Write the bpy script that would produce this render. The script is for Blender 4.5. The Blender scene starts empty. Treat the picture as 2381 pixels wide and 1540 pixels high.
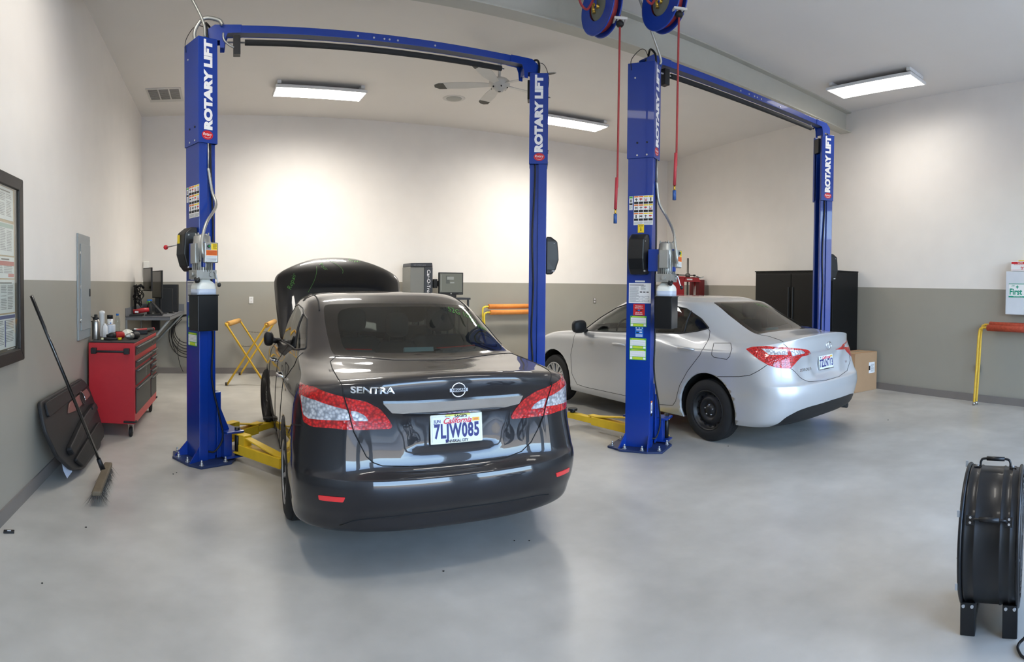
import bpy, bmesh, math, random
from math import sin, cos, pi, radians, atan2, hypot, sqrt
from mathutils import Vector, Matrix, Euler
from mathutils.bvhtree import BVHTree
random.seed(7)
SC = bpy.context.scene
COL = SC.collection

# ------------------------------------------------------------------ camera
PF, PCY, PPITCH, PROLL, PPHI, CAMH = 1400.0, 689.887, 0.0197995, 0.0083557, -0.47895972, 1.6
W_PX, H_PX = 2381.0, 1540.0
def make_camera():
    cd = bpy.data.cameras.new('camera')
    cam = bpy.data.objects.new('camera', cd)
    COL.objects.link(cam)
    cd.type = 'PANO'
    cd.panorama_type = 'CENTRAL_CYLINDRICAL'
    half = W_PX / 2 / PF
    cd.central_cylindrical_range_u_min = -half
    cd.central_cylindrical_range_u_max = half
    cd.central_cylindrical_range_v_max = PCY / PF
    cd.central_cylindrical_range_v_min = -(H_PX - PCY) / PF
    cd.central_cylindrical_radius = 1.0
    cd.clip_start, cd.clip_end = 0.05, 500
    rx = Matrix.Rotation(PPITCH, 3, 'X')
    ry = Matrix.Rotation(PROLL, 3, 'Y')
    g = Matrix(((cos(PPHI), -sin(PPHI), 0), (sin(PPHI), cos(PPHI), 0), (0, 0, 1)))
    m = g @ (ry @ rx).transposed()
    r = Matrix((m.col[0], m.col[2], -m.col[1])).transposed()
    cam.matrix_world = Matrix.Translation((0, 0, CAMH)) @ r.to_4x4()
    SC.camera = cam
make_camera()

# ------------------------------------------------------------------ render look, sky and sun
SC.view_settings.view_transform = 'Standard'
SC.view_settings.look = 'None'
SC.view_settings.gamma = 1.0
SC.view_settings.use_curve_mapping = False
SC.view_settings.exposure = 0.28
world = bpy.data.worlds.new('sky')
SC.world = world
world.use_nodes = True
_nt = world.node_tree
_bg = _nt.nodes['Background']
_sky = _nt.nodes.new('ShaderNodeTexSky')
_sky.sky_type = 'NISHITA'
_sky.sun_disc = False
_sky.sun_elevation = radians(48)
_sky.sun_rotation = radians(20)
_nt.links.new(_sky.outputs[0], _bg.inputs[0])
_bg.inputs[1].default_value = 2.3
_sd = bpy.data.lights.new('sun', 'SUN')
_sd.energy = 5.0
_sd.angle = 0.01
_sd.color = (1.0, 0.95, 0.88)
_so = bpy.data.objects.new('sun', _sd)
_so.rotation_euler = (radians(35), 0, radians(20))
COL.objects.link(_so)
LED_STRENGTH = 92.0   # back row; the side fixtures are dimmer

# ------------------------------------------------------------------ helpers
def lin(c):
    c = c / 255.0
    return c / 12.92 if c <= 0.04045 else ((c + 0.055) / 1.055) ** 2.4
def rgb(r, g, b): return (lin(r), lin(g), lin(b), 1.0)

MATS = {}
def mat(name, col, rough=0.5, metal=0.0, coat=0.0, vary=0.06, scale=6.0, bump=0.0, bscale=60.0,
        trans=0.0, ior=1.45, emit=0.0, alpha=1.0, spec=0.5, coat_rough=0.03):
    if name in MATS: return MATS[name]
    m = bpy.data.materials.new(name)
    m.use_nodes = True
    nt = m.node_tree
    b = nt.nodes['Principled BSDF']
    b.inputs['Roughness'].default_value = rough
    b.inputs['Metallic'].default_value = metal
    b.inputs['Coat Weight'].default_value = coat
    b.inputs['Coat Roughness'].default_value = coat_rough
    b.inputs['Transmission Weight'].default_value = trans
    b.inputs['IOR'].default_value = ior
    b.inputs['Specular IOR Level'].default_value = spec
    b.inputs['Alpha'].default_value = alpha
    b.inputs['Base Color'].default_value = col
    if emit:
        b.inputs['Emission Color'].default_value = col
        b.inputs['Emission Strength'].default_value = emit
    if vary or bump:
        tc = nt.nodes.new('ShaderNodeTexCoord')
        nz = nt.nodes.new('ShaderNodeTexNoise')
        nz.inputs['Scale'].default_value = scale
        nz.inputs['Detail'].default_value = 4
        nt.links.new(tc.outputs['Object'], nz.inputs['Vector'])
        if vary:
            mx = nt.nodes.new('ShaderNodeMix'); mx.data_type = 'RGBA'
            mx.inputs['A'].default_value = tuple(c * (1 - vary) for c in col[:3]) + (1,)
            mx.inputs['B'].default_value = tuple(min(1, c * (1 + vary) + 0.002) for c in col[:3]) + (1,)
            nt.links.new(nz.outputs[0], mx.inputs['Factor'])
            nt.links.new(mx.outputs['Result'], b.inputs['Base Color'])
        if bump:
            n2 = nt.nodes.new('ShaderNodeTexNoise'); n2.inputs['Scale'].default_value = bscale
            nt.links.new(tc.outputs['Object'], n2.inputs['Vector'])
            bp = nt.nodes.new('ShaderNodeBump'); bp.inputs['Strength'].default_value = bump
            bp.inputs['Distance'].default_value = 0.01
            nt.links.new(n2.outputs[0], bp.inputs['Height'])
            nt.links.new(bp.outputs[0], b.inputs['Normal'])
    MATS[name] = m
    return m

def tag(o, label=None, cat=None, group=None, kind=None):
    if label: o['label'] = label
    if cat: o['category'] = cat
    if group: o['group'] = group
    if kind: o['kind'] = kind
    return o

def thing(name, label, cat, loc=(0, 0, 0), rz=0.0, group=None):
    o = bpy.data.objects.new(name, None)
    o.empty_display_size = 0.1
    COL.objects.link(o)
    o.location = loc
    o.rotation_euler = (0, 0, rz)
    return tag(o, label, cat, group)

class MB:
    """collects shapes; each shape may carry its own material slot"""
    def __init__(self):
        self.v = []; self.f = []; self.mi = []; self.sm = []; self.M = Matrix.Identity(4)
    def add(self, vs, fs, mi=0, smooth=False):
        n = len(self.v)
        self.v += [tuple(self.M @ Vector(p)) for p in vs]
        self.f += [tuple(i + n for i in f) for f in fs]
        self.mi += [mi] * len(fs); self.sm += [smooth] * len(fs)
        return self
    def box(self, c, s, R=None, mi=0):
        x, y, z = s[0] / 2, s[1] / 2, s[2] / 2
        vs = [Vector((i * x, j * y, k * z)) for i in (-1, 1) for j in (-1, 1) for k in (-1, 1)]
        if R is not None:
            if not isinstance(R, Matrix): R = Euler(R).to_matrix()
            vs = [R @ v for v in vs]
        vs = [v + Vector(c) for v in vs]
        return self.add(vs, [(0, 1, 3, 2), (4, 6, 7, 5), (0, 4, 5, 1), (2, 3, 7, 6), (0, 2, 6, 4), (1, 5, 7, 3)], mi)
    def bx(self, x0, x1, y0, y1, z0, z1, mi=0):
        return self.box(((x0 + x1) / 2, (y0 + y1) / 2, (z0 + z1) / 2), (x1 - x0, y1 - y0, z1 - z0), None, mi)
    def tube(self, pts, r, n=12, mi=0, cap=True, closed=False, smooth=True):
        pts = [Vector(p) for p in pts]
        if closed: pts = pts + [pts[0]]
        k = len(pts)
        rr = r if isinstance(r, (list, tuple)) else [r] * k
        vs = []; up = None
        for i, p in enumerate(pts):
            if closed and i in (0, k - 1): t = (pts[1] - pts[0]).normalized() + (pts[-1] - pts[-2]).normalized()
            elif i == 0: t = pts[1] - pts[0]
            elif i == k - 1: t = pts[-1] - pts[-2]
            else: t = (pts[i + 1] - p).normalized() + (p - pts[i - 1]).normalized()
            if t.length < 1e-9: t = Vector((0, 0, 1))
            t.normalize()
            if up is None:
                up = Vector((0, 0, 1)) if abs(t.z) < 0.9 else Vector((1, 0, 0))
            a = up - t * up.dot(t)
            if a.length < 1e-6:
                up = Vector((0, 1, 0)); a = up - t * up.dot(t)
            a.normalize(); up = a
            b = t.cross(a)
            for j in range(n):
                th = 2 * pi * j / n
                vs.append(p + (a * cos(th) + b * sin(th)) * rr[i])
        fs = [(i * n + j, i * n + (j + 1) % n, (i + 1) * n + (j + 1) % n, (i + 1) * n + j) for i in range(k - 1) for j in range(n)]
        self.add(vs, fs, mi, smooth)
        if cap and not closed:
            m = len(self.v) - n * k
            self.f.append(tuple(m + j for j in reversed(range(n)))); self.mi.append(mi); self.sm.append(False)
            self.f.append(tuple(m + (k - 1) * n + j for j in range(n))); self.mi.append(mi); self.sm.append(False)
        return self
    def cyl(self, a, b, r, r2=None, n=20, mi=0):
        return self.tube([a, b], [r, r if r2 is None else r2], n, mi)
    def prism(self, poly, a, b, axis='z', mi=0):
        """polygon in the plane normal to axis, pushed from a to b"""
        n = len(poly)
        def P(p, t):
            if axis == 'z': return (p[0], p[1], t)
            if axis == 'y': return (p[0], t, p[1])
            return (t, p[0], p[1])
        vs = [P(p, a) for p in poly] + [P(p, b) for p in poly]
        fs = [tuple(range(n))[::-1], tuple(range(n, 2 * n))] + [(i, (i + 1) % n, n + (i + 1) % n, n + i) for i in range(n)]
        return self.add(vs, fs, mi)
    def lathe(self, prof, c=(0, 0, 0), axis='z', n=32, mi=0, smooth=True, cap=True):
        """prof: (radius, height) pairs"""
        vs = []
        for (r, h) in prof:
            for j in range(n):
                t = 2 * pi * j / n
                p = (r * cos(t), r * sin(t), h)
                if axis == 'x': p = (h, r * cos(t), r * sin(t))
                if axis == 'y': p = (r * sin(t), h, r * cos(t))
                vs.append((p[0] + c[0], p[1] + c[1], p[2] + c[2]))
        k = len(prof)
        fs = [(i * n + j, i * n + (j + 1) % n, (i + 1) * n + (j + 1) % n, (i + 1) * n + j) for i in range(k - 1) for j in range(n)]
        self.add(vs, fs, mi, smooth)
        m = len(self.v) - n * k
        if prof[0] == prof[-1]: cap = False
        for i, rev in ((0, True), (k - 1, False)):
            if cap and prof[i][0] > 1e-6:
                lp = [m + i * n + j for j in range(n)]
                self.f.append(tuple(reversed(lp)) if rev else tuple(lp)); self.mi.append(mi); self.sm.append(False)
        return self
    def sheet(self, fn, nu, nv, mi=0, smooth=True, closed_u=False):
        vs = [fn(i / (nu - (0 if closed_u else 1)), j / (nv - 1)) for i in range(nu) for j in range(nv)]
        fs = []
        for i in range(nu if closed_u else nu - 1):
            for j in range(nv - 1):
                i2 = (i + 1) % nu
                fs.append((i * nv + j, i2 * nv + j, i2 * nv + j + 1, i * nv + j + 1))
        return self.add(vs, fs, mi, smooth)
    def text(self, s, size, M, depth=0.001, bold=0.0, align='CENTER', mi=0, shear=0.0, sx=1.0, space=1.0):
        vs, fs = text_mesh(s, size, depth, bold, align, shear, space)
        vs = [M @ Vector((v[0] * sx, v[1], v[2])) for v in vs]
        return self.add(vs, fs, mi)
    def build(self, name, m=None, parent=None, bevel=0.0, seg=2, fix=True, autosm=None):
        me = bpy.data.meshes.new(name)
        me.from_pydata(self.v, [], self.f)
        ms = m if isinstance(m, (list, tuple)) else [m]
        for x in ms:
            if x: me.materials.append(x)
        for i, p in enumerate(me.polygons):
            p.material_index = self.mi[i]; p.use_smooth = self.sm[i]
        if fix:
            bm = bmesh.new(); bm.from_mesh(me)
            bmesh.ops.recalc_face_normals(bm, faces=bm.faces)
            bm.to_mesh(me); bm.free()
        me.update()
        o = bpy.data.objects.new(name, me)
        COL.objects.link(o)
        if parent: o.parent = parent
        if bevel:
            bv = o.modifiers.new('bevel', 'BEVEL'); bv.width = bevel; bv.segments = seg
            bv.limit_method = 'ANGLE'; bv.angle_limit = radians(40)
        return o

_TC = {}
def text_mesh(s, size, depth, bold, align, shear, space=1.0):
    k = (s, size, depth, bold, align, shear, space)
    if k in _TC: return _TC[k]
    cu = bpy.data.curves.new('t', 'FONT')
    cu.body = s; cu.size = size; cu.extrude = depth; cu.offset = bold; cu.shear = shear
    cu.align_x = align; cu.align_y = 'CENTER'; cu.resolution_u = 3; cu.space_character = space
    ob = bpy.data.objects.new('t', cu)
    COL.objects.link(ob)
    dg = bpy.context.evaluated_depsgraph_get()
    me = bpy.data.meshes.new_from_object(ob.evaluated_get(dg))
    vs = [tuple(v.co) for v in me.vertices]; fs = [tuple(p.vertices) for p in me.polygons]
    bpy.data.objects.remove(ob); bpy.data.curves.remove(cu); bpy.data.meshes.remove(me)
    _TC[k] = (vs, fs)
    return vs, fs

def frame(o, x, y):
    """matrix with origin o, local x along x, local y along y, z the outward normal"""
    x = Vector(x).normalized(); y = Vector(y).normalized(); z = x.cross(y)
    m = Matrix((x, y, z)).transposed().to_4x4(); m.translation = Vector(o)
    return m

def struct(name, mb, m, label=None, bevel=0.0, fix=True):
    o = mb.build(name, m, None, bevel, fix=fix)
    o['kind'] = 'structure'
    if label: o['label'] = label
    return o

def smoothpath(pts, n=8):
    """Catmull-Rom through pts"""
    P = [Vector(p) for p in pts]
    P = [2 * P[0] - P[1]] + P + [2 * P[-1] - P[-2]]
    out = []
    for i in range(1, len(P) - 2):
        for k in range(n):
            t = k / n
            out.append(0.5 * ((2 * P[i]) + (P[i + 1] - P[i - 1]) * t + (2 * P[i - 1] - 5 * P[i] + 4 * P[i + 1] - P[i + 2]) * t * t + (3 * P[i] - P[i - 1] - 3 * P[i + 1] + P[i + 2]) * t ** 3))
    out.append(P[-2])
    return out

def copy_tree(o, parent=None):
    c = o.copy(); COL.objects.link(c)
    if parent: c.parent = parent
    for ch in list(o.children): copy_tree(ch, c)
    return c
# ------------------------------------------------------------------ room
XL, YB, ZC, ZP = -1.4494, 10.6838, 4.5726, 1.636
DR, DRR = 7.7403, 0.166919
YF = -3.0
def xr(y): return (DR + y * sin(DRR)) / cos(DRR)     # inner face of the right wall

def wall_mat(name):
    m = bpy.data.materials.new(name); m.use_nodes = True
    nt = m.node_tree; b = nt.nodes['Principled BSDF']
    g = nt.nodes.new('ShaderNodeNewGeometry'); s = nt.nodes.new('ShaderNodeSeparateXYZ')
    nt.links.new(g.outputs['Position'], s.inputs[0])
    nz = nt.nodes.new('ShaderNodeTexNoise'); nz.inputs['Scale'].default_value = 3.0
    nt.links.new(g.outputs['Position'], nz.inputs['Vector'])
    gt = nt.nodes.new('ShaderNodeMath'); gt.operation = 'GREATER_THAN'; gt.inputs[1].default_value = ZP
    nt.links.new(s.outputs['Z'], gt.inputs[0])
    a = nt.nodes.new('ShaderNodeMix'); a.data_type = 'RGBA'
    a.inputs['A'].default_value = rgb(156, 152, 141); a.inputs['B'].default_value = rgb(233, 228, 222)
    nt.links.new(gt.outputs[0], a.inputs['Factor'])
    d = nt.nodes.new('ShaderNodeMix'); d.data_type = 'RGBA'; d.blend_type = 'MULTIPLY'
    d.inputs['Factor'].default_value = 1.0
    r = nt.nodes.new('ShaderNodeMapRange'); r.inputs['To Min'].default_value = 0.95; r.inputs['To Max'].default_value = 1.03
    nt.links.new(nz.outputs[0], r.inputs[0])
    nt.links.new(a.outputs['Result'], d.inputs['A']); nt.links.new(r.outputs[0], d.inputs['B'])
    nt.links.new(d.outputs['Result'], b.inputs['Base Color'])
    b.inputs['Roughness'].default_value = 0.42
    n2 = nt.nodes.new('ShaderNodeTexNoise'); n2.inputs['Scale'].default_value = 90.0
    nt.links.new(g.outputs['Position'], n2.inputs['Vector'])
    bp = nt.nodes.new('ShaderNodeBump'); bp.inputs['Strength'].default_value = 0.02; bp.inputs['Distance'].default_value = 0.01
    nt.links.new(n2.outputs[0], bp.inputs['Height']); nt.links.new(bp.outputs[0], b.inputs['Normal'])
    return m
def floor_mat():
    m = bpy.data.materials.new('floor_epoxy'); m.use_nodes = True
    nt = m.node_tree; b = nt.nodes['Principled BSDF']
    g = nt.nodes.new('ShaderNodeNewGeometry')
    def noise(sc, det=5):
        n = nt.nodes.new('ShaderNodeTexNoise'); n.inputs['Scale'].default_value = sc; n.inputs['Detail'].default_value = det
        nt.links.new(g.outputs['Position'], n.inputs['Vector']); return n
    n1, n2, n3 = noise(1.1, 6), noise(5.0, 8), noise(38.0, 3)
    cr = nt.nodes.new('ShaderNodeValToRGB')
    cr.color_ramp.elements[0].position = 0.35; cr.color_ramp.elements[0].color = rgb(172, 169, 162)
    cr.color_ramp.elements[1].position = 0.65; cr.color_ramp.elements[1].color = rgb(191, 188, 181)
    nt.links.new(n1.outputs[0], cr.inputs[0])
    # scuffs
    c2 = nt.nodes.new('ShaderNodeValToRGB')
    c2.color_ramp.elements[0].position = 0.0; c2.color_ramp.elements[0].color = (0.80, 0.80, 0.785, 1)
    c2.color_ramp.elements[1].position = 1.0; c2.color_ramp.elements[1].color = (1.12, 1.12, 1.12, 1)
    nt.links.new(n2.outputs[0], c2.inputs[0])
    # small dark specks
    c3 = nt.nodes.new('ShaderNodeValToRGB')
    c3.color_ramp.elements[0].position = 0.24; c3.color_ramp.elements[0].color = (0.97, 0.97, 0.97, 1)
    c3.color_ramp.elements[1].position = 0.27; c3.color_ramp.elements[1].color = (1, 1, 1, 1)
    nt.links.new(n3.outputs[0], c3.inputs[0])
    x = nt.nodes.new('ShaderNodeMix'); x.data_type = 'RGBA'; x.blend_type = 'MULTIPLY'; x.inputs['Factor'].default_value = 1
    y = nt.nodes.new('ShaderNodeMix'); y.data_type = 'RGBA'; y.blend_type = 'MULTIPLY'; y.inputs['Factor'].default_value = 1
    nt.links.new(cr.outputs[0], x.inputs['A']); nt.links.new(c2.outputs[0], x.inputs['B'])
    nt.links.new(x.outputs['Result'], y.inputs['A']); y.inputs['B'].default_value = (1, 1, 1, 1)
    nt.links.new(y.outputs['Result'], b.inputs['Base Color'])
    rr = nt.nodes.new('ShaderNodeMapRange'); rr.inputs['To Min'].default_value = 0.285; rr.inputs['To Max'].default_value = 0.38
    nt.links.new(n1.outputs[0], rr.inputs[0]); nt.links.new(rr.outputs[0], b.inputs['Roughness'])
    bp = nt.nodes.new('ShaderNodeBump'); bp.inputs['Strength'].default_value = 0.02; bp.inputs['Distance'].default_value = 0.01
    nt.links.new(n2.outputs[0], bp.inputs['Height']); nt.links.new(bp.outputs[0], b.inputs['Normal'])
    return m
M_WALL = wall_mat('wall_two_tone_paint')
M_FLOOR = floor_mat()
M_CEIL = mat('ceiling_paint', rgb(226, 222, 217), 0.7, vary=0.03, scale=1.5)
M_BASE = mat('rubber_baseboard', rgb(122, 116, 112), 0.5)

XR_B, XR_F = xr(YB), xr(YF)
m = MB(); m.prism([(XL - .2, YF - .2), (XR_F + .2, YF - .2), (XR_B + .25, YB + .2), (XL - .2, YB + .2)], -0.15, 0)
struct('floor', m, M_FLOOR, 'pale grey sealed concrete floor of the workshop')
m = MB(); m.prism([(XL - .2, YF - .2), (XR_F + .2, YF - .2), (XR_B + .25, YB + .2), (XL - .2, YB + .2)], ZC, ZC + .2)
struct('ceiling', m, M_CEIL, 'flat off-white workshop ceiling')
m = MB(); m.bx(XL - .2, XR_B + .25, YB, YB + .2, 0, ZC)
struct('wall_back', m, M_WALL, 'back wall, white above and taupe below')
m = MB(); m.bx(XL - .2, XL, YF - .2, YB, 0, ZC)
struct('wall_left', m, M_WALL, 'left wall, white above and taupe below')
m = MB(); m.prism([(XR_F, YF - .2), (XR_F + .2, YF - .2), (XR_B + .2, YB), (XR_B, YB)], 0, ZC)
struct('wall_right', m, M_WALL, 'right wall, white above and taupe below')
# front wall with two open roll-up doorways (behind the camera)
m = MB()
D0, D1, D2, D3, ZD = -0.1, 3.1, 3.7, 6.95, 3.7
m.bx(XL, D0, YF - .2, YF, 0, ZC); m.bx(D1, D2, YF - .2, YF, 0, ZC); m.bx(D3, XR_F, YF - .2, YF, 0, ZC)
m.bx(D0, D1, YF - .2, YF, ZD, ZC); m.bx(D2, D3, YF - .2, YF, ZD, ZC)
struct('wall_front', m, M_WALL, 'front wall with two open doorways')
bt = 0.012
m = MB(); m.bx(XL, XL + bt, YF, YB, 0, 0.105); struct('baseboard_left', m, M_BASE, 'grey rubber baseboard of the left wall')
m = MB(); m.bx(XL + bt, XR_B, YB - bt, YB, 0, 0.105); struct('baseboard_back', m, M_BASE, 'grey rubber baseboard of the back wall')
m = MB(); m.prism([(XR_F - bt, YF), (XR_F, YF), (XR_B, YB - bt), (XR_B - bt, YB - bt)], 0, 0.105)
struct('baseboard_right', m, M_BASE, 'grey rubber baseboard of the right wall')
# outdoors
m = MB(); m.bx(-60, 60, -60, YF - .2, -0.2, -0.02)
struct('ground_outside', m, mat('asphalt', rgb(150, 146, 140), 0.9, vary=0.15, scale=2), 'parking lot asphalt outside')
m = MB(); m.bx(-40, 45, -42, -34, 0, 5.5)
tag(m.build('building', mat('stucco', rgb(190, 175, 155), 0.9)), 'beige building across the parking lot', 'building')
# ------------------------------------------------------------------ car body library
def pch(tab, y):
    """smooth monotone-ish interpolation of (y, value) pairs"""
    if not isinstance(tab, (list, tuple)): return tab
    n = len(tab)
    if y <= tab[0][0]: return tab[0][1]
    if y >= tab[-1][0]: return tab[-1][1]
    d = [(tab[i + 1][1] - tab[i][1]) / (tab[i + 1][0] - tab[i][0]) for i in range(n - 1)]
    m = [d[0]] + [0 if d[i - 1] * d[i] <= 0 else 2 * d[i - 1] * d[i] / (d[i - 1] + d[i]) for i in range(1, n - 1)] + [d[-1]]
    for i in range(n - 1):
        if y <= tab[i + 1][0]:
            h = tab[i + 1][0] - tab[i][0]; t = (y - tab[i][0]) / h
            return ((1 + 2 * t) * (1 - t) ** 2 * tab[i][1] + t * (1 - t) ** 2 * h * m[i] + t * t * (3 - 2 * t) * tab[i + 1][1] + t * t * (t - 1) * h * m[i + 1])
def sstep(a, b, x):
    t = max(0.0, min(1.0, (x - a) / (b - a))); return t * t * (3 - 2 * t)

KEYS = ('yr', 'yf', 'w', 'Lr', 'nr', 'Lf', 'nf', 'rec', 'drop')
def ring_pts(R, zf, NR, NS, NFR, barrel):
    """half loop (x >= 0) from rear centre to front centre"""
    yr, yf, w, Lr, nr, Lf, nf, rec, drop = R
    out = []
    for i in range(NR):
        th = (i / NR) ** 0.85 * pi / 2
        x = w * sin(th) ** (2 / nr); y = yr + Lr * (1 - cos(th) ** (2 / nr))
        out.append([x, y])
    for i in range(NS):
        out.append([w, yr + Lr + (yf - Lf - yr - Lr) * i / NS])
    for i in range(NFR + 1):
        th = (1 - (i / NFR)) ** 0.85 * pi / 2
        out.append([w * sin(th) ** (2 / nf), yf - Lf * (1 - max(0.0, cos(th)) ** (2 / nf))])
    res = []
    for k, (x, y) in enumerate(out):
        z = zf(y) - drop * (x / max(w, 1e-3)) ** 2 * (1 - sstep(1.2, 1.9, y))
        if rec and y < 1.2:
            y += rec * (1 - sstep(0.42, 0.66, x))
        res.append((x * pch(barrel, y), y, z))
    return res

def car_surface(rings, barrel, NR=42, NS=60, NFR=18, SUB=6, post=None):
    """rings: list of dicts, consecutive keys inherited; returns a bmesh of the closed shell"""
    cur = {}; RR = []
    for r in rings:
        cur = dict(cur); cur.update(r); cur['sharp'] = r.get('sharp', False)
        RR.append(cur)
    rows = []
    n = len(RR)
    pts = [ring_pts([c.get(k, 0) for k in KEYS], (lambda y, c=c: pch(c['z'], y)), NR, NS, NFR, barrel) for c in RR]
    segs = []; a = 0
    for i in range(1, n):
        if RR[i]['sharp'] or i == n - 1:
            segs.append((a, i)); a = i
    for (a, b) in segs:
        for i in range(a, b):
            steps = SUB if b - a > 0 else 1
            for s in range(steps):
                t = s / steps; row = []
                for j in range(len(pts[0])):
                    p1 = Vector(pts[i][j]); p2 = Vector(pts[i + 1][j])
                    p0 = Vector(pts[i - 1][j]) if i > a else 2 * p1 - p2
                    p3 = Vector(pts[i + 2][j]) if i + 2 <= b else 2 * p2 - p1
                    d01 = max((p1 - p0).length, 1e-4) ** .5; d12 = max((p2 - p1).length, 1e-4) ** .5; d23 = max((p3 - p2).length, 1e-4) ** .5
                    m1 = ((p1 - p0) / d01 - (p2 - p0) / (d01 + d12) + (p2 - p1) / d12) * d12
                    m2 = ((p2 - p1) / d12 - (p3 - p1) / (d12 + d23) + (p3 - p2) / d23) * d12
                    q = (2 * t ** 3 - 3 * t * t + 1) * p1 + (t ** 3 - 2 * t * t + t) * m1 + (-2 * t ** 3 + 3 * t * t) * p2 + (t ** 3 - t * t) * m2
                    row.append(q)
                rows.append(row)
    rows.append([Vector(p) for p in pts[-1]])
    bm = bmesh.new()
    K = len(rows[0]); grid = []
    for row in rows:
        left = []; right = []
        for j, p in enumerate(row):
            if post: p = post(p)
            vr = bm.verts.new(p)
            right.append(vr)
            left.append(vr if j in (0, K - 1) and abs(p.x) < 1e-6 else bm.verts.new((-p.x, p.y, p.z)))
        grid.append((left, right))
    for i in range(len(grid) - 1):
        for sidx in (0, 1):
            A, B = grid[i][sidx], grid[i + 1][sidx]
            for j in range(K - 1):
                q = (A[j], A[j + 1], B[j + 1], B[j]) if sidx else (A[j + 1], A[j], B[j], B[j + 1])
                if len(set(q)) == 4: bm.faces.new(q)
    for g in (grid[0], grid[-1]):
        loop = g[1] + [v for v in reversed(g[0]) if v not in g[1]]
        try: bm.faces.new(loop if g is grid[-1] else loop[::-1])
        except Exception: pass
    bmesh.ops.remove_doubles(bm, verts=bm.verts, dist=2e-4)
    bmesh.ops.recalc_face_normals(bm, faces=bm.faces)
    for f in bm.faces: f.smooth = True
    bm.faces.ensure_lookup_table()
    return bm

VIEWS = {   # (s, t, direction of sight)
    'rear': (Vector((1, 0, 0)), Vector((0, 0, 1)), Vector((0, 1, 0))),
    'rearhigh': (Vector((1, 0, 0)), Vector((0, sin(.5), cos(.5))), Vector((0, cos(.5), -sin(.5)))),
    'left': (Vector((0, -1, 0)), Vector((0, 0, 1)), Vector((1, 0, 0))),
    'lampL': (Vector((cos(.75), -sin(.75), 0)), Vector((0, 0, 1)), Vector((sin(.75), cos(.75), 0))),
    'top': (Vector((1, 0, 0)), Vector((0, 1, 0)), Vector((0, 0, -1))),
    'front': (Vector((-1, 0, 0)), Vector((0, 0, 1)), Vector((0, -1, 0))),
}
def view(name, mirror):
    s, t, d = VIEWS[name]
    if mirror:
        f = lambda v: Vector((-v.x, v.y, v.z))
        return f(s), f(t), f(d)
    return s, t, d
def inpoly(s, t, P):
    c = False; n = len(P); j = n - 1
    for i in range(n):
        if (P[i][1] > t) != (P[j][1] > t) and s < (P[j][0] - P[i][0]) * (t - P[i][1]) / (P[j][1] - P[i][1]) + P[i][0]: c = not c
        j = i
    return c
def rounded(P, r, n=4):
    """round polygon corners (2D)"""
    if not r: return P
    out = []; N = len(P)
    for i in range(N):
        a, b, c = Vector(P[i - 1]), Vector(P[i]), Vector(P[(i + 1) % N])
        la, lc = (a - b).length, (c - b).length
        q = min(r, la * .45, lc * .45)
        p0 = b + (a - b) / max(la, 1e-6) * q; p2 = b + (c - b) / max(lc, 1e-6) * q
        for k in range(n + 1):
            t = k / n; out.append(tuple(p0 * (1 - t) ** 2 + b * 2 * t * (1 - t) + p2 * t * t))
    return out
def cut_region(bm, P3, vname, rid, lay, mirror=False, rnd=0.0, only=0, facing=0.0, P2=None):
    """cut polygon P3 (3D points, or P2 in view coordinates) into the shell, give the inside faces id rid"""
    s, t, d = view(vname, mirror)
    if P2 is None:
        if mirror: P3 = [Vector((-p[0], p[1], p[2])) for p in P3]
        P = [(Vector(p).dot(s), Vector(p).dot(t)) for p in P3]
    else: P = P2
    P = rounded(P, rnd)
    allowed = None if only is None else (only if isinstance(only, (list, tuple, set)) else {only})
    smin = min(p[0] for p in P) - .03; smax = max(p[0] for p in P) + .03
    tmin = min(p[1] for p in P) - .03; tmax = max(p[1] for p in P) + .03
    def cand():
        r = []
        for f in bm.faces:
            if allowed is not None and f[lay] not in allowed: continue
            if f.normal.dot(d) > -facing - 1e-4: continue
            c = f.calc_center_median(); a, b = c.dot(s), c.dot(t)
            if smin < a < smax and tmin < b < tmax: r.append(f)
        return r
    N = len(P)
    for i in range(N):
        a, b = P[i], P[(i + 1) % N]
        e = Vector((b[0] - a[0], b[1] - a[1]))
        if e.length < 1e-5: continue
        fs = []
        x0, x1 = min(a[0], b[0]), max(a[0], b[0]); y0, y1 = min(a[1], b[1]), max(a[1], b[1])
        for f in cand():
            q = [(v.co.dot(s), v.co.dot(t)) for v in f.verts]
            if max(p[0] for p in q) < x0 - 1e-4 or min(p[0] for p in q) > x1 + 1e-4: continue
            if max(p[1] for p in q) < y0 - 1e-4 or min(p[1] for p in q) > y1 + 1e-4: continue
            nn = (-e.y, e.x)
            dd = [(p[0] - a[0]) * nn[0] + (p[1] - a[1]) * nn[1] for p in q]
            if min(dd) < -1e-7 and max(dd) > 1e-7: fs.append(f)
        if not fs: continue
        no = s * (-e.y) + t * e.x; no.normalize()
        co = s * a[0] + t * a[1]
        geom = set(fs)
        for f in fs: geom.update(f.edges); geom.update(f.verts)
        bmesh.ops.bisect_plane(bm, geom=list(geom), dist=1e-6, plane_co=co, plane_no=no)
    for f in cand():
        f.normal_update()
        c = f.calc_center_median()
        if inpoly(c.dot(s), c.dot(t), P): f[lay] = rid
    return P
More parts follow.
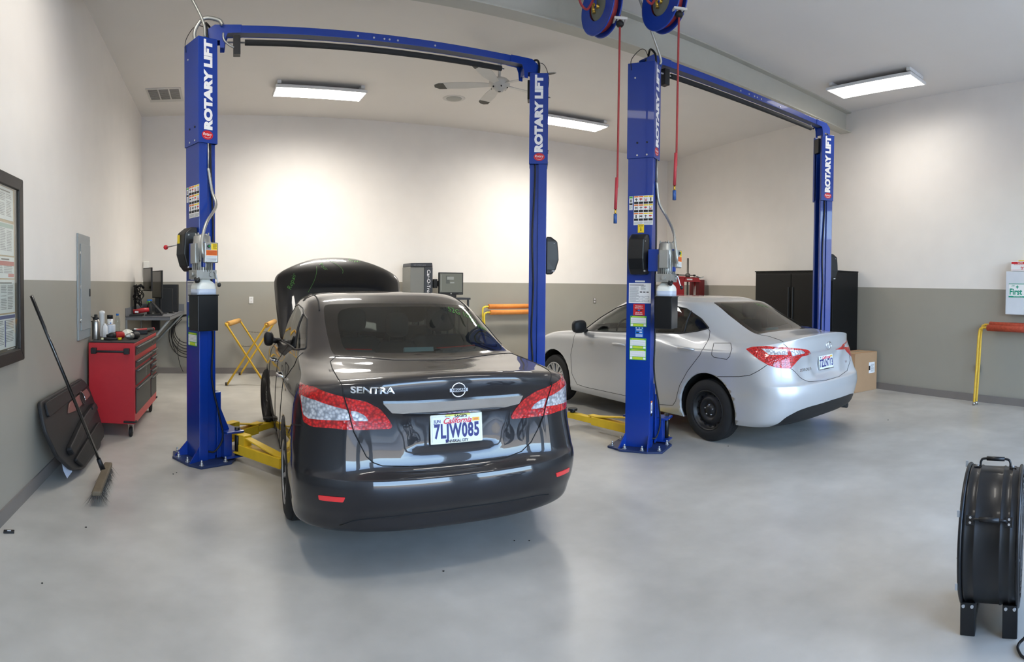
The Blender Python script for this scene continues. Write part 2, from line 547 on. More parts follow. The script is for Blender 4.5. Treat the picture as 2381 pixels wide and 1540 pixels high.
def take(bm, lay, rid, name, m, parent, raise_=0.0, keep=False, smooth=True):
    """split the faces with id rid off into their own mesh object"""
    fs = [f for f in bm.faces if f[lay] == rid]
    if not fs: return None
    nb = bmesh.new(); vm = {}
    for f in fs:
        vv = []
        for v in f.verts:
            if v not in vm:
                w = nb.verts.new(v.co); w.normal = v.normal; vm[v] = w
            vv.append(vm[v])
        try: g = nb.faces.new(vv); g.smooth = smooth
        except ValueError: pass
    nb.normal_update()
    if raise_:
        nrm = {w: v.normal.copy() for v, w in vm.items()}
        orig = list(nb.verts)
        r = bmesh.ops.extrude_face_region(nb, geom=list(nb.faces), use_keep_orig=True)
        nv = [e for e in r['geom'] if isinstance(e, bmesh.types.BMVert)]
        kd = {tuple(round(c, 6) for c in w.co): nrm[w] for w in orig}
        bot = set(orig)
        for v in nv: v.co += kd.get(tuple(round(c, 6) for c in v.co), v.normal) * raise_
        dead = [f for f in nb.faces if all(v in bot for v in f.verts)]
        bmesh.ops.delete(nb, geom=dead, context='FACES')
        for e in nb.edges:
            if len(e.link_faces) == 2 and e.link_faces[0].normal.angle(e.link_faces[1].normal, 0) > .9: e.smooth = False
    bmesh.ops.recalc_face_normals(nb, faces=nb.faces) if raise_ else None
    me = bpy.data.meshes.new(name); nb.to_mesh(me); nb.free()
    me.materials.append(m)
    o = bpy.data.objects.new(name, me); COL.objects.link(o); o.parent = parent
    if not keep:
        bmesh.ops.delete(bm, geom=fs, context='FACES')
    return o
def surf(bvh, vname, st, mirror=False, off=0.0, far=5.0):
    s, t, d = view(vname, mirror)
    o = s * st[0] + t * st[1] - d * far
    hit, n, i, dist = bvh.ray_cast(o, d)
    if hit is None: return None
    if n.dot(d) > 0: n = -n
    return hit + n * off
def seam_pts(bvh, P3, vname, mirror=False, step=0.02, off=0.0):
    s, t, d = view(vname, mirror)
    if mirror: P3 = [(-p[0], p[1], p[2]) for p in P3]
    Q = [Vector((Vector(p).dot(s), Vector(p).dot(t))) for p in P3]
    out = []
    for i in range(len(Q) - 1):
        n = max(1, int((Q[i + 1] - Q[i]).length / step))
        for k in range(n + (i == len(Q) - 2)):
            q = Q[i].lerp(Q[i + 1], k / n)
            h = surf(bvh, vname, q, mirror, off)
            if h is not None: out.append(h)
    return out
def surf_text(mb, bvh, s_, size, c3, vname, depth=0.002, bold=0.0, off=0.003, rot=0.0, sx=1.0, shear=0.0, mi=0, align='CENTER', mirror=False, space=1.0):
    """text laid on the shell, centred at 3D point c3"""
    s, t, d = view(vname, mirror)
    vs, fs = text_mesh(s_, size, depth, bold, align, shear, space)
    c = Vector(c3); a0, b0 = c.dot(s), c.dot(t)
    out = []
    for v in vs:
        x, y = v[0] * sx, v[1]
        a = a0 + x * cos(rot) - y * sin(rot); b = b0 + x * sin(rot) + y * cos(rot)
        h = surf(bvh, vname, (a, b), mirror, off + v[2])
        if h is None:
            nh = bvh.find_nearest(s * a + t * b + d * c.dot(d)); h = nh[0] + nh[1] * off
        out.append(h)
    mb.add(out, fs, mi)

M_TIRE = mat('tire_rubber', rgb(26, 26, 27), 0.75, vary=0.25, scale=18)
M_WELL = mat('wheel_well_black', rgb(14, 14, 15), 0.85)
M_BLACKPL = mat('black_plastic', rgb(26, 27, 29), 0.5, vary=0.12)
M_SEAM = mat('panel_gap', rgb(10, 10, 12), 0.7)
M_CHROME = mat('chrome', rgb(225, 228, 232), 0.12, metal=1.0, vary=0.02)
M_ALLOY = mat('silver_wheel', rgb(176, 178, 180), 0.32, metal=0.75)
M_STEELBLK = mat('black_steel_wheel', rgb(24, 25, 27), 0.42, spec=0.6)
M_LENS_RED = None
def lens_mat(name, c1, c2, sc, rough=0.12, metal=0.0):
    m = bpy.data.materials.new(name); m.use_nodes = True
    nt = m.node_tree; b = nt.nodes['Principled BSDF']
    tc = nt.nodes.new('ShaderNodeTexCoord'); vo = nt.nodes.new('ShaderNodeTexVoronoi'); vo.inputs['Scale'].default_value = sc
    nt.links.new(tc.outputs['Object'], vo.inputs['Vector'])
    cr = nt.nodes.new('ShaderNodeValToRGB'); cr.color_ramp.elements[0].color = c1; cr.color_ramp.elements[1].color = c2
    cr.color_ramp.elements[0].position = 0.1; cr.color_ramp.elements[1].position = 0.75
    nt.links.new(vo.outputs['Distance'], cr.inputs[0]); nt.links.new(cr.outputs[0], b.inputs['Base Color'])
    bp = nt.nodes.new('ShaderNodeBump'); bp.inputs['Strength'].default_value = 0.35; bp.inputs['Distance'].default_value = 0.01
    nt.links.new(vo.outputs['Distance'], bp.inputs['Height']); nt.links.new(bp.outputs[0], b.inputs['Normal'])
    b.inputs['Roughness'].default_value = rough; b.inputs['Metallic'].default_value = metal
    b.inputs['Coat Weight'].default_value = 1.0; b.inputs['Coat Roughness'].default_value = 0.03
    return m
M_LENS_RED = lens_mat('red_lens', rgb(234, 30, 30), rgb(140, 8, 14), 62)
M_LENS_DARK = lens_mat('deep_red_lens', rgb(150, 14, 20), rgb(86, 4, 10), 60)
M_LENS_CLR = lens_mat('clear_lens', rgb(244, 244, 248), rgb(150, 154, 162), 52, 0.12, 0.3)
def glass_mat(name, tint, refl=1.5):
    m = bpy.data.materials.new(name); m.use_nodes = True
    nt = m.node_tree; nt.nodes.remove(nt.nodes['Principled BSDF'])
    out = nt.nodes['Material Output']
    tr = nt.nodes.new('ShaderNodeBsdfTransparent'); tr.inputs[0].default_value = tint
    gl = nt.nodes.new('ShaderNodeBsdfGlossy'); gl.inputs['Roughness'].default_value = 0.02
    gl.inputs[0].default_value = (1, 1, 1, 1)
    df = nt.nodes.new('ShaderNodeBsdfDiffuse'); df.inputs[0].default_value = rgb(120, 125, 120)
    mx0 = nt.nodes.new('ShaderNodeMixShader'); mx0.inputs[0].default_value = 0.02
    nt.links.new(tr.outputs[0], mx0.inputs[1]); nt.links.new(df.outputs[0], mx0.inputs[2])
    # two-sided Schlick term from facing, so back faces behave alike
    lw = nt.nodes.new('ShaderNodeLayerWeight'); lw.inputs['Blend'].default_value = 0.5
    pw = nt.nodes.new('ShaderNodeMath'); pw.operation = 'POWER'; pw.inputs[1].default_value = 5.0
    nt.links.new(lw.outputs['Facing'], pw.inputs[0])
    ma = nt.nodes.new('ShaderNodeMath'); ma.operation = 'MULTIPLY_ADD'; ma.inputs[1].default_value = 0.8; ma.inputs[2].default_value = 0.035 * refl
    nt.links.new(pw.outputs[0], ma.inputs[0])
    mx = nt.nodes.new('ShaderNodeMixShader')
    nt.links.new(ma.outputs[0], mx.inputs[0]); nt.links.new(mx0.outputs[0], mx.inputs[1]); nt.links.new(gl.outputs[0], mx.inputs[2])
    nt.links.new(mx.outputs[0], out.inputs[0])
    return m
M_GLASS = glass_mat('tinted_car_glass', (0.30, 0.33, 0.31, 1))
M_GLASSF = glass_mat('windshield_glass', (0.72, 0.76, 0.74, 1))
M_SEAT = mat('dark_seat_fabric', rgb(62, 64, 66), 0.85)
M_INT = mat('dark_interior_plastic', rgb(38, 40, 42), 0.7)
M_LUG = mat('lug_nut_steel', rgb(190, 192, 195), 0.3, metal=0.9)

def arc_poly(cy, cz, r, n=28, flat=None):
    P = []
    for i in range(n):
        a = 2 * pi * i / n
        P.append((-(cy + r * cos(a)), cz + r * sin(a)))    # view 'left': s = -y
    return P
def wheel_well(car, ymid, z, r, side, w_out, depth=0.30):
    m = MB(); n = 24; vs = []
    for i in range(n + 1):
        a = -0.35 + (pi + 0.7) * i / n
        for x in (w_out, w_out - depth): vs.append((side * x, ymid + r * cos(a), z + r * sin(a)))
    fs = [(2 * i, 2 * i + 1, 2 * i + 3, 2 * i + 2) for i in range(n)]
    m.add(vs, fs, 0, True)
    m.add([(side * (w_out - depth), ymid + r * cos(-0.35 + (pi + 0.7) * i / n), z + r * sin(-0.35 + (pi + 0.7) * i / n)) for i in range(n + 1)], [tuple(range(n + 1))])
    return m.build('wheel_well', M_WELL, car, fix=False)
def make_wheel(car, x, y, z, style, R=0.318, wd=0.205, rimr=0.205, steer=0.0):
    """x is the outer face; local +X of the wheel points outwards"""
    side = 1 if x > 0 else -1
    t = MB()
    hw = wd
    prof = [(rimr, -hw + .005), (rimr + .02, -hw), (R - .045, -hw), (R - .012, -hw + .018), (R - .002, -hw + .04)]
    for k in range(5):
        c = -hw + .045 + (hw - .09) * (k + .5) / 5 + .0
        prof += [(R, c - .012), (R, c + .011), (R - .007, c + .0125), (R - .007, c + .0165)]
    prof += [(R - .002, -.04), (R - .012, -.018), (R - .045, .0), (rimr + .03, .003), (rimr + .012, -.002), (rimr, -.012)]
    t.lathe(prof, axis='x', n=64, cap=False)
    o = t.build('tire', M_TIRE, None)
    rm = MB()
    if style == 'steel':
        rm.lathe([(rimr + .006, -.015), (rimr + .008, -.004), (rimr, -.002), (rimr - .012, -.02), (rimr - .022, -.055), (rimr - .05, -.06), (rimr - .075, -.035), (rimr - .10, -.032), (rimr - .115, -.05), (.06, -.055), (.045, -.03), (.03, -.025), (.0005, -.025)], axis='x', n=48, cap=False)
        mw = M_STEELBLK
    else:
        rm.lathe([(rimr + .006, -.02), (rimr + .008, -.004), (rimr, -.003), (rimr - .012, -.012), (rimr - .02, -.06), (.05, -.075), (.0005, -.075)], axis='x', n=48, cap=False)
        mw = M_STEELBLK
    rim = rm.build('rim', mw, o)
    if style == 'steel':
        for k in range(16):
            hm = MB(); a = 2 * pi * k / 16; rr = rimr - .036
            hm.cyl((-.058, rr * cos(a), rr * sin(a)), (-.0535 + .006, rr * cos(a), rr * sin(a)), .011, n=12)
            hm.build('vent_hole', mat('hole_black', rgb(4, 4, 4), .9), o)
        for k in range(5):
            lm = MB(); a = 2 * pi * k / 5 + .3
            lm.cyl((-.05, .053 * cos(a), .053 * sin(a)), (-.028, .053 * cos(a), .053 * sin(a)), .0095, .008, n=6)
            lm.build('lug_nut', M_LUG, o)
    else:
        sp = MB(); ns = 10 if style == 'alloy' else 7
        for k in range(ns):
            for da in ((-.12, .12) if style == 'alloy' else (0,)):
                a = 2 * pi * k / ns
                a1, a2 = a, a + da
                p = [(.045, a1), (rimr - .004, a2)]
                w0, w1 = .012, .017
                A = Vector((0, cos(a1), sin(a1))) * .04; B = Vector((0, cos(a2), sin(a2))) * (rimr - .002)
                tt = (B - A).normalized(); nn = Vector((1, 0, 0)).cross(tt)
                vs = [A + nn * w0 + Vector((-.02, 0, 0)), A - nn * w0 + Vector((-.02, 0, 0)), B - nn * w1 + Vector((-.01, 0, 0)), B + nn * w1 + Vector((-.01, 0, 0))]
                vs += [v + Vector((-.03, 0, 0)) for v in vs]
                sp.add(vs, [(0, 1, 2, 3), (7, 6, 5, 4), (0, 3, 7, 4), (1, 5, 6, 2), (3, 2, 6, 7), (0, 4, 5, 1)])
        sp.lathe([(rimr + .009, -.02), (rimr + .009, .001), (rimr - .006, -.001), (rimr - .010, -.02)], axis='x', n=48, cap=False)
        sp.lathe([(.06, -.04), (.055, -.016), (.03, -.01), (.0005, -.008)], axis='x', n=24)
        sp.build('hubcap', M_ALLOY, o, bevel=.003)
    o.parent = car
    o.location = (x, y, z)
    o.rotation_euler = (0, 0, (0 if side > 0 else pi) + steer)
    o['label'] = 'black rubber tire with its wheel'
    return o
def seat(car, x, y, z, w=0.5, name='seat', head=0.17, m=None):
    s = MB()
    def fn(u, v):
        a = u * 2 * pi
        ww = w / 2 * (0.80 + .2 * sin(min(1, v * 1.6) * pi / 2)) * (1 - .35 * max(0, v - .85) / .15)
        th = .075
        cx, cyy = abs(cos(a)) ** .6 * (1 if cos(a) > 0 else -1), abs(sin(a)) ** .6 * (1 if sin(a) > 0 else -1)
        return (x + ww * cx, y - v * .18 + th * cyy, z + v * .62)
    s.sheet(fn, 24, 12, closed_u=True)
    top = [fn(i / 24, 1) for i in range(24)]
    s.add(top, [tuple(range(24))])
    def hd(u, v):
        a = u * 2 * pi; b = (v - .5) * pi
        c = lambda q: abs(q) ** .6 * (1 if q > 0 else -1)
        return (x + head * .78 * c(cos(a)) * c(cos(b)), y - .20 + .055 * c(sin(a)) * c(cos(b)), z + .745 + .095 * c(sin(b)))
    s.sheet(hd, 24, 12, closed_u=True)
    s.cyl((x - .06, y - .19, z + .58), (x - .06, y - .2, z + .70), .007); s.cyl((x + .06, y - .19, z + .58), (x + .06, y - .2, z + .70), .007)
    s.bx(x - w / 2 + .02, x + w / 2 - .02, y - .05, y + .5, z - .12, z + .05)
    return s.build(name, m or M_SEAT, car)
def plate(car, P, rot, name, rows, frame_mat, wid=.305, hei=.152):
    pass
SENTRA_POSE = (1.275, 3.04, -0.03)
def z_belt(a, b, c, d, e):   # heights along the length: rear, c pillar, mid, cowl, nose
    return [(0.0, a), (0.9, b), (2.2, c), (3.5, d), (4.7, e)]
SENTRA_RINGS = [
    dict(yr=.30, yf=4.35, w=.76, Lr=.45, nr=3.0, Lf=.7, nf=2.4, rec=0, drop=0, z=[(0, .235), (.9, .20), (3.7, .20), (4.6, .22)]),
    dict(yr=.13, yf=4.48, w=.85, z=[(0, .225), (.55, .225), (.9, .19), (3.7, .19), (4.6, .2)], sharp=True),
    dict(yr=.085, yf=4.52, w=.878, z=[(0, .245), (.9, .25), (3.7, .26), (4.6, .26)]),
    dict(yr=.045, yf=4.56, w=.888, rec=.015, z=[(0, .33), (.9, .33), (4.6, .33)]),
    dict(yr=.02, yf=4.6, w=.896, z=[(0, .39), (.9, .40), (4.6, .40)], rec=.0),
    dict(yr=.0, yf=4.625, w=.900, z=[(0, .50), (.9, .50), (4.6, .48)]),
    dict(yr=.01, yf=4.62, w=.900, z=[(0, .548), (.9, .55), (4.6, .53)], sharp=True),
    dict(yr=.03, yf=4.62, w=.899, rec=.055, z=[(0, .575), (.9, .60), (4.6, .56)]),
    dict(yr=.045, yf=4.60, w=.898, rec=.06, z=[(0, .62), (.9, .66), (4.6, .60)]),
    dict(yr=.06, yf=4.58, w=.892, rec=.06, Lr=.48, z=[(0, .74), (.9, .75), (4.6, .66)]),
    dict(yr=.07, yf=4.55, w=.886, rec=.045, z=[(0, .85), (.9, .85), (4.6, .70)]),
    dict(yr=.065, yf=4.50, w=.878, rec=.02, drop=.02, z=[(0, .945), (.5, .93), (.9, .93), (3.6, .83), (4.6, .74)]),
    dict(yr=.055, yf=4.45, w=.868, rec=.0, drop=.05, z=[(0, 1.03), (.5, 1.00), (.9, .98), (3.6, .88), (4.6, .76)]),
    dict(yr=.06, yf=4.4, w=.850, Lr=.52, drop=.055, z=[(0, 1.085), (.5, 1.05), (.9, 1.02), (2.3, .96), (3.6, .92), (4.6, .78)]),
    dict(yr=.085, yf=4.35, w=.835, Lr=.55, drop=.05, z=[(0, 1.103), (.5, 1.065), (.9, 1.045), (2.3, .985), (3.6, .94), (4.6, .79)]),
    dict(yr=.17, yf=4.2, w=.815, Lr=.6, nr=2.9, drop=.045, z=[(0, 1.112), (.5, 1.09), (.9, 1.075), (2.3, 1.01), (3.6, .96), (4.6, .82)]),
    dict(yr=.40, yf=3.9, w=.800, Lr=.7, nr=2.7, drop=.03, z=[(0, 1.122), (.9, 1.105), (2.3, 1.03), (3.6, .985), (4.6, .85)]),
    dict(yr=.63, yf=3.66, w=.778, Lr=.75, nr=2.6, Lf=.7, nf=2.3, drop=.01, z=[(0, 1.132), (.9, 1.14), (2.3, 1.07), (3.2, 1.01), (3.7, .99)]),
    dict(yr=.98, yf=3.30, w=.745, Lr=.65, drop=0.01, z=[(0, 1.285), (1.6, 1.28), (2.3, 1.26), (3.4, 1.19)]),
    dict(yr=1.34, yf=2.88, w=.675, Lr=.5, Lf=.6, nr=3.0, nf=2.6, drop=0, z=[(0, 1.425), (1.5, 1.43), (2.3, 1.44), (3.2, 1.38)]),
    dict(yr=1.46, yf=2.75, w=.635, z=[(0, 1.463), (1.5, 1.475), (2.3, 1.485), (3.2, 1.43)]),
    dict(yr=1.62, yf=2.6, w=.54, Lr=.4, z=[(0, 1.487), (2.2, 1.515), (3.2, 1.46)]),
    dict(yr=1.9, yf=2.35, w=.26, Lr=.15, Lf=.15, z=1.53),
    dict(yr=2.1, yf=2.15, w=.02, Lr=.02, Lf=.02, z=1.535),
]
SENTRA_BARREL = [(0, 1.0), (.9, 1.0), (2.2, .992), (3.6, 1.0), (4.7, 1.0)]
def sentra_post(p):
    # plate recess in the boot lid
    cx = abs(p.x); z = p.z
    if p.y < .5 and .64 < z < .90:
        half = .245 + (z - .66) * .33
        k = (1 - sstep(half - .045, half + .01, cx)) * sstep(.645, .69, z) * (1 - sstep(.865, .89, z))
        p = Vector((p.x, p.y + .03 * k, p.z))
    return p
SP = {
    'glass_out': [(-0.564, 1.437, 1.417), (-0.545, 1.476, 1.439), (-0.41, 1.425, 1.447), (0.067, 1.39, 1.449), (0.449, 1.414, 1.437), (0.656, 1.547, 1.405), (0.669, 1.497, 1.375), (0.707, 1.279, 1.25), (0.725, 1.051, 1.145), (0.747, 0.936, 1.105), (0.707, 0.857, 1.11), (0.522, 0.648, 1.116), (0.148, 0.555, 1.124), (-0.222, 0.595, 1.128), (-0.578, 0.775, 1.131), (-0.591, 0.872, 1.157), (-0.589, 1.097, 1.253), (-0.579, 1.297, 1.347)],
    'glass_in': [(-0.487, 1.265, 1.364), (-0.458, 1.334, 1.402), (-0.384, 1.351, 1.42), (0.052, 1.338, 1.428), (0.43, 1.361, 1.418), (0.609, 1.445, 1.4), (0.677, 1.472, 1.357), (0.707, 1.278, 1.25), (0.719, 1.134, 1.179), (0.727, 1.061, 1.145), (0.627, 0.862, 1.141), (0.525, 0.755, 1.137), (0.186, 0.659, 1.145), (-0.199, 0.68, 1.151), (-0.429, 0.752, 1.153), (-0.506, 0.828, 1.166), (-0.512, 0.899, 1.193), (-0.505, 1.125, 1.296)],
    'win_front': [(-0.663, 2.406, 1.441), (-0.682, 2.487, 1.399), (-0.72, 2.576, 1.304), (-0.754, 2.791, 1.161), (-0.788, 3.502, 0.983), (-0.779, 3.065, 1.009), (-0.771, 2.809, 1.05)],
    'win_rear': [(-0.67, 2.15, 1.438), (-0.677, 1.699, 1.418), (-0.673, 1.511, 1.375), (-0.702, 1.196, 1.221), (-0.78, 1.252, 1.108), (-0.778, 2.471, 1.046), (-0.753, 2.39, 1.187)],
    'win_div': [(-0.685, 1.49, 1.353), (-0.78, 1.355, 1.106)],
    'lid': [(-0.576, 0.766, 1.129), (-0.625, 0.687, 1.107), (-0.639, 0.504, 1.086), (-0.645, 0.251, 1.066), (-0.636, 0.13, 1.003), (-0.602, 0.131, 0.892), (-0.58, 0.13, 0.799), (-0.548, 0.127, 0.735), (-0.508, 0.123, 0.656), (-0.47, 0.12, 0.621), (-0.418, 0.114, 0.601), (-0.194, 0.095, 0.587), (0.05, 0.092, 0.585), (0.309, 0.098, 0.585), (0.428, 0.117, 0.605), (0.495, 0.124, 0.652), (0.54, 0.127, 0.722), (0.577, 0.13, 0.794), (0.604, 0.132, 0.886), (0.6, 0.12, 0.96), (0.69, 0.297, 1.061), (0.743, 0.576, 1.07), (0.685, 0.796, 1.108), (0.124, 0.488, 1.119), (-0.232, 0.556, 1.123)],
    'lamp': [(-0.833, 0.478, 1.013), (-0.772, 0.25, 1.021), (-0.641, 0.131, 0.989), (-0.515, 0.104, 0.962), (-0.434, 0.112, 0.917), (-0.384, 0.127, 0.855), (-0.361, 0.13, 0.817), (-0.368, 0.132, 0.8), (-0.508, 0.136, 0.799), (-0.69, 0.159, 0.811), (-0.793, 0.23, 0.806), (-0.835, 0.283, 0.822), (-0.848, 0.332, 0.951), (-0.844, 0.422, 0.998)],
    'clear': [(-0.843, 0.33, 0.966), (-0.776, 0.217, 0.957), (-0.612, 0.131, 0.916), (-0.595, 0.132, 0.858), (-0.81, 0.253, 0.847), (-0.835, 0.29, 0.864)],
    'clear_in': [(-0.598, 0.128, 0.911), (-0.559, 0.124, 0.906), (-0.517, 0.127, 0.882), (-0.494, 0.134, 0.849), (-0.579, 0.131, 0.853)],
    'chrome': [(-0.424, 0.096, 0.955), (-0.229, 0.084, 0.951), (0.117, 0.082, 0.953), (0.419, 0.099, 0.949), (0.402, 0.116, 0.898), (0.213, 0.128, 0.875), (-0.083, 0.117, 0.88), (-0.368, 0.114, 0.895)],
    'recess': [(-0.356, 0.114, 0.892), (-0.257, 0.129, 0.708), (-0.219, 0.138, 0.676), (-0.112, 0.123, 0.662), (0.246, 0.119, 0.667), (0.3, 0.123, 0.696), (0.361, 0.125, 0.856)],
    'reflector': [(-0.771, 0.132, 0.457), (-0.634, 0.065, 0.46), (-0.644, 0.074, 0.432), (-0.766, 0.134, 0.43)],
    'badge': [(0.0, 0.058, 1.012)],
    'sentra': [(-0.482, 0.084, 1.023)],
    'plate': [(0.021, 0.151, 0.767)],
    'crease': [(-0.653, 0.135, 0.283), (-0.587, 0.103, 0.314), (-0.507, 0.087, 0.326), (-0.261, 0.058, 0.341), (0.091, 0.051, 0.345), (0.534, 0.086, 0.334), (0.607, 0.104, 0.322)],
    'door_rear': [(-0.782, 2.525, 1.037), (-0.863, 1.735, 0.943), (-0.888, 2.216, 0.688)],
    'handle': [(-0.881, 1.902, 0.82)],
    'seam_c': [(-0.706, 1.161, 1.203), (-0.753, 1.114, 1.132), (-0.784, 1.238, 1.097)],
    'writing': [(0.589, 1.347, 1.366)],
}
# ------------------------------------------------------------------ silver sedan
COROLLA_POSE = (5.412, 3.33, 0.056)
COROLLA_RINGS = [
    dict(yr=.36, yf=4.40, w=.76, Lr=.45, nr=3.0, Lf=.7, nf=2.4, rec=0, drop=0, z=[(0, .27), (.9, .21), (3.7, .21), (4.6, .22)]),
    dict(yr=.16, yf=4.52, w=.855, z=[(0, .265), (.4, .235), (.62, .225), (1.3, .20), (3.7, .21), (4.6, .2)], sharp=True),
    dict(yr=.09, yf=4.57, w=.882, z=[(0, .30), (.9, .27), (3.7, .27), (4.6, .26)]),
    dict(yr=.055, yf=4.62, w=.892, z=[(0, .37), (.9, .35), (4.6, .33)]),
    dict(yr=.02, yf=4.66, w=.900, Lr=.50, z=[(0, .46), (.9, .44), (4.6, .42)]),
    dict(yr=.0, yf=4.68, w=.902, z=[(0, .56), (.9, .55), (4.6, .52)]),
    dict(yr=.01, yf=4.68, w=.901, z=[(0, .645), (.9, .65), (4.6, .60)], sharp=True),
    dict(yr=.03, yf=4.67, w=.900, rec=.06, z=[(0, .668), (.9, .70), (4.6, .64)]),
    dict(yr=.05, yf=4.66, w=.899, rec=.065, Lr=.52, z=[(0, .72), (.9, .76), (4.6, .68)]),
    dict(yr=.075, yf=4.62, w=.897, rec=.06, Lr=.55, z=[(0, .82), (.9, .84), (4.6, .74)]),
    dict(yr=.095, yf=4.58, w=.893, rec=.02, Lr=.58, drop=.02, z=[(0, .93), (.9, .92), (3.6, .87), (4.6, .78)]),
    dict(yr=.105, yf=4.5, w=.882, rec=.0, Lr=.60, nr=2.8, drop=.05, z=[(0, 1.02), (.5, 1.00), (.9, .99), (3.6, .92), (4.6, .80)]),
    dict(yr=.10, yf=4.45, w=.868, Lr=.62, drop=.085, z=[(0, 1.10), (.5, 1.065), (.9, 1.045), (2.3, .985), (3.6, .945), (4.6, .82)]),
    dict(yr=.085, yf=4.4, w=.855, Lr=.65, nr=2.7, drop=.09, z=[(0, 1.138), (.5, 1.10), (.9, 1.075), (2.3, 1.00), (3.6, .96), (4.6, .83)], sharp=True),
    dict(yr=.15, yf=4.3, w=.835, Lr=.66, drop=.075, z=[(0, 1.142), (.5, 1.115), (.9, 1.095), (2.3, 1.02), (3.6, .975), (4.6, .84)]),
    dict(yr=.34, yf=4.0, w=.812, Lr=.70, drop=.045, z=[(0, 1.138), (.9, 1.115), (2.3, 1.035), (3.6, .985), (4.6, .85)]),
    dict(yr=.56, yf=3.72, w=.790, Lr=.75, nr=2.6, Lf=.8, nf=2.3, drop=.01, z=[(0, 1.137), (.9, 1.155), (2.3, 1.06), (3.2, 1.01), (3.8, .99)]),
    dict(yr=.92, yf=3.35, w=.752, Lr=.65, drop=.0, z=[(0, 1.285), (1.6, 1.28), (2.3, 1.25), (3.4, 1.18)]),
    dict(yr=1.26, yf=2.88, w=.69, Lr=.45, Lf=.7, nr=3.4, nf=2.6, drop=0, z=[(0, 1.425), (1.5, 1.42), (2.3, 1.41), (3.2, 1.35)]),
    dict(yr=1.38, yf=2.75, w=.65, z=[(0, 1.455), (1.5, 1.445), (2.3, 1.45), (3.2, 1.40)]),
    dict(yr=1.52, yf=2.6, w=.56, Lr=.4, z=[(0, 1.465), (2.2, 1.48), (3.2, 1.44)]),
    dict(yr=1.85, yf=2.35, w=.26, Lr=.15, Lf=.15, z=1.49),
    dict(yr=2.1, yf=2.15, w=.02, Lr=.02, Lf=.02, z=1.494),
]
COROLLA_BARREL = [(0, 1.0), (.9, 1.0), (2.2, .99), (3.7, 1.0), (4.7, 1.0)]
def corolla_post(p):
    cx = abs(p.x); z = p.z
    if p.y < .5 and .66 < z < .97:
        half = .24 + (z - .68) * .45
        k = (1 - sstep(half - .045, half + .015, cx)) * sstep(.665, .71, z) * (1 - sstep(.925, .955, z))
        p = Vector((p.x, p.y + .035 * k, p.z))
    return p
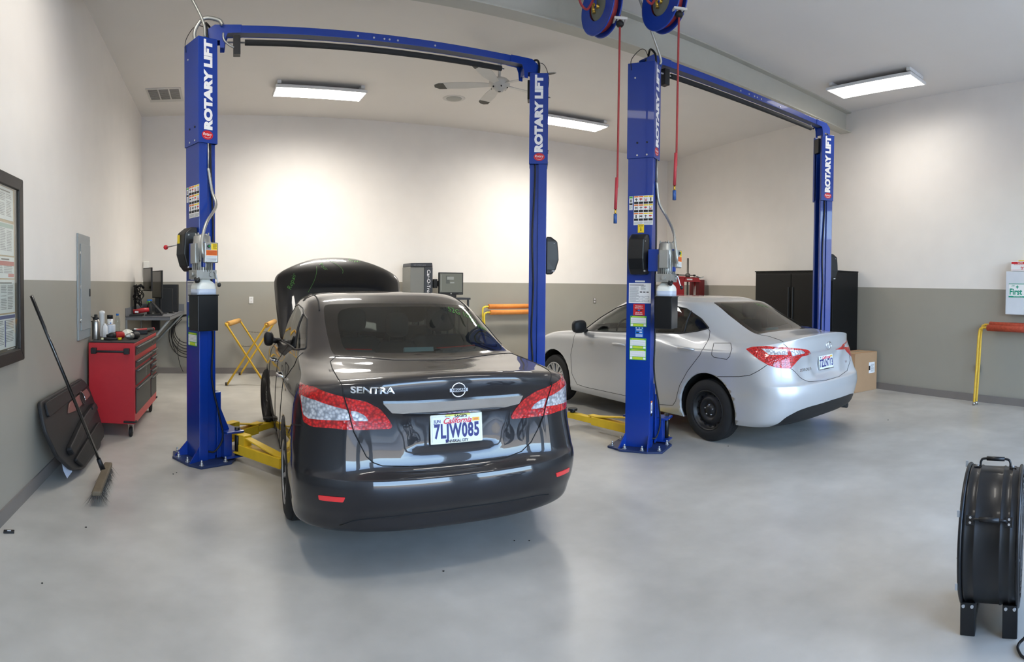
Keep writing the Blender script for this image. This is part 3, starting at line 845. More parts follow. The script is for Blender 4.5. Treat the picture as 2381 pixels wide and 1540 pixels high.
CP = {
    'glass_out': [(-0.492, 1.302, 1.419), (-0.019, 1.279, 1.426), (0.573, 1.282, 1.391), (0.547, 1.067, 1.291), (0.557, 0.859, 1.203), (0.567, 0.561, 1.119), (0.237, 0.547, 1.145), (-0.282, 0.523, 1.139), (-0.59, 0.609, 1.123), (-0.541, 0.757, 1.171), (-0.487, 0.925, 1.247), (-0.477, 1.101, 1.328)],
    'glass_in': [(-0.419, 1.248, 1.407), (-0.073, 1.237, 1.413), (0.575, 1.279, 1.389), (0.552, 1.057, 1.285), (0.564, 0.864, 1.203), (0.577, 0.645, 1.133), (0.283, 0.599, 1.155), (-0.209, 0.572, 1.151), (-0.495, 0.634, 1.144), (-0.475, 0.761, 1.186), (-0.427, 0.925, 1.259), (-0.42, 1.086, 1.332)],
    'win': [(-0.816, 3.127, 1.003), (-0.607, 3.256, 1.107), (-0.591, 3.083, 1.207), (-0.576, 2.893, 1.297), (-0.626, 2.584, 1.391), (-0.659, 2.207, 1.438), (-0.679, 1.642, 1.428), (-0.68, 1.445, 1.395), (-0.689, 1.366, 1.351), (-0.72, 1.236, 1.259), (-0.762, 1.131, 1.174), (-0.787, 1.23, 1.137), (-0.798, 1.426, 1.084), (-0.807, 1.809, 1.06), (-0.795, 2.387, 1.036)],
    'quarter': [(-0.704, 1.383, 1.336), (-0.796, 1.428, 1.088)],
    'lid': [(-0.59, 0.609, 1.123), (-0.575, 0.458, 1.105), (-0.629, 0.315, 1.086), (-0.664, 0.23, 1.051), (-0.622, 0.201, 1.004), (-0.65, 0.154, 0.816), (-0.536, 0.124, 0.725), (-0.447, 0.118, 0.681), (-0.392, 0.085, 0.66), (-0.163, 0.03, 0.65), (0.148, 0.041, 0.652), (0.476, 0.112, 0.675), (0.591, 0.135, 0.779), (0.657, 0.201, 0.95), (0.382, 0.115, 1.105), (0.564, 0.546, 1.117)],
    'lamp': [(-0.853, 0.551, 0.992), (-0.831, 0.489, 1.016), (-0.782, 0.363, 1.03), (-0.647, 0.215, 1.017), (-0.5, 0.152, 1.0), (-0.377, 0.126, 0.979), (-0.26, 0.155, 0.926), (-0.464, 0.142, 0.918), (-0.57, 0.151, 0.859), (-0.651, 0.153, 0.812), (-0.766, 0.228, 0.825), (-0.824, 0.3, 0.852), (-0.857, 0.385, 0.9), (-0.861, 0.465, 0.946)],
    'clear': [(-0.81, 0.394, 1.004), (-0.639, 0.21, 1.0), (-0.644, 0.19, 0.943), (-0.788, 0.311, 0.946)],
    'clear_in': [(-0.61, 0.193, 0.992), (-0.467, 0.142, 0.979), (-0.415, 0.133, 0.949), (-0.602, 0.167, 0.928)],
    'seam_b': [(-0.9, 0.871, 0.691), (-0.9, 0.596, 0.72), (-0.897, 0.466, 0.745), (-0.873, 0.371, 0.798), (-0.831, 0.31, 0.852)],
    'black': [(-0.734, 0.179, 0.325), (-0.714, 0.158, 0.35), (-0.554, 0.077, 0.413), (-0.144, 0.037, 0.414), (0.349, 0.041, 0.426), (0.677, 0.118, 0.41), (0.677, 0.141, 0.348), (0.59, 0.151, 0.285), (0.332, 0.169, 0.252), (-0.077, 0.15, 0.258), (-0.529, 0.12, 0.301)],
    'fuel': [(-0.892, 0.956, 0.902), (-0.833, 0.98, 1.02), (-0.829, 0.761, 1.035), (-0.86, 0.719, 0.984), (-0.892, 0.72, 0.909), (-0.896, 0.755, 0.876), (-0.895, 0.924, 0.883)],
    'door_r': [(-0.762, 1.131, 1.174), (-0.782, 1.078, 1.132), (-0.81, 1.064, 1.067), (-0.893, 1.114, 0.893), (-0.898, 1.288, 0.7), (-0.899, 1.397, 0.536), (-0.89, 1.46, 0.359), (-0.884, 1.511, 0.304), (-0.878, 1.722, 0.282), (-0.879, 2.309, 0.299), (-0.884, 3.071, 0.297)],
    'door_f': [(-0.828, 3.313, 0.991), (-0.893, 3.319, 0.858), (-0.898, 3.366, 0.684), (-0.899, 3.332, 0.432), (-0.887, 3.233, 0.309), (-0.884, 3.071, 0.297)],
    'handles': [(-0.884, 2.408, 0.905), (-0.858, 1.33, 0.959)],
    'sill': [(-0.879, 3.385, 0.264), (-0.865, 2.317, 0.246), (-0.87, 1.731, 0.251), (-0.866, 1.385, 0.232)],
    'plate': [(0.077, 0.17, 0.808)],
    'badge': [(0.037, 0.108, 0.987)],
    'corolla': [(-0.39, 0.145, 0.776)],
    'le': [(0.494, 0.145, 0.773)],
    'deckline': [(-0.629, 0.315, 1.086), (-0.386, 0.164, 1.115), (-0.036, 0.086, 1.13), (0.296, 0.102, 1.111)],
    'wheels': [(-0.888, 1.007, 0.306), (-0.899, 3.75, 0.409)],
}
# ------------------------------------------------------------------ black sedan
M_BLACKPAINT = mat('black_metallic_paint', rgb(11, 13, 21), 0.4, metal=0.0, coat=1.0, vary=0.1, scale=3, coat_rough=0.03, spec=.3)
def add_dust(m, col, amount):
    # dust settled on the faces that look up
    nt = m.node_tree; b = nt.nodes['Principled BSDF']; out = nt.nodes['Material Output']
    g = nt.nodes.new('ShaderNodeNewGeometry'); s = nt.nodes.new('ShaderNodeSeparateXYZ'); nt.links.new(g.outputs['True Normal'], s.inputs[0])
    r = nt.nodes.new('ShaderNodeMapRange'); r.inputs['From Min'].default_value = .25; r.inputs['From Max'].default_value = .95
    r.inputs['To Min'].default_value = 0.0; r.inputs['To Max'].default_value = amount
    nt.links.new(s.outputs['Z'], r.inputs[0])
    d = nt.nodes.new('ShaderNodeBsdfDiffuse'); d.inputs[0].default_value = col
    x = nt.nodes.new('ShaderNodeMixShader'); nt.links.new(r.outputs[0], x.inputs[0]); nt.links.new(b.outputs[0], x.inputs[1]); nt.links.new(d.outputs[0], x.inputs[2])
    nt.links.new(x.outputs[0], out.inputs[0])
add_dust(M_BLACKPAINT, rgb(120, 110, 100), .10)
M_FRIT = mat('black_glass_border', rgb(7, 7, 8), .12, coat=.6, vary=0)
M_PLATE = mat('plate_white', rgb(226, 232, 240), 0.35, vary=0.02)
M_PLBLUE = mat('plate_blue', rgb(38, 44, 110), 0.5)
M_RED_T = mat('script_red', rgb(215, 45, 60), 0.5)
M_YEL_T = mat('label_yellow', rgb(232, 226, 110), 0.5)
M_BLK_T = mat('lettering_black', rgb(18, 18, 18), 0.5)
M_GREEN_T = mat('green_marker', rgb(84, 158, 66), 0.6)
M_REFL = mat('red_reflector', rgb(225, 40, 45), 0.25, coat=1)

M_HOODPAINT = mat('clean_black_paint', rgb(9, 10, 12), 0.4, coat=1.0, vary=0.1, scale=3, coat_rough=0.04, spec=.3)

def cut_arches(bm, lay, arches):
    for (yc, zc, r) in arches:
        for mir in (False, True):
            P = []
            for i in range(30):
                a = -pi / 2 * 1.0 + 2 * pi * i / 30
                yy = yc + r * cos(a); zz = zc + r * sin(a)
                P.append((-yy, max(zz, -0.1)))
            # open downwards
            cut_region(bm, None, 'left', 99, lay, mir, only=None, P2=P)
            P = [(-(yc + r * .93), zc - .01 - .05), (-(yc - r * .93), zc - .06), (-(yc - r * .93), -.2), (-(yc + r * .93), -.2)]
            cut_region(bm, None, 'left', 99, lay, mir, only=None, P2=P)
    bad = [f for f in bm.faces if f[lay] == 99 and abs(f.calc_center_median().x) > .45]
    bmesh.ops.delete(bm, geom=bad, context='FACES')
    for f in bm.faces:
        if f[lay] == 99: f[lay] = 0
    # arch lips: pull the open rim inwards
    rim = [e for e in bm.edges if e.is_boundary and all(abs(v.co.x) > .5 and v.co.z < 1.0 for v in e.verts)]
    if rim:
        r = bmesh.ops.extrude_edge_only(bm, edges=rim)
        for v in r['geom']:
            if isinstance(v, bmesh.types.BMVert): v.co.x -= .028 * (1 if v.co.x > 0 else -1)

def license_plate(car, c, n, up_tilt, name, label, number, extra, frame_m, w=.318, h=.165):
    """flat plate with frame, centred c, facing local -y, tilted"""
    R = Matrix.Rotation(up_tilt, 4, 'X')
    B = Matrix.Translation(c) @ R
    f = MB(); f.M = B
    f.box((0, 0, 0), (w, .008, h))
    fr = f.build(name, frame_m, car, bevel=.004)
    fr['label'] = label
    p = MB(); p.M = B; p.box((0, -.0045, 0), (w - .02, .003, h - .022)); p.build('plate_face', M_PLATE, fr, bevel=.002)
    def T(x, z, off=-.0065): return B @ frame((x, off, z), (1, 0, 0), (0, 0, 1))
    t = MB(); t.text(number, h * .66, T(0, -h * .09), .0006, .004, sx=.62 if len(number) < 8 else .6, space=1.1); t.build('plate_number', M_PLBLUE, fr)
    t = MB(); t.text('California', h * .27, T(0, h * .27), .0005, .001, shear=.5); t.build('state_script', M_RED_T, fr)
    for (s_, x, z, sz, sx, m, bold, nm) in extra:
        t = MB(); t.text(s_, sz, T(x, z), .0006, bold, sx=sx); t.build(nm, m, fr)
    return fr, B

def build_sentra():
    X, Y, RZ = SENTRA_POSE
    car = thing('car', 'black four-door sedan with its hood raised, between the posts of the left lift', 'car', (X, Y, 0), RZ)
    bm = car_surface(SENTRA_RINGS, SENTRA_BARREL, post=sentra_post)
    lay = bm.faces.layers.int.new('rid')
    bvh = BVHTree.FromBMesh(bm)
    cut_arches(bm, lay, [(1.0, .335, .365), (3.72, .335, .365)])
    S = SP
    cut_region(bm, S['lid'], 'rearhigh', 2, lay, rnd=.04)
    for mir in (False, True):
        cut_region(bm, S['lamp'], 'lampL', 31 + mir, lay, mir, rnd=.015, only=(0, 2))
        cut_region(bm, S['clear'], 'lampL', 33 + mir, lay, mir, rnd=.01, only=(31 + mir,))
        cut_region(bm, S['clear_in'], 'lampL', 35 + mir, lay, mir, rnd=.01, only=(31 + mir,))
        cut_region(bm, S['reflector'], 'rear', 37 + mir, lay, mir, rnd=.006, only=0)
        cut_region(bm, None, 'left', 41 + mir, lay, mir, rnd=.03, only=0, P2=[(-3.42, 1.0), (-3.30, 1.06), (-2.95, 1.25), (-2.60, 1.375), (-2.25, 1.41), (-2.19, 1.07), (-2.8, 1.03)])
        cut_region(bm, None, 'left', 43 + mir, lay, mir, rnd=.04, only=0, P2=[(-2.13, 1.08), (-2.17, 1.41), (-1.75, 1.395), (-1.45, 1.33), (-1.10, 1.15), (-1.35, 1.12), (-1.7, 1.10)])
    cut_region(bm, S['glass_out'], 'rearhigh', 5, lay, rnd=.05, only=(0, 2))
    cut_region(bm, S['glass_in'], 'rearhigh', 6, lay, rnd=.05, only=5)
    cut_region(bm, S['chrome'], 'rear', 7, lay, rnd=.004, only=2)
    cut_region(bm, None, 'front', 8, lay, rnd=.06, only=0, P2=[(-.66, 1.06), (.66, 1.06), (.52, 1.42), (-.52, 1.42)])
    take(bm, lay, 6, 'rear_window', M_GLASS, car)
    take(bm, lay, 5, 'window_border', M_FRIT, car)
    take(bm, lay, 8, 'windshield', M_GLASSF, car)
    for k in (41, 42): take(bm, lay, k, 'front_door_window', M_GLASS, car)
    for k in (43, 44): take(bm, lay, k, 'rear_door_window', M_GLASS, car)
    for k in (31, 32):
        l = take(bm, lay, k, 'tail_lamp', M_LENS_RED, car, raise_=.004)
        take(bm, lay, k + 2, 'clear_lens', M_LENS_CLR, l, raise_=.005)
        take(bm, lay, k + 4, 'reverse_lens', M_LENS_CLR, l, raise_=.005)
    for k in (37, 38): take(bm, lay, k, 'bumper_reflector', M_REFL, car, raise_=.004)
    take(bm, lay, 7, 'chrome_strip', M_CHROME, car, raise_=.012)
    lid = take(bm, lay, 2, 'trunk_lid', M_BLACKPAINT, car)
    me = bpy.data.meshes.new('body'); bm.to_mesh(me); me.materials.append(M_BLACKPAINT)
    body = bpy.data.objects.new('body', me); COL.objects.link(body); body.parent = car
    # seams
    g = MB()
    def seam(P3, vn, mir=False, r=.0032, mb=g, off=0.0):
        p = seam_pts(bvh, P3, vn, mir, off=off)
        if len(p) > 1: mb.tube(p, r, 6)
    seam(S['lid'] + [S['lid'][0]], 'rearhigh')
    LD = [(1.10, 1.13), (1.28, 1.06), (1.42, .95), (1.40, .75), (1.33, .6)]   # rear door edge (y, z)
    for mir in (False, True):
        f = lambda L: [(-.9, y, z) for (y, z) in L]
        seam(f([(1.08, 1.12), (1.16, 1.02), (1.30, .90), (1.36, .78), (1.42, .60), (1.55, .42), (1.62, .30)]), 'left', mir)
        seam(f([(2.16, 1.08), (2.17, .8), (2.18, .30)]), 'left', mir)
        seam(f([(3.30, 1.0), (3.32, .8), (3.2, .5), (3.15, .30)]), 'left', mir)
        seam(f([(1.62, .30), (2.18, .285), (3.15, .29)]), 'left', mir)
        seam([(-.83, .30, .80), (-.86, .48, .77), (-.88, .62, .68)], 'lampL', mir)
    seam(S['lid'][4:8], 'rearhigh', off=.006); seam([(-p[0], p[1], p[2]) for p in S['lid'][4:8]], 'rearhigh', off=.006)
    seam(S['crease'], 'rear', r=.004)
    for mir in (False, True): seam([(-.60, 1.42, 1.4), (-.585, 1.6, 1.4), (-.575, 2.2, 1.4), (-.55, 2.8, 1.4)], 'top', mir, r=.006)
    g.build('panel_gap', M_SEAM, car)
    # window trims
    for mir in (False, True):
        t = MB()
        f = lambda L: [(-.9, -y, z) for (y, z) in L]
        seam(f([(-3.42, 1.0), (-2.8, 1.03), (-2.15, 1.07), (-1.35, 1.11), (-1.10, 1.145)]), 'left', mir, .007, t)
        seam(f([(-1.10, 1.15), (-1.45, 1.335), (-1.75, 1.40), (-2.2, 1.415), (-2.6, 1.38), (-2.95, 1.255), (-3.3, 1.06)]), 'left', mir, .006, t)
        seam(f([(-1.48, 1.11), (-1.60, 1.36)]), 'left', mir, .010, t)
        t.build('window_trim', M_BLACKPL, car)
    # badges
    b = MB(); surf_text(b, bvh, 'SENTRA', .045, S['sentra'][0], 'rear', .003, .0012, .004, sx=1.42, rot=-.01); b.build('model_lettering', M_CHROME, lid)
    bc = Vector(S['badge'][0])
    hb = surf(bvh, 'rear', (bc.x, bc.z), False, .004)
    e = MB()
    e.tube([hb + Vector((.040 * cos(a), 0, .038 * sin(a))) for a in [2 * pi * i / 32 for i in range(32)]], .0045, 8, closed=True)
    e.box(hb, (.108, .008, .020))
    bo = e.build('brand_emblem', M_CHROME, lid, bevel=.001)
    e = MB(); e.text('NISSAN', .020, frame(hb + Vector((0, -.0045, 0)), (1, 0, 0), (0, 0, 1)), .0005, .0006, sx=1.15, space=1.08); e.build('emblem_lettering', M_BLK_T, bo)
    pc = surf(bvh, 'rear', (S['plate'][0][0], .775), False, .012)
    ex = [('UNIVERSAL CITY', 0, -.069, .021, .85, M_BLK_T, .0006, 'frame_lettering'), ('SAGE\'S', .025, .069, .021, 1.2, M_BLK_T, .0008, 'dealer_lettering'),
          ('Morris', -.055, .069, .012, 1, M_BLK_T, 0, 'dealer_script'), ('JUN', -.118, .044, .026, .9, M_PLBLUE, .0006, 'month_tag'), ('2020', .118, .046, .014, 1, M_RED_T, .0003, 'year_digits')]
    fr, B = license_plate(car, pc, None, -.10, 'license_plate', 'white and yellow framed rear plate', '7LJW085', ex, mat('plate_frame_cream', rgb(232, 232, 214), .4))
    q = MB(); q.M = B
    q.box((.01, -.0045, .0695), (.15, .002, .022)); q.build('yellow_band', M_YEL_T, fr)
    q = MB(); q.M = B; q.box((.118, -.0062, .046), (.044, .001, .02)); q.build('year_sticker', mat('sticker_orange', rgb(240, 190, 70), .5), fr)
    # door handles, mirror
    for mir in (-1, 1):
        for yy, zz in ((1.52, .90), (2.62, .88)):
            h = MB(); h.tube(smoothpath([(mir * .872, yy - .10, zz), (mir * .905, yy - .07, zz + .006), (mir * .912, yy, zz + .008), (mir * .905, yy + .07, zz + .004), (mir * .872, yy + .1, zz)], 4), .0105, 8)
            h.build('door_handle', M_CHROME, car)
        mm = MB()
        def mf(u, v):
            a = u * 2 * pi; b = (v - .5) * pi
            c = lambda q: abs(q) ** .75 * (1 if q > 0 else -1)
            return (mir * (.905 + .052 * c(cos(a)) * c(cos(b))), 3.14 + .055 * c(sin(a)) * c(cos(b)), 1.03 + .075 * c(sin(b)))
        mm.sheet(mf, 20, 12, closed_u=True)
        mm.cyl((mir * .78, 3.18, 1.0), (mir * .88, 3.13, 1.02), .03, n=10)
        mm.build('side_mirror', M_BLACKPL, car)
    # green marker writing on the rear glass
    w = MB()
    for i, (s_, x, z, sz) in enumerate((('S2G 100', .47, 1.375, .055), ('Clr', .55, 1.32, .045), ('10am', .60, 1.27, .045))):
        surf_text(w, bvh, s_, sz, (x, 1.2, z), 'rear', .0003, -.0011, .003, rot=-.35, shear=.2)
    w.build('marker_writing', M_GREEN_T, car)
    # wheels and wells
    for sd in (-1, 1):
        for yy in (1.0, 3.72):
            wheel_well(car, yy, .335, .368, sd, .84)
        make_wheel(car, sd * .898, 1.0, .318, 'cover', R=.318)
        make_wheel(car, sd * .93, 3.72, .318, 'steel', R=.318, steer=.12)
    # interior
    u = MB(); u.bx(-.72, .72, .35, 4.3, .24, .30); u.build('underbody', M_WELL, car)
    p = MB()
    p.prism([(-.70, .95), (.70, .95), (.66, 1.35), (-.66, 1.35)], 1.04, 1.06)
    p.prism([(-.66, 3.05), (.66, 3.05), (.60, 3.55), (-.60, 3.55)], .90, .985)
    p.bx(-.7, .7, 1.3, 3.4, .30, .34)
    p.build('cabin_trim', M_INT, car, bevel=.01)
    for x in (-.36, .36):
        seat(car, x, 2.42, .60, .52)
        seat(car, x, 1.62, .58, .60, 'rear_seat', .15)
    seat(car, 0, 1.60, .54, .4, 'rear_seat', .11)
    l = MB(); l.box((.02, .90, 1.145), (.21, .035, .03), (-.3, 0, 0)); l.build('high_brake_lamp', mat('brake_lamp_pale', rgb(150, 195, 205), .25, coat=1), car)
    for sx in (-1, 1): l = MB(); l.box((sx * .40, 1.13, 1.10), (.30, .16, .05), (0, sx * -.04, 0)); l.build('shelf_speaker_cover', mat('grey_cloth', rgb(120, 125, 130), .9), car)
    for sx in (-1, 1): l = MB(); l.box((sx * .40, 1.18, 1.130), (.30, .03, .008), (0, sx * -.04, 0)); l.build('red_trim_strip', M_REFL, car)
    l = MB(); l.lathe([(.001, .05), (.04, .04), (.05, 0), (.035, -.03), (.05, -.035), (.05, -.06), (.001, -.06)], c=(-.33, 2.95, 1.30), n=12); l.build('hanging_mirror_ornament', mat('dark_red', rgb(150, 30, 35), .6), car)
    ex = MB(); ex.cyl((-.40, .26, .222), (-.40, .55, .24), .022); ex.build('exhaust_tip', mat('dull_steel', rgb(120, 120, 118), .5, metal=.7), car)
    # raised hood
    hd = MB()
    W0, W1 = .66, .60
    ang = radians(62)
    def hood(u, v, off=0.0):
        # u across, v from the hinge to the nose
        wv = .70 + .055 * sin(min(1, v * 1.25) * pi / 2) - .26 * max(0, (v - .72) / .28) ** 2.2
        x = (u * 2 - 1) * wv
        L = 1.10 * v - .09 * (abs(u * 2 - 1) ** 2.5) * v
        bulge = .055 * sin(pi * min(1, v * .95)) * (1 - abs(u * 2 - 1) ** 4) + .02
        drop = -.05 * abs(u * 2 - 1) ** 6 - .10 * max(0, (v - .75) / .25) ** 2
        n = bulge + drop - off
        return (x - .045, 3.62 + L * cos(ang) - n * sin(ang), .98 + L * sin(ang) + n * cos(ang))
    hd.sheet(lambda u, v: hood(u, v), 41, 25)
    hd.sheet(lambda u, v: hood(1 - u, v, .03), 41, 25)
    ho = hd.build('hood', M_HOODPAINT, car, fix=False)
    sm = ho.modifiers.new('thick', 'SOLIDIFY'); sm.thickness = .004
    hbm = bmesh.new(); hbm.from_mesh(ho.data); hv = BVHTree.FromBMesh(hbm); hbm.free()
    for (s_, x, z, sz, rot) in (('Repair', -.60, 1.62, .075, 1.2), ('Pair', -.22, 1.80, .07, -.8), ('Repair', .18, 1.88, .06, -.1)):
        w = MB()
        surf_text(w, hv, s_, sz, (x, 0, z), 'rear', .0003, -.0016, .004, rot=rot, shear=.2); w.build('repair_writing', M_GREEN_T, ho)
    p1 = [surf(hv, 'rear', q, False, .004) for q in [(-.42 + .12 * sin(t * 1.6), 1.50 + .30 * t) for t in [i / 12 for i in range(13)]]]
    w = MB(); w.tube([q for q in p1 if q is not None], .0015, 5); w.build('marker_line', M_GREEN_T, ho)
    p1 = [surf(hv, 'rear', q, False, .004) for q in [(-.12 + .13 * sin(1.2 + t * 2.2), 1.72 + .17 * t) for t in [i / 12 for i in range(13)]]]
    w = MB(); w.tube([q for q in p1 if q is not None], .0015, 5); w.build('marker_line', M_GREEN_T, ho)
    return car
build_sentra()
M_SILVER = mat('silver_metallic_paint', rgb(196, 198, 200), 0.36, metal=0.35, coat=0.9, vary=0.03, scale=3, coat_rough=0.05)
def build_corolla():
    X, Y, RZ = COROLLA_POSE
    car = thing('car', 'silver four-door sedan parked in the right lift, black steel rear wheel towards the left', 'car', (X, Y, 0), RZ)
    bm = car_surface(COROLLA_RINGS, COROLLA_BARREL, post=corolla_post)
    lay = bm.faces.layers.int.new('rid')
    bvh = BVHTree.FromBMesh(bm)
    cut_arches(bm, lay, [(1.02, .335, .378), (3.76, .345, .378)])
    S = CP
    cut_region(bm, S['lid'][:13] + [(.60, .30, 1.09), (.59, .46, 1.11), (.60, .60, 1.123)], 'rearhigh', 2, lay, rnd=.03)
    for mir in (False, True):
        cut_region(bm, S['lamp'], 'lampL', 31 + mir, lay, mir, rnd=.012, only=(0, 2))
        cut_region(bm, S['clear'], 'lampL', 33 + mir, lay, mir, rnd=.008, only=(31 + mir,))
        cut_region(bm, S['clear_in'], 'lampL', 35 + mir, lay, mir, rnd=.008, only=(31 + mir,))
        cut_region(bm, S['fuel'], 'left', 9, lay, mir, rnd=.03, only=0) if not mir else None
        cut_region(bm, None, 'left', 41 + mir, lay, mir, rnd=.03, only=0, P2=[(-3.36, 1.0), (-3.25, 1.075), (-3.0, 1.20), (-2.75, 1.31), (-2.45, 1.385), (-2.24, 1.395), (-2.18, 1.065), (-2.8, 1.03)])
        cut_region(bm, None, 'left', 43 + mir, lay, mir, rnd=.04, only=0, P2=[(-2.11, 1.07), (-2.17, 1.395), (-1.75, 1.385), (-1.48, 1.35), (-1.25, 1.25), (-1.11, 1.165), (-1.25, 1.13), (-1.5, 1.09)])
    G = [(-.60, .60, 1.12), (-.56, .76, 1.17), (-.52, .93, 1.25), (-.49, 1.12, 1.33), (-.465, 1.34, 1.415)]
    g2 = [(-x, y, z) for (x, y, z) in reversed(G)]
    cut_region(bm, G + [(0, 1.31, 1.43)] + g2 + [(.28, .545, 1.142), (0, .53, 1.144), (-.28, .545, 1.142)], 'rearhigh', 5, lay, rnd=.04, only=(0, 2))
    G = [(-.53, .64, 1.14), (-.50, .77, 1.185), (-.46, .93, 1.26), (-.43, 1.12, 1.34), (-.41, 1.30, 1.405)]
    g2 = [(-x, y, z) for (x, y, z) in reversed(G)]
    cut_region(bm, G + [(0, 1.275, 1.418)] + g2 + [(.28, .59, 1.155), (0, .575, 1.157), (-.28, .59, 1.155)], 'rearhigh', 6, lay, rnd=.05, only=5)
    cut_region(bm, None, 'rear', 7, lay, rnd=.05, only=0, P2=[(-.78, .20), (-.73, .34), (-.60, .40), (-.45, .42), (0, .425), (.45, .42), (.60, .40), (.73, .34), (.78, .20)])
    cut_region(bm, None, 'front', 8, lay, rnd=.06, only=0, P2=[(-.66, 1.06), (.66, 1.06), (.54, 1.40), (-.54, 1.40)])
    take(bm, lay, 6, 'rear_window', M_GLASS, car)
    take(bm, lay, 5, 'window_border', M_FRIT, car)
    take(bm, lay, 8, 'windshield', M_GLASSF, car)
    take(bm, lay, 7, 'bumper_valance', M_BLACKPL, car)
    take(bm, lay, 9, 'fuel_door', M_SILVER, car)
    for k in (41, 42): take(bm, lay, k, 'front_door_window', M_GLASS, car)
    for k in (43, 44): take(bm, lay, k, 'rear_door_window', M_GLASS, car)
    for k in (31, 32):
        l = take(bm, lay, k, 'tail_lamp', M_LENS_RED, car, raise_=.004)
        take(bm, lay, k + 2, 'clear_lens', M_LENS_CLR, l, raise_=.005)
        take(bm, lay, k + 4, 'reverse_lens', M_LENS_CLR, l, raise_=.005)
    lid = take(bm, lay, 2, 'trunk_lid', M_SILVER, car)
    me = bpy.data.meshes.new('body'); bm.to_mesh(me); me.materials.append(M_SILVER)
    body = bpy.data.objects.new('body', me); COL.objects.link(body); body.parent = car
    g = MB()
    def seam(P3, vn, mir=False, r=.003, mb=g, off=0.0):
        p = seam_pts(bvh, P3, vn, mir, off=off)
        if len(p) > 1: mb.tube(p, r, 6)
    seam(S['lid'][:13] + [(.60, .30, 1.09), (.59, .46, 1.11), (.60, .60, 1.123)], 'rearhigh')
    seam(S['fuel'] + [S['fuel'][0]], 'left')
    for mir in (False, True):
        seam(S['door_r'], 'left', mir); seam(S['door_f'], 'left', mir)
        seam([(-.88, 2.15, 1.06), (-.88, 2.17, .8), (-.88, 2.18, .30)], 'left', mir)
        seam(S['seam_b'], 'lampL', mir); seam([(-.9, 1.33, .70), (-.9, .871, .691)][1:] + [(-.9, .60, .72)], 'left', mir)
    g.build('panel_gap', M_SEAM, car)
    f = lambda L: [(-.9, y, z) for (y, z) in L]
    for mir in (False, True):
        t = MB()
        seam(f([(3.36, .995), (2.8, 1.025), (2.15, 1.06), (1.5, 1.085), (1.25, 1.125), (1.11, 1.162)]), 'left', mir, .007, t)
        seam(f([(1.11, 1.165), (1.25, 1.255), (1.48, 1.355), (1.75, 1.39), (2.2, 1.40), (2.45, 1.39), (2.75, 1.315), (3.0, 1.205), (3.25, 1.08), (3.36, 1.0)]), 'left', mir, .008, t)
        seam(f([(1.44, 1.09), (1.41, 1.335)]), 'left', mir, .010, t)
        t.build('window_trim', M_BLACKPL, car)
    b = MB(); surf_text(b, bvh, 'COROLLA', .040, S['corolla'][0], 'rear', .003, .0008, .004, sx=1.25, shear=.25); b.build('model_lettering', M_CHROME, lid)
    b = MB(); surf_text(b, bvh, 'LE', .034, S['le'][0], 'rear', .003, .0006, .004, sx=1.1); b.build('trim_lettering', M_CHROME, lid)
    hb = surf(bvh, 'rear', (.02, .995), False, .004)
    e = MB()
    el = lambda a, b2, dz=0: [hb + Vector((a * cos(q), 0, dz + b2 * sin(q))) for q in [2 * pi * i / 28 for i in range(28)]]
    e.tube(el(.056, .042), .0042, 8, closed=True); e.tube(el(.017, .040), .0036, 8, closed=True); e.tube(el(.038, .014, .018), .0036, 8, closed=True)
    e.build('brand_emblem', M_CHROME, lid)
    pc = surf(bvh, 'rear', (.06, .815), False, .012)
    fr, B = license_plate(car, Vector(pc), None, -.12, 'license_plate', 'rear plate in a chrome frame', '7ZLN713', [('JUL', -.115, .05, .02, .9, M_PLBLUE, .0003, 'month_tag'), ('LONGO', 0, -.069, .016, 1, M_CHROME, .0006, 'frame_lettering')][:1], M_CHROME)
    q = MB(); q.M = B; q.box((.115, -.0062, .052), (.044, .001, .018)); q.build('year_sticker', mat('sticker_orange', rgb(240, 190, 70), .5), fr)
    q = MB(); q.M = B; q.box((0, -.0048, -.070), (.12, .002, .018)); q.build('frame_label', M_BLACKPL, fr)
    for mir in (-1, 1):
        for yy, zz in ((1.33, .935), (2.42, .895)):
            h = MB(); 
            h.tube(smoothpath([(mir * .872, yy - .11, zz), (mir * .908, yy - .08, zz + .008), (mir * .918, yy, zz + .012), (mir * .908, yy + .08, zz + .006), (mir * .872, yy + .11, zz)], 4), [.009] + [.013] * 15 + [.009], 8) if False else h.tube(smoothpath([(mir * .872, yy - .11, zz), (mir * .908, yy - .08, zz + .008), (mir * .918, yy, zz + .012), (mir * .908, yy + .08, zz + .006), (mir * .872, yy + .11, zz)], 4), .0125, 8)
            h.build('door_handle', M_SILVER, car)
            h = MB(); h.lathe([(.0005, -.002), (.05, -.0025), (.062, .004)], c=(0, 0, 0), axis='x', n=20)
            h.M = Matrix.Identity(4)
        mm = MB()
        def mf(u, v):
            a = u * 2 * pi; b_ = (v - .5) * pi
            c_ = lambda q: abs(q) ** .7 * (1 if q > 0 else -1)
            return (mir * (.965 + .105 * c_(cos(a)) * c_(cos(b_))), 3.10 + .05 * c_(sin(a)) * c_(cos(b_)), 1.075 + .085 * c_(sin(b_)))
        mm.sheet(mf, 20, 12, closed_u=True)
        mm.cyl((mir * .80, 3.16, 1.01), (mir * .92, 3.12, 1.03), .03, n=10)
        mm.build('side_mirror', M_BLACKPL, car)
    for sd in (-1, 1):
        for yy in (1.02, 3.76): wheel_well(car, yy, .34, .38, sd, .845)
    make_wheel(car, -.885, 1.02, .322, 'steel', R=.322, rimr=.202); make_wheel(car, .885, 1.02, .322, 'steel', R=.322, rimr=.202)
    make_wheel(car, -.885, 3.76, .322, 'alloy', R=.322, rimr=.212); make_wheel(car, .885, 3.76, .322, 'alloy', R=.322, rimr=.212)
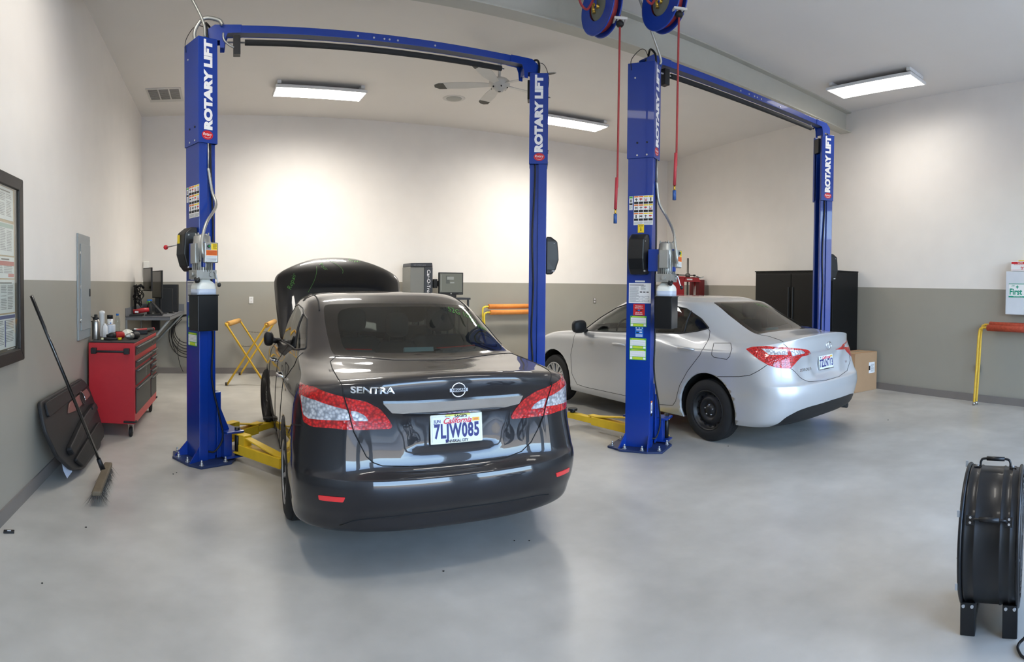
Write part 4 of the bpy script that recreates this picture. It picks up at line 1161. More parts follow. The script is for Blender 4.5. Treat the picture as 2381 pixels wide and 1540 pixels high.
    u = MB(); u.bx(-.72, .72, .38, 4.35, .25, .31); u.build('underbody', M_WELL, car)
    p = MB()
    p.prism([(-.70, .88), (.70, .88), (.66, 1.30), (-.66, 1.30)], 1.03, 1.05)
    p.prism([(-.66, 3.00), (.66, 3.00), (.60, 3.6), (-.60, 3.6)], .90, .985)
    p.bx(-.7, .7, 1.3, 3.4, .30, .34)
    p.tube([(-.36 + .18 * cos(q), 2.86, .99 + .18 * sin(q)) for q in [2 * pi * i / 24 for i in range(24)]], .014, 8, closed=True)
    p.build('cabin_trim', M_INT, car, bevel=.008)
    for x in (-.36, .36):
        seat(car, x, 2.42, .58, .52)
        seat(car, x, 1.62, .58, .60, 'rear_seat', .15)
    l = MB(); l.box((.02, .84, 1.135), (.20, .035, .025), (-.3, 0, 0)); l.build('high_brake_lamp', mat('brake_lamp_pale', rgb(150, 195, 205), .25, coat=1), car)
    w = MB()
    surf_text(w, bvh, 'LE 2A 10', .04, (.28, 1.2, 1.385), 'rear', .0003, -.001, .003, rot=-.25, shear=.2)
    w.build('marker_writing', M_GREEN_T, car)
    ex = MB(); ex.cyl((.52, .13, .275), (.52, .45, .27), .035); ex.build('exhaust_tip', M_BLACKPL, car)
    ex = MB(); ex.bx(-.30, .12, .30, .62, .20, .26); ex.build('muffler', mat('dull_steel', rgb(120, 120, 118), .5, metal=.7), car, bevel=.02)
    return car
build_corolla()
# ------------------------------------------------------------------ two-post lifts
M_BLUE = mat('lift_blue_paint', rgb(9, 53, 144), 0.3, vary=0.10, scale=2.5, coat=0.35)
M_DBLUE = mat('lift_blue_grey', rgb(36, 52, 92), 0.45, vary=0.12)
M_YEL = mat('lift_yellow_paint', rgb(236, 196, 44), 0.45, vary=0.14, scale=9)
M_WHT = mat('white_vinyl', rgb(238, 238, 238), 0.45, vary=0.02)
M_OVAL = mat('red_vinyl', rgb(198, 28, 38), 0.4, vary=0.04)
M_BOLT = mat('zinc_bolt', rgb(196, 200, 205), 0.3, metal=0.85)
M_BLKP = mat('black_lift_plastic', rgb(24, 25, 27), 0.38, vary=0.15)
M_HOSE = mat('black_hose', rgb(20, 20, 21), 0.5)
M_ALUM = mat('cast_aluminium', rgb(168, 168, 164), 0.42, metal=0.7, vary=0.08, scale=20)
M_CONDUIT = mat('flex_conduit', rgb(178, 178, 172), 0.38, metal=0.75)
M_TANK = mat('translucent_tank', rgb(226, 226, 218), 0.4, vary=0.05, spec=.6)
M_OIL = mat('tank_oil_level', rgb(186, 196, 214), 0.35, vary=0.03)
M_ORG = mat('label_orange', rgb(232, 120, 40), 0.5); M_LYEL = mat('label_bright_yellow', rgb(240, 206, 40), 0.5)
M_LGRN = mat('label_green', rgb(96, 176, 64), 0.5); M_LLIME = mat('label_lime', rgb(196, 214, 60), 0.5)
M_LRED = mat('label_red', rgb(206, 36, 40), 0.5); M_LBLU = mat('label_blue', rgb(24, 110, 196), 0.5)
M_LGRY = mat('label_print_grey', rgb(140, 142, 146), 0.6); M_LBLK = mat('label_print_black', rgb(30, 30, 32), 0.6)
LABM = [M_WHT, M_ORG, M_LYEL, M_LBLK, M_LGRY, M_LGRN, M_LLIME, M_LRED, M_LBLU]

def fit_text(mb, s, w, h, M, depth=.0008, bold=.0, mi=0, shear=0.0):
    vs, fs = text_mesh(s, 1.0, 0.0, bold, 'CENTER', shear)
    xs = [v[0] for v in vs]; ys = [v[1] for v in vs]
    kx, ky = w / (max(xs) - min(xs)), h / (max(ys) - min(ys)); cx, cy_ = (max(xs) + min(xs)) / 2, (max(ys) + min(ys)) / 2
    vs = [M @ Vector(((v[0] - cx) * kx, (v[1] - cy_) * ky, depth)) for v in vs]
    mb.add(vs, fs, mi)

class Lab:
    """flat printed label in a local frame (x right, y up, z out)"""
    def __init__(s, M): s.m = MB(); s.m.M = M; s.k = 0
    def r(s, x0, x1, y0, y1, mi):
        s.k += 1; z = .0006 + .00035 * (s.k if s.k < 3 else 3) if mi else .0005
        s.m.bx(x0, x1, y0, y1, 0, z, mi); return s
    def lines(s, x0, x1, y0, y1, n, mi=4, rng=None):
        for i in range(n):
            y = y1 - (i + .5) * (y1 - y0) / n; L = x1 - (x1 - x0) * (.35 * random.random() if i % 4 == 3 else .04 * random.random())
            s.m.bx(x0, L, y - (y1 - y0) / n * .22, y + (y1 - y0) / n * .22, 0, .0012, mi)
        return s
    def done(s, name, parent): return s.m.build(name, LABM, parent)

def picto_label(M, w, h, parent, cols=4, rows=3):
    L = Lab(M); L.r(-w / 2, w / 2, -h / 2, h / 2, 0)
    ch = h * .86 / rows; cw = w / cols
    for r in range(rows):
        for c in range(cols):
            x0 = -w / 2 + c * cw + .003; x1 = x0 + cw - .006; y1 = h / 2 - r * ch - .003; y0 = y1 - ch + .006
            L.m.bx(x0, x1, y1 - ch * .15, y1, 0, .001, 1 if (c < cols / 2) else 2)
            L.m.bx(x0, x1, y0, y0 + ch * .26, 0, .001, 3)
            xc = (x0 + x1) / 2; yc = y0 + ch * .52
            k = (r * cols + c) % 5
            if k == 0: L.m.bx(xc - .014, xc + .014, yc, yc + .006, 0, .0012, 3); L.m.bx(xc - .003, xc + .003, yc - .018, yc + .014, 0, .0012, 3)
            elif k == 1: L.m.bx(xc - .016, xc + .012, yc - .002, yc + .01, 0, .0012, 7); L.m.bx(xc - .008, xc - .004, yc - .018, yc + .012, 0, .0012, 3)
            elif k == 2: L.m.bx(xc - .013, xc - .009, yc - .018, yc + .014, 0, .0012, 3); L.m.bx(xc + .009, xc + .013, yc - .018, yc + .014, 0, .0012, 3); L.m.bx(xc - .004, xc + .004, yc - .018, yc, 0, .0012, 7)
            elif k == 3: L.m.bx(xc - .005, xc + .006, yc - .018, yc + .016, 0, .0012, 3)
            else: L.m.bx(xc - .015, xc + .015, yc - .004, yc + .006, 0, .0012, 3); L.m.bx(xc - .012, xc - .009, yc - .018, yc + .014, 0, .0012, 3); L.m.bx(xc + .009, xc + .012, yc - .018, yc + .014, 0, .0012, 3)
    L.lines(-w / 2 + .004, -.004, -h / 2 + .004, -h / 2 + h * .12, 4); L.lines(.004, w / 2 - .004, -h / 2 + .004, -h / 2 + h * .12, 4)
    return L.done('warning_label', parent)
def green_label(M, w, h, parent):
    L = Lab(M); L.r(-w / 2, w / 2, -h / 2, h / 2, 5)
    L.m.bx(-w / 2 + .006, w / 2 - .006, -h / 2 + h * .30, h / 2 - h * .17, 0, .0012, 0)
    for i in range(5): L.m.bx(-w / 2 + .008, w / 2 - .008, -h / 2 + h * .33 + i * h * .10, -h / 2 + h * .345 + i * h * .10, 0, .0016, 4)
    L.m.bx(-w / 2 + .02, w / 2 - .02, h / 2 - h * .13, h / 2 - h * .04, 0, .0014, 6)
    L.m.bx(-w / 2 + .035, w / 2 - .035, -h / 2 + h * .05, -h / 2 + h * .25, 0, .0014, 6)
    L.m.bx(-w / 2 + .006, -w / 2 + .03, -h / 2 + h * .04, -h / 2 + h * .27, 0, .0014, 0); L.m.bx(w / 2 - .03, w / 2 - .006, -h / 2 + h * .06, -h / 2 + h * .25, 0, .0014, 0)
    return L.done('inspection_label', parent)

def lift_column(lift, cx, cy, s, labels, c_lift):
    ex, ey = Vector((s * .866, .5, 0)), Vector((-s * .5, .866, 0))
    B = Matrix((ex, ey, Vector((0, 0, 1)))).transposed().to_4x4(); B.translation = Vector((cx, cy, 0)) - c_lift
    def mb():
        m = MB(); m.M = B.copy(); return m
    # channel
    x0, x1, w = -.098, .078, .128
    c = mb(); t = .009
    prof = [(x0, -w), (x0 + .088, -w), (x0 + .088, -w + .022), (x1, -w + .022), (x1, -w + .065), (x1 - t, -w + .065), (x1 - t, -w + .022 + t), (x0 + .088 + t, -w + .022 + t), (x0 + .088 - 0, -w + .022 + t), (x0 + .088 - t, -w + t), (x0 + t, -w + t)]
    prof2 = prof + [(x, -y) for (x, y) in reversed(prof)]
    c.prism(prof2, .018, 2.86)
    c.bx(x0 + .012, x1 - .012, -.10, -.075, .02, 3.70); c.bx(x0 + .012, x1 - .012, .075, .10, .02, 3.70)
    col = c.build('column', M_BLUE, lift, bevel=.004)
    # upper cover
    k = mb(); X0, X1, W = -.106, .086, .139
    pr = [(X0, -W), (X1, -W), (X1, -W + .05), (X1 - .006, -W + .05), (X1 - .006, -W + .006), (X0 + .006, -W + .006), (X0 + .006, W - .006), (X1 - .006, W - .006), (X1 - .006, W - .05), (X1, W - .05), (X1, W), (X0, W)]
    k.prism(pr, 2.842, 3.768)
    cov = k.build('column_extension', M_BLUE, col, bevel=.005)
    # lettering on both side faces of the cover
    for sd in (-1, 1):
        if sd == 1 and True: pass
        o = Vector((-.010, sd * (W + .0008), 3.355))
        nrm = Vector((0, sd, 0))
        yv = Vector((0, 0, 1)); xl = nrm.cross(Vector((0, 0, 1)))    # text x up, text y = n x z
        # work in real (unmirrored) space
        O = B @ o; N = (B.to_3x3() @ nrm).normalized(); XT = Vector((0, 0, 1)); YT = N.cross(XT).normalized()
        m = MB(); fit_text(m, 'ROTARY LIFT', .79, .088, frame(O, XT, YT), bold=.065)
        m.build('lettering', M_WHT, col, fix=False)
        m = MB(); O2 = B @ Vector((-.018, sd * (W + .0006), 2.912)); XR = XT.cross(N) * -1; XR = Vector((0, 0, 1)).cross(N)
        F = frame(O2, XR, (0, 0, 1))
        m.add([F @ Vector((.056 * cos(2 * pi * i / 28), .040 * sin(2 * pi * i / 28), .0006)) for i in range(28)], [tuple(range(28))])
        ov = m.build('red_oval', M_OVAL, col, fix=False)
        m = MB(); m.M = Matrix.Identity(4)
        fit_text(m, 'Rotary', .088, .034, F @ Matrix.Translation((0, .004, .001)), shear=.25, bold=.01)
        m.tube([F @ Vector((-.03 + .06 * i / 8, -.018 - .008 * sin(pi * i / 8), .0015)) for i in range(9)], .002, 5)
        m.build('oval_lettering', M_WHT, col, fix=False)
    # base plate, gussets, anchor bolts
    b = mb(); b.prism([(-.245, .13), (-.225, -.15), (-.165, -.285), (.14, -.285), (.23, -.20), (.23, .20), (.14, .285), (-.165, .285), (-.225, .15)], 0.0, .02)
    b.build('base_plate', M_DBLUE, col, bevel=.003)
    for sy in (-1, 1):
        g = mb(); g.add([(-.098, sy * .125, .02), (-.21, sy * .155, .02), (-.098, sy * .125, .15), (-.098, sy * .113, .02), (-.21, sy * .143, .02), (-.098, sy * .113, .15)], [(0, 1, 2), (5, 4, 3), (0, 3, 4, 1), (1, 4, 5, 2), (2, 5, 3, 0)])
        g.build('gusset', M_BLUE, col)
    for (bx_, by_) in ((-.20, .09), (-.20, -.09), (-.14, -.245), (.10, -.245), (.195, -.13), (.10, .245), (-.14, .245)):
        q = mb(); q.cyl((bx_, by_, .02), (bx_, by_, .026), .021, n=16); q.cyl((bx_, by_, .026), (bx_, by_, .046), .015, n=6); q.cyl((bx_, by_, .046), (bx_, by_, .066), .008, n=8)
        q.build('anchor_bolt', M_BOLT, col)
    # screws on the cover
    for (yy, zz) in ((-.07, 2.87), (.03, 2.87), (-.07, 2.99), (.03, 2.99), (.06, 3.62)):
        q = mb(); q.cyl((X0, yy, zz), (X0 - .006, yy, zz), .009, n=10); q.build('screw', M_BOLT if zz < 2.9 or zz > 3 else M_LBLK, col)
    # carriage with arm yoke
    a = mb()
    a.bx(-.03, .135, -.105, .105, .05, .62)
    for sy in (-1, 1):
        a.add([(.08, sy * .13, .03), (.21, sy * .13, .03), (.21, sy * .13, .27), (.10, sy * .13, .52), (.08, sy * .13, .52),
               (.08, sy * .115, .03), (.21, sy * .115, .03), (.21, sy * .115, .27), (.10, sy * .115, .52), (.08, sy * .115, .52)],
              [(0, 1, 2, 3, 4), (9, 8, 7, 6, 5), (0, 5, 6, 1), (1, 6, 7, 2), (2, 7, 8, 3), (3, 8, 9, 4), (4, 9, 5, 0)])
    a.bx(.12, .30, -.24, .24, .255, .275); a.bx(.12, .30, -.24, .24, .035, .05); a.bx(.12, .20, -.19, .19, .05, .255)
    a.build('carriage', M_BLUE, col, bevel=.004)
    for sy in (-1, 1):
        p = mb(); p.cyl((.255, sy * .19, .03), (.255, sy * .19, .30), .024, n=16); p.build('arm_pin', M_BLKP, col)
    # lock cover on the back face
    lc = mb()
    def sec(z, d, w_): return [(-.10, -w_, z), (-.10 - d, -w_ * .78, z), (-.10 - d, w_ * .78, z), (-.10, w_, z)]
    secs = [sec(2.10, .05, .095), sec(2.05, .115, .10), sec(1.95, .125, .10), sec(1.86, .13, .10), sec(1.76, .10, .10), sec(1.71, .06, .095)]
    vs = [v for q in secs for v in q]; fs = [(i * 4 + j, i * 4 + (j + 1) % 4, i * 4 + 4 + (j + 1) % 4, i * 4 + 4 + j) for i in range(len(secs) - 1) for j in range(4)] + [(0, 1, 2, 3), tuple(len(vs) - 4 + j for j in (3, 2, 1, 0))]
    lc.add([(x, y - .01, z) for (x, y, z) in vs], fs); lc.build('lock_cover', M_BLKP, col, bevel=.012, seg=3)
    for (yy, zz) in ((-.088, 2.03), (-.088, 1.745)): q = mb(); q.cyl((-.15, yy, zz), (-.19, yy, zz), .008, n=8); q.build('cover_screw', M_BOLT, col)
    # hoses in the side recess
    h = mb(); pts = [(.02, -.118, 3.70), (.03, -.122, 3.2), (.022, -.122, 2.7), (.045, -.124, 2.1), (.03, -.124, 1.6), (.045, -.124, 1.1), (.03, -.126, .75), (.085, -.16, .42), (.12, -.165, .22), (.05, -.15, .10), (-.0, -.11, .09)]
    h.tube(smoothpath(pts, 8), .0085, 8); h.build('hydraulic_hose', M_HOSE, col)
    h = mb(); h.tube(smoothpath([(-.005, -.12, 3.74), (-.01, -.11, 3.86), (.02, -.05, 3.93), (.10, .0, 3.91), (.16, .02, 3.86)] if labels != 'none' else [(-.02, -.09, 3.74), (.0, -.05, 3.86), (.08, .0, 3.90), (.17, .02, 3.86)], 8), .011, 8); h.build('top_hose', M_HOSE, col)
    h = mb(); h.tube(smoothpath([(-.108, .10, 3.70), (-.112, .10, 3.80), (-.07, .03, 3.90), (.0, .0, 3.92), (.1, .0, 3.88)], 8), .0035, 6); h.build('release_cable', M_HOSE, col)
    # labels
    O = lambda y, z: frame(B @ Vector((X0 + .0085 - .002, y, z)), -(B.to_3x3() @ Vector((0, 1, 0))) if s > 0 else (B.to_3x3() @ Vector((0, 1, 0))), (0, 0, 1))
    if labels:
        O = lambda y, z: frame(B @ Vector((-.0995, y, z)), -(B.to_3x3() @ Vector((0, 1, 0))), (0, 0, 1))
        picto_label(O(-.038, 2.335), .20, .285, col)
        L = Lab(O(.092, 2.40)); L.r(-.018, .018, -.06, .075, 0); L.m.bx(-.016, .016, .055, .072, 0, .001, 5); L.m.bx(-.016, .016, -.01, .008, 0, .001, 3); L.m.bx(-.006, .006, .015, .045, 0, .001, 3); L.lines(-.015, .015, -.055, -.015, 5); L.done('side_label', col)
        L = Lab(O(-.012, 1.530)); L.r(-.115, .115, -.098, .098, 0); L.lines(-.108, -.01, -.09, .065, 22); L.lines(.01, .06, .03, .08, 7); L.m.bx(-.108, .04, .075, .082, 0, .0012, 3)
        for i in range(3): L.m.bx(.0 + i * .034, .024 + i * .034, .006, .016, 0, .0012, 3)
        for r_ in range(2):
            for i in range(2): L.m.bx(-.008 + i * .058, .038 + i * .058, -.05 - r_ * .035, -.028 - r_ * .035, 0, .0012, 4); L.m.bx(-.004 + i * .058, .034 + i * .058, -.046 - r_ * .035, -.032 - r_ * .035, 0, .0015, 0)
        L.done('instruction_sheet', col)
        L = Lab(O(-.012, 1.645)); L.r(-.05, .05, -.008, .008, 0); L.lines(-.042, .042, -.004, .004, 1); L.done('serial_label', col)
        green_label(O(.0, 1.255), .17, .105, col)
        if labels == 'full':
            L = Lab(O(-.015, 2.160)); L.r(-.032, .032, -.042, .042, 2); L.lines(-.024, .024, .018, .036, 3, 3); L.m.bx(-.003, .003, -.016, .010, 0, .0014, 3)
            L.m.add([(-.01, -.014, .0014), (.01, -.014, .0014), (0, -.026, .0014)], [(0, 1, 2)], 3); L.lines(-.024, .024, -.04, -.034, 1, 3); L.done('arrow_label', col)
            L = Lab(O(-.005, 1.368)); L.r(-.06, .06, -.055, .055, 7)
            fit_text(L.m, 'FOR SALES &', .075, .011, Matrix.Translation((0, .036, .001)), mi=0, bold=.01); fit_text(L.m, 'SERVICE CALL', .088, .011, Matrix.Translation((0, .018, .001)), mi=0, bold=.01)
            L.m.add([(.012 * cos(2 * pi * i / 20) * (1 if True else 1), -.006 + .009 * sin(2 * pi * i / 20), .0016) for i in range(20)], [tuple(range(20))], 8)
            L.m.add([(-.045, .002, .0013), (-.01, -.004, .0013), (-.01, -.012, .0013), (-.03, -.008, .0013)], [(3, 2, 1, 0)], 3); L.m.add([(.045, .002, .0013), (.01, -.004, .0013), (.01, -.012, .0013), (.03, -.008, .0013)], [(0, 1, 2, 3)], 3)
            fit_text(L.m, '800 547 7997', .07, .009, Matrix.Translation((0, -.028, .001)), mi=0, bold=.008); L.lines(-.04, .04, -.048, -.038, 2, 0); L.done('service_label', col)
            L = Lab(O(-.01, 1.150)); L.r(-.042, .042, -.05, .05, 8)
            for i in range(5): L.m.bx(-.036 + i * .016, -.026 + i * .016, .036, .044, 0, .0012, 0 if i % 2 == 0 else 3)
            L.lines(-.03, .03, .014, .03, 2, 0); L.m.bx(-.03, -.004, -.010, .0, 0, .0012, 3); L.m.bx(.004, .03, -.006, .004, 0, .0012, 0); L.lines(-.036, .036, -.046, -.022, 3, 0); L.done('blue_label', col)
            green_label(O(.002, 1.037), .173, .105, col); green_label(O(.002, .93), .173, .105, col)
            L = Lab(frame(B @ Vector((-.045, -.1285, .40)), B.to_3x3() @ Vector((1, 0, 0)), (0, 0, 1))); L.r(-.022, .022, -.075, .075, 0); L.m.bx(-.022, .022, .058, .075, 0, .0012, 1); L.m.bx(-.012, .008, -.02, .04, 0, .0012, 3); L.m.bx(-.006, .012, -.01, .05, 0, .0015, 0); L.m.bx(-.022, .022, -.075, -.045, 0, .0012, 3); L.done('pinch_label', col)
        else:
            green_label(O(.0, 1.10), .173, .12, col)
    return col, B

def power_unit(lift, B, face_label=True):
    def mb():
        m = MB(); m.M = B.copy(); return m
    B0 = B; B = B @ Matrix.Translation((-.085, 0, 0))
    cx, cy = -.075, -.30
    br = mb(); br.bx(-.02, .08, -.20, -.128, 1.76, 1.94); br.bx(-.115, -.095, -.40, -.128, 1.74, 1.95); pu = br.build('power_unit', M_BLUE, lift, bevel=.004)
    m = mb(); m.lathe([(.001, 2.02), (.05, 2.018), (.072, 2.00), (.074, 1.96), (.078, 1.955), (.078, 1.80), (.001, 1.80)], c=(cx, cy, 0), n=32)
    m.lathe([(.001, 1.80), (.070, 1.80), (.070, 1.71), (.001, 1.71)], c=(cx, cy, 0), n=32)
    for i in range(26):
        a = 2 * pi * i / 26; m.box((cx + .078 * cos(a), cy + .078 * sin(a), 1.80), (.016, .005, .20), (0, 0, a))
    for a in (.5, 2.1, 3.7, 5.3): m.cyl((cx + .062 * cos(a), cy + .062 * sin(a), 2.0), (cx + .062 * cos(a), cy + .062 * sin(a), 2.03), .007, n=8)
    m.build('motor', M_ALUM, pu)
    m = mb(); m.bx(-.165, -.115, -.345, -.255, 1.77, 1.94); m.build('motor_flange', M_ALUM, pu, bevel=.004)
    k = mb(); k.bx(-.115, .015, -.425, -.345, 1.775, 1.945); cb = k.build('control_box', M_ALUM, pu, bevel=.008)
    F = frame(B @ Vector((-.05, -.4255, 1.86)), B.to_3x3() @ Vector((1, 0, 0)), (0, 0, 1))
    L = Lab(F); L.r(-.052, .052, -.075, .075, 0); L.m.bx(-.052, .052, -.025, .02, 0, .0012, 1); L.m.bx(-.005, .052, .022, .075, 0, .0012, 2); L.lines(.012, .048, .03, .07, 5, 3); L.lines(-.048, .048, -.018, .014, 3, 7); L.lines(-.048, .048, -.072, -.03, 4, 4)
    L.m.bx(-.052, -.006, .022, .075, 0, .0008, 4); L.done('control_label', cb)
    q = mb(); q.cyl((-.08, -.426, 1.912), (-.08, -.436, 1.912), .014, n=16); q.build('button_ring', M_BLKP, cb)
    q = mb(); q.cyl((-.08, -.436, 1.912), (-.08, -.444, 1.912), .009, n=16); q.build('green_button', mat('button_green', rgb(30, 130, 70), .4), cb)
    L = Lab(frame(B @ Vector((-.155 - .0, -.30, 1.86)) , B.to_3x3() @ Vector((0, -1, 0)), (0, 0, 1))) if False else None
    v = mb(); v.bx(-.165, .025, -.375, -.225, 1.64, 1.715); v.cyl((-.03, -.375, 1.678), (-.03, -.392, 1.678), .022, n=6); v.cyl((-.165, -.30, 1.68), (-.18, -.30, 1.68), .02, n=16); v.cyl((-.02, -.375, 1.70), (-.02, -.38, 1.70), .01)
    for i in range(3): v.cyl((-.165, -.27 - .03 * i, 1.66), (-.168, -.27 - .03 * i, 1.66), .006, n=8)
    v.build('valve_block', M_ALUM, pu, bevel=.005)
    lv = mb(); lv.tube(smoothpath([(-.01, -.37, 1.70), (.005, -.39, 1.69), (.015, -.41, 1.62), (.02, -.42, 1.60)], 5), .006, 8); lo = lv.build('release_lever', M_BOLT, pu)
    lv = mb(); lv.lathe([(.001, .02), (.013, .015), (.017, 0), (.013, -.015), (.001, -.02)], c=(.02, -.425, 1.59), n=14); lv.build('lever_knob', M_BLKP, lo)
    t = mb()
    def ring(z, a, b, n=28):
        o = []
        for i in range(n):
            th = 2 * pi * i / n; cc = lambda q: abs(q) ** .35 * (1 if q > 0 else -1)
            o.append((-.062 + a * .86 * cc(cos(th)), -.30 + b * .82 * cc(sin(th)), z))
        return o
    def loft(m, rs, mi=0, smooth=True):
        n = len(rs[0]); vs = [p for r_ in rs for p in r_]
        m.add(vs, [(i * n + j, i * n + (j + 1) % n, (i + 1) * n + (j + 1) % n, (i + 1) * n + j) for i in range(len(rs) - 1) for j in range(n)] + [tuple(range(n))[::-1], tuple(len(vs) - n + j for j in range(n))], mi, smooth)
    loft(t, [ring(1.50, .108, .098), ring(1.575, .108, .098), ring(1.60, .098, .088), ring(1.625, .062, .058), ring(1.645, .05, .05)])
    tk = t.build('oil_tank', M_TANK, pu)
    t = mb(); loft(t, [ring(1.50, .1085, .0985), ring(1.555, .1085, .0985)]); t.build('oil_level', M_OIL, tk)
    t = mb(); t.cyl((-.15, -.36, 1.62), (-.165, -.375, 1.645), .024, n=14); t.build('filler_cap', M_BLKP, tk)
    g = mb(); g.bx(-.16, .035, -.385, -.215, 1.20, 1.505); g.bx(-.166, .041, -.391, -.209, 1.498, 1.508)
    g.build('tank_guard', mat('black_sheet_metal', rgb(20, 21, 23), .28, vary=.2, scale=5), pu, bevel=.006)
    pth = smoothpath([(.075, -.14, 2.62), (.10, -.16, 2.42), (.095, -.24, 2.28), (-.06, -.36, 2.12), (-.125, -.40, 1.98), (-.135, -.42, 1.87), (-.115, -.41, 1.82)], 12)
    c = mb(); c.tube(pth, [.0125 + .0018 * (i % 2) for i in range(len(pth))], 10); c.build('flex_conduit', M_CONDUIT, pu)
    c = mb(); c.cyl((.075, -.142, 2.84), (.075, -.142, 2.60), .007, n=8); c.build('conduit_stub', M_CONDUIT, pu)
    return pu

def lift_arm(lift, p0, p1, c_lift, z0=.07):
    a, b = Vector((p0[0], p0[1], 0)) - c_lift, Vector((p1[0], p1[1], 0)) - c_lift
    d = b - a; L = d.length; ang = atan2(d.y, d.x)
    M = Matrix.Translation(a) @ Matrix.Rotation(ang, 4, 'Z')
    m = MB(); m.M = M
    m.bx(.06, L * .62, -.05, .05, z0, z0 + .09); m.bx(-.02, .10, -.045, .045, z0 - .005, z0 + .012); m.bx(-.03, .12, -.045, .045, .235, .252)
    m.bx(.06, .14, -.045, .045, z0 + .08, .25)
    arm = m.build('lift_arm', M_YEL, lift, bevel=.006)
    m = MB(); m.M = M; m.bx(L * .58, L, -.038, .038, z0 + .012, z0 + .078); m.build('arm_extension', M_YEL, arm, bevel=.005)
    m = MB(); m.M = M
    ln = L * .56; x0, x1 = .02, .02 + ln; zt, zb = .250, z0 + .10
    m.add([(x0, -.03, zt), (x1, -.045, zb), (x1, .045, zb), (x0, .03, zt), (x0, -.03, zt - .012), (x1, -.045, zb - .012), (x1, .045, zb - .012), (x0, .03, zt - .012)], [(0, 1, 2, 3), (7, 6, 5, 4), (0, 4, 5, 1), (3, 2, 6, 7), (0, 3, 7, 4), (1, 5, 6, 2)])
    m.bx(x1 - .02, x1 + .10, -.04, .04, zb - .012, zb + .002)
    m.build('arm_brace', M_YEL, arm, bevel=.002)
    m = MB(); m.M = M; m.cyl((L - .05, 0, z0 + .078), (L - .05, 0, z0 + .10), .03, n=16); m.cyl((L - .05, 0, z0 + .10), (L - .05, 0, z0 + .125), .055, n=20); m.build('lift_pad', M_BLKP, arm, bevel=.003)
    return arm

def make_lift(cL, cR, label, labels, arms):
    c0 = Vector(((cL[0] + cR[0]) / 2, (cL[1] + cR[1]) / 2, 0))
    lift = thing('vehicle_lift', label, 'car lift', c0)
    colL, BL = lift_column(lift, cL[0], cL[1], 1, labels, c0)
    colR, BR = lift_column(lift, cR[0], cR[1], -1, None, c0)
    # cross beam with brackets
    y = (cL[1] + cR[1]) / 2 - c0.y; h = (cR[0] - cL[0]) / 2
    m = MB()
    m.bx(-h + .16, h - .16, y - .055, y - .049, 3.845, 3.91); m.bx(-h + .16, h - .16, y - .055, y + .055, 3.905, 3.911); m.bx(-h + .16, h - .16, y + .049, y + .055, 3.845, 3.91)
    beam = m.build('cross_beam', M_BLUE, lift, bevel=.002)
    m = MB(); m.bx(-h + .17, h - .17, y - .048, y + .048, 3.848, 3.853); m.build('beam_underside', mat('beam_underside_grey', rgb(70, 78, 100), .5), beam)
    for sx in (-1, 1):
        m = MB(); xo = sx * h
        m.prism([(xo - sx * a_, b_) for a_, b_ in ((.03, 3.775), (.03, 3.86), (.12, 3.915), (.36, 3.915), (.36, 3.845), (.235, 3.84), (.215, 3.79), (.205, 3.71), (.165, 3.71), (.165, 3.775))], y - .062, y - .056, axis='y')
        m.prism([(xo - sx * a_, b_) for a_, b_ in ((.03, 3.775), (.03, 3.86), (.12, 3.915), (.36, 3.915), (.36, 3.845), (.235, 3.84), (.215, 3.79), (.205, 3.71), (.165, 3.71), (.165, 3.775))], y + .056, y + .062, axis='y')
        m.bx(min(xo - sx * .165, xo - sx * .2), max(xo - sx * .165, xo - sx * .2), y - .056, y + .056, 3.74, 3.84)
        m.build('beam_bracket', M_BLUE, beam, bevel=.002)
        m = MB(); m.cyl((xo - sx * .13, y - .03, 3.85), (xo - sx * .13, y + .03, 3.85), .05, n=24); m.build('cable_sheave', M_BLKP, beam)
    m = MB(); m.tube([(-h + .39, y - .02, 3.772), (h - .45, y - .02, 3.772)], .026, 14); bar = m.build('padded_bar', mat('black_foam', rgb(40, 41, 42), .8, vary=.15, scale=30), beam)
    m = MB(); m.cyl((-h + .22, y - .02, 3.772), (h - .42, y - .02, 3.772), .008, n=10); m.build('bar_rod', M_BOLT, bar)
    m = MB(); m.bx(-h + .285, -h + .35, y - .05, y + .03, 3.66, 3.825); m.build('limit_switch', M_BLKP, bar, bevel=.004)
    m = MB(); m.cyl((h - .45, y - .02, 3.772), (h - .45, y - .02, 3.83), .006, n=8); m.build('bar_hanger', M_BOLT, bar)
    if labels == 'some':
        pth = smoothpath([(-h - .04, y - .08, 3.72), (-h - .06, y - .09, 3.84), (-h + .02, y - .09, 3.955), (-h + .15, y - .085, 3.945), (-h + .19, y - .085, 3.90)], 10)
        m = MB(); m.tube(pth, [.017 + .002 * (i % 2) for i in range(len(pth))], 10); m.build('top_conduit', M_CONDUIT, beam)
        pth = smoothpath([(-h + .195, y - .06, 3.84), (-h + .20, y - .07, 3.78), (-h + .24, y - .07, 3.735), (-h + .29, y - .05, 3.715)], 8)
        m = MB(); m.tube(pth, [.009 + .0015 * (i % 2) for i in range(len(pth))], 8); m.build('switch_conduit', M_CONDUIT, beam)
    for i, fx in enumerate((-.25, -.10, 0.0, .05, .13, .5)):
        m = MB(); m.cyl((fx, y - .055, 3.87), (fx, y - .061, 3.87), .009, n=8); m.build('beam_bolt', M_BOLT, beam)
    # black pulley plate at the open side of the right column
    m = MB(); m.M = BR.copy(); m.bx(.05, .11, -.07, .07, 3.52, 3.72); m.build('pulley_plate', M_BLKP, colR, bevel=.003)
    pu = power_unit(lift, BL)
    for (p0, p1) in arms: lift_arm(lift, p0, p1, c0)
    return lift, BL, BR, colL
LC = dict(a=(-.195, 5.47), b=(3.146, 5.505), c=(3.82, 4.58), d=(7.214, 4.72))
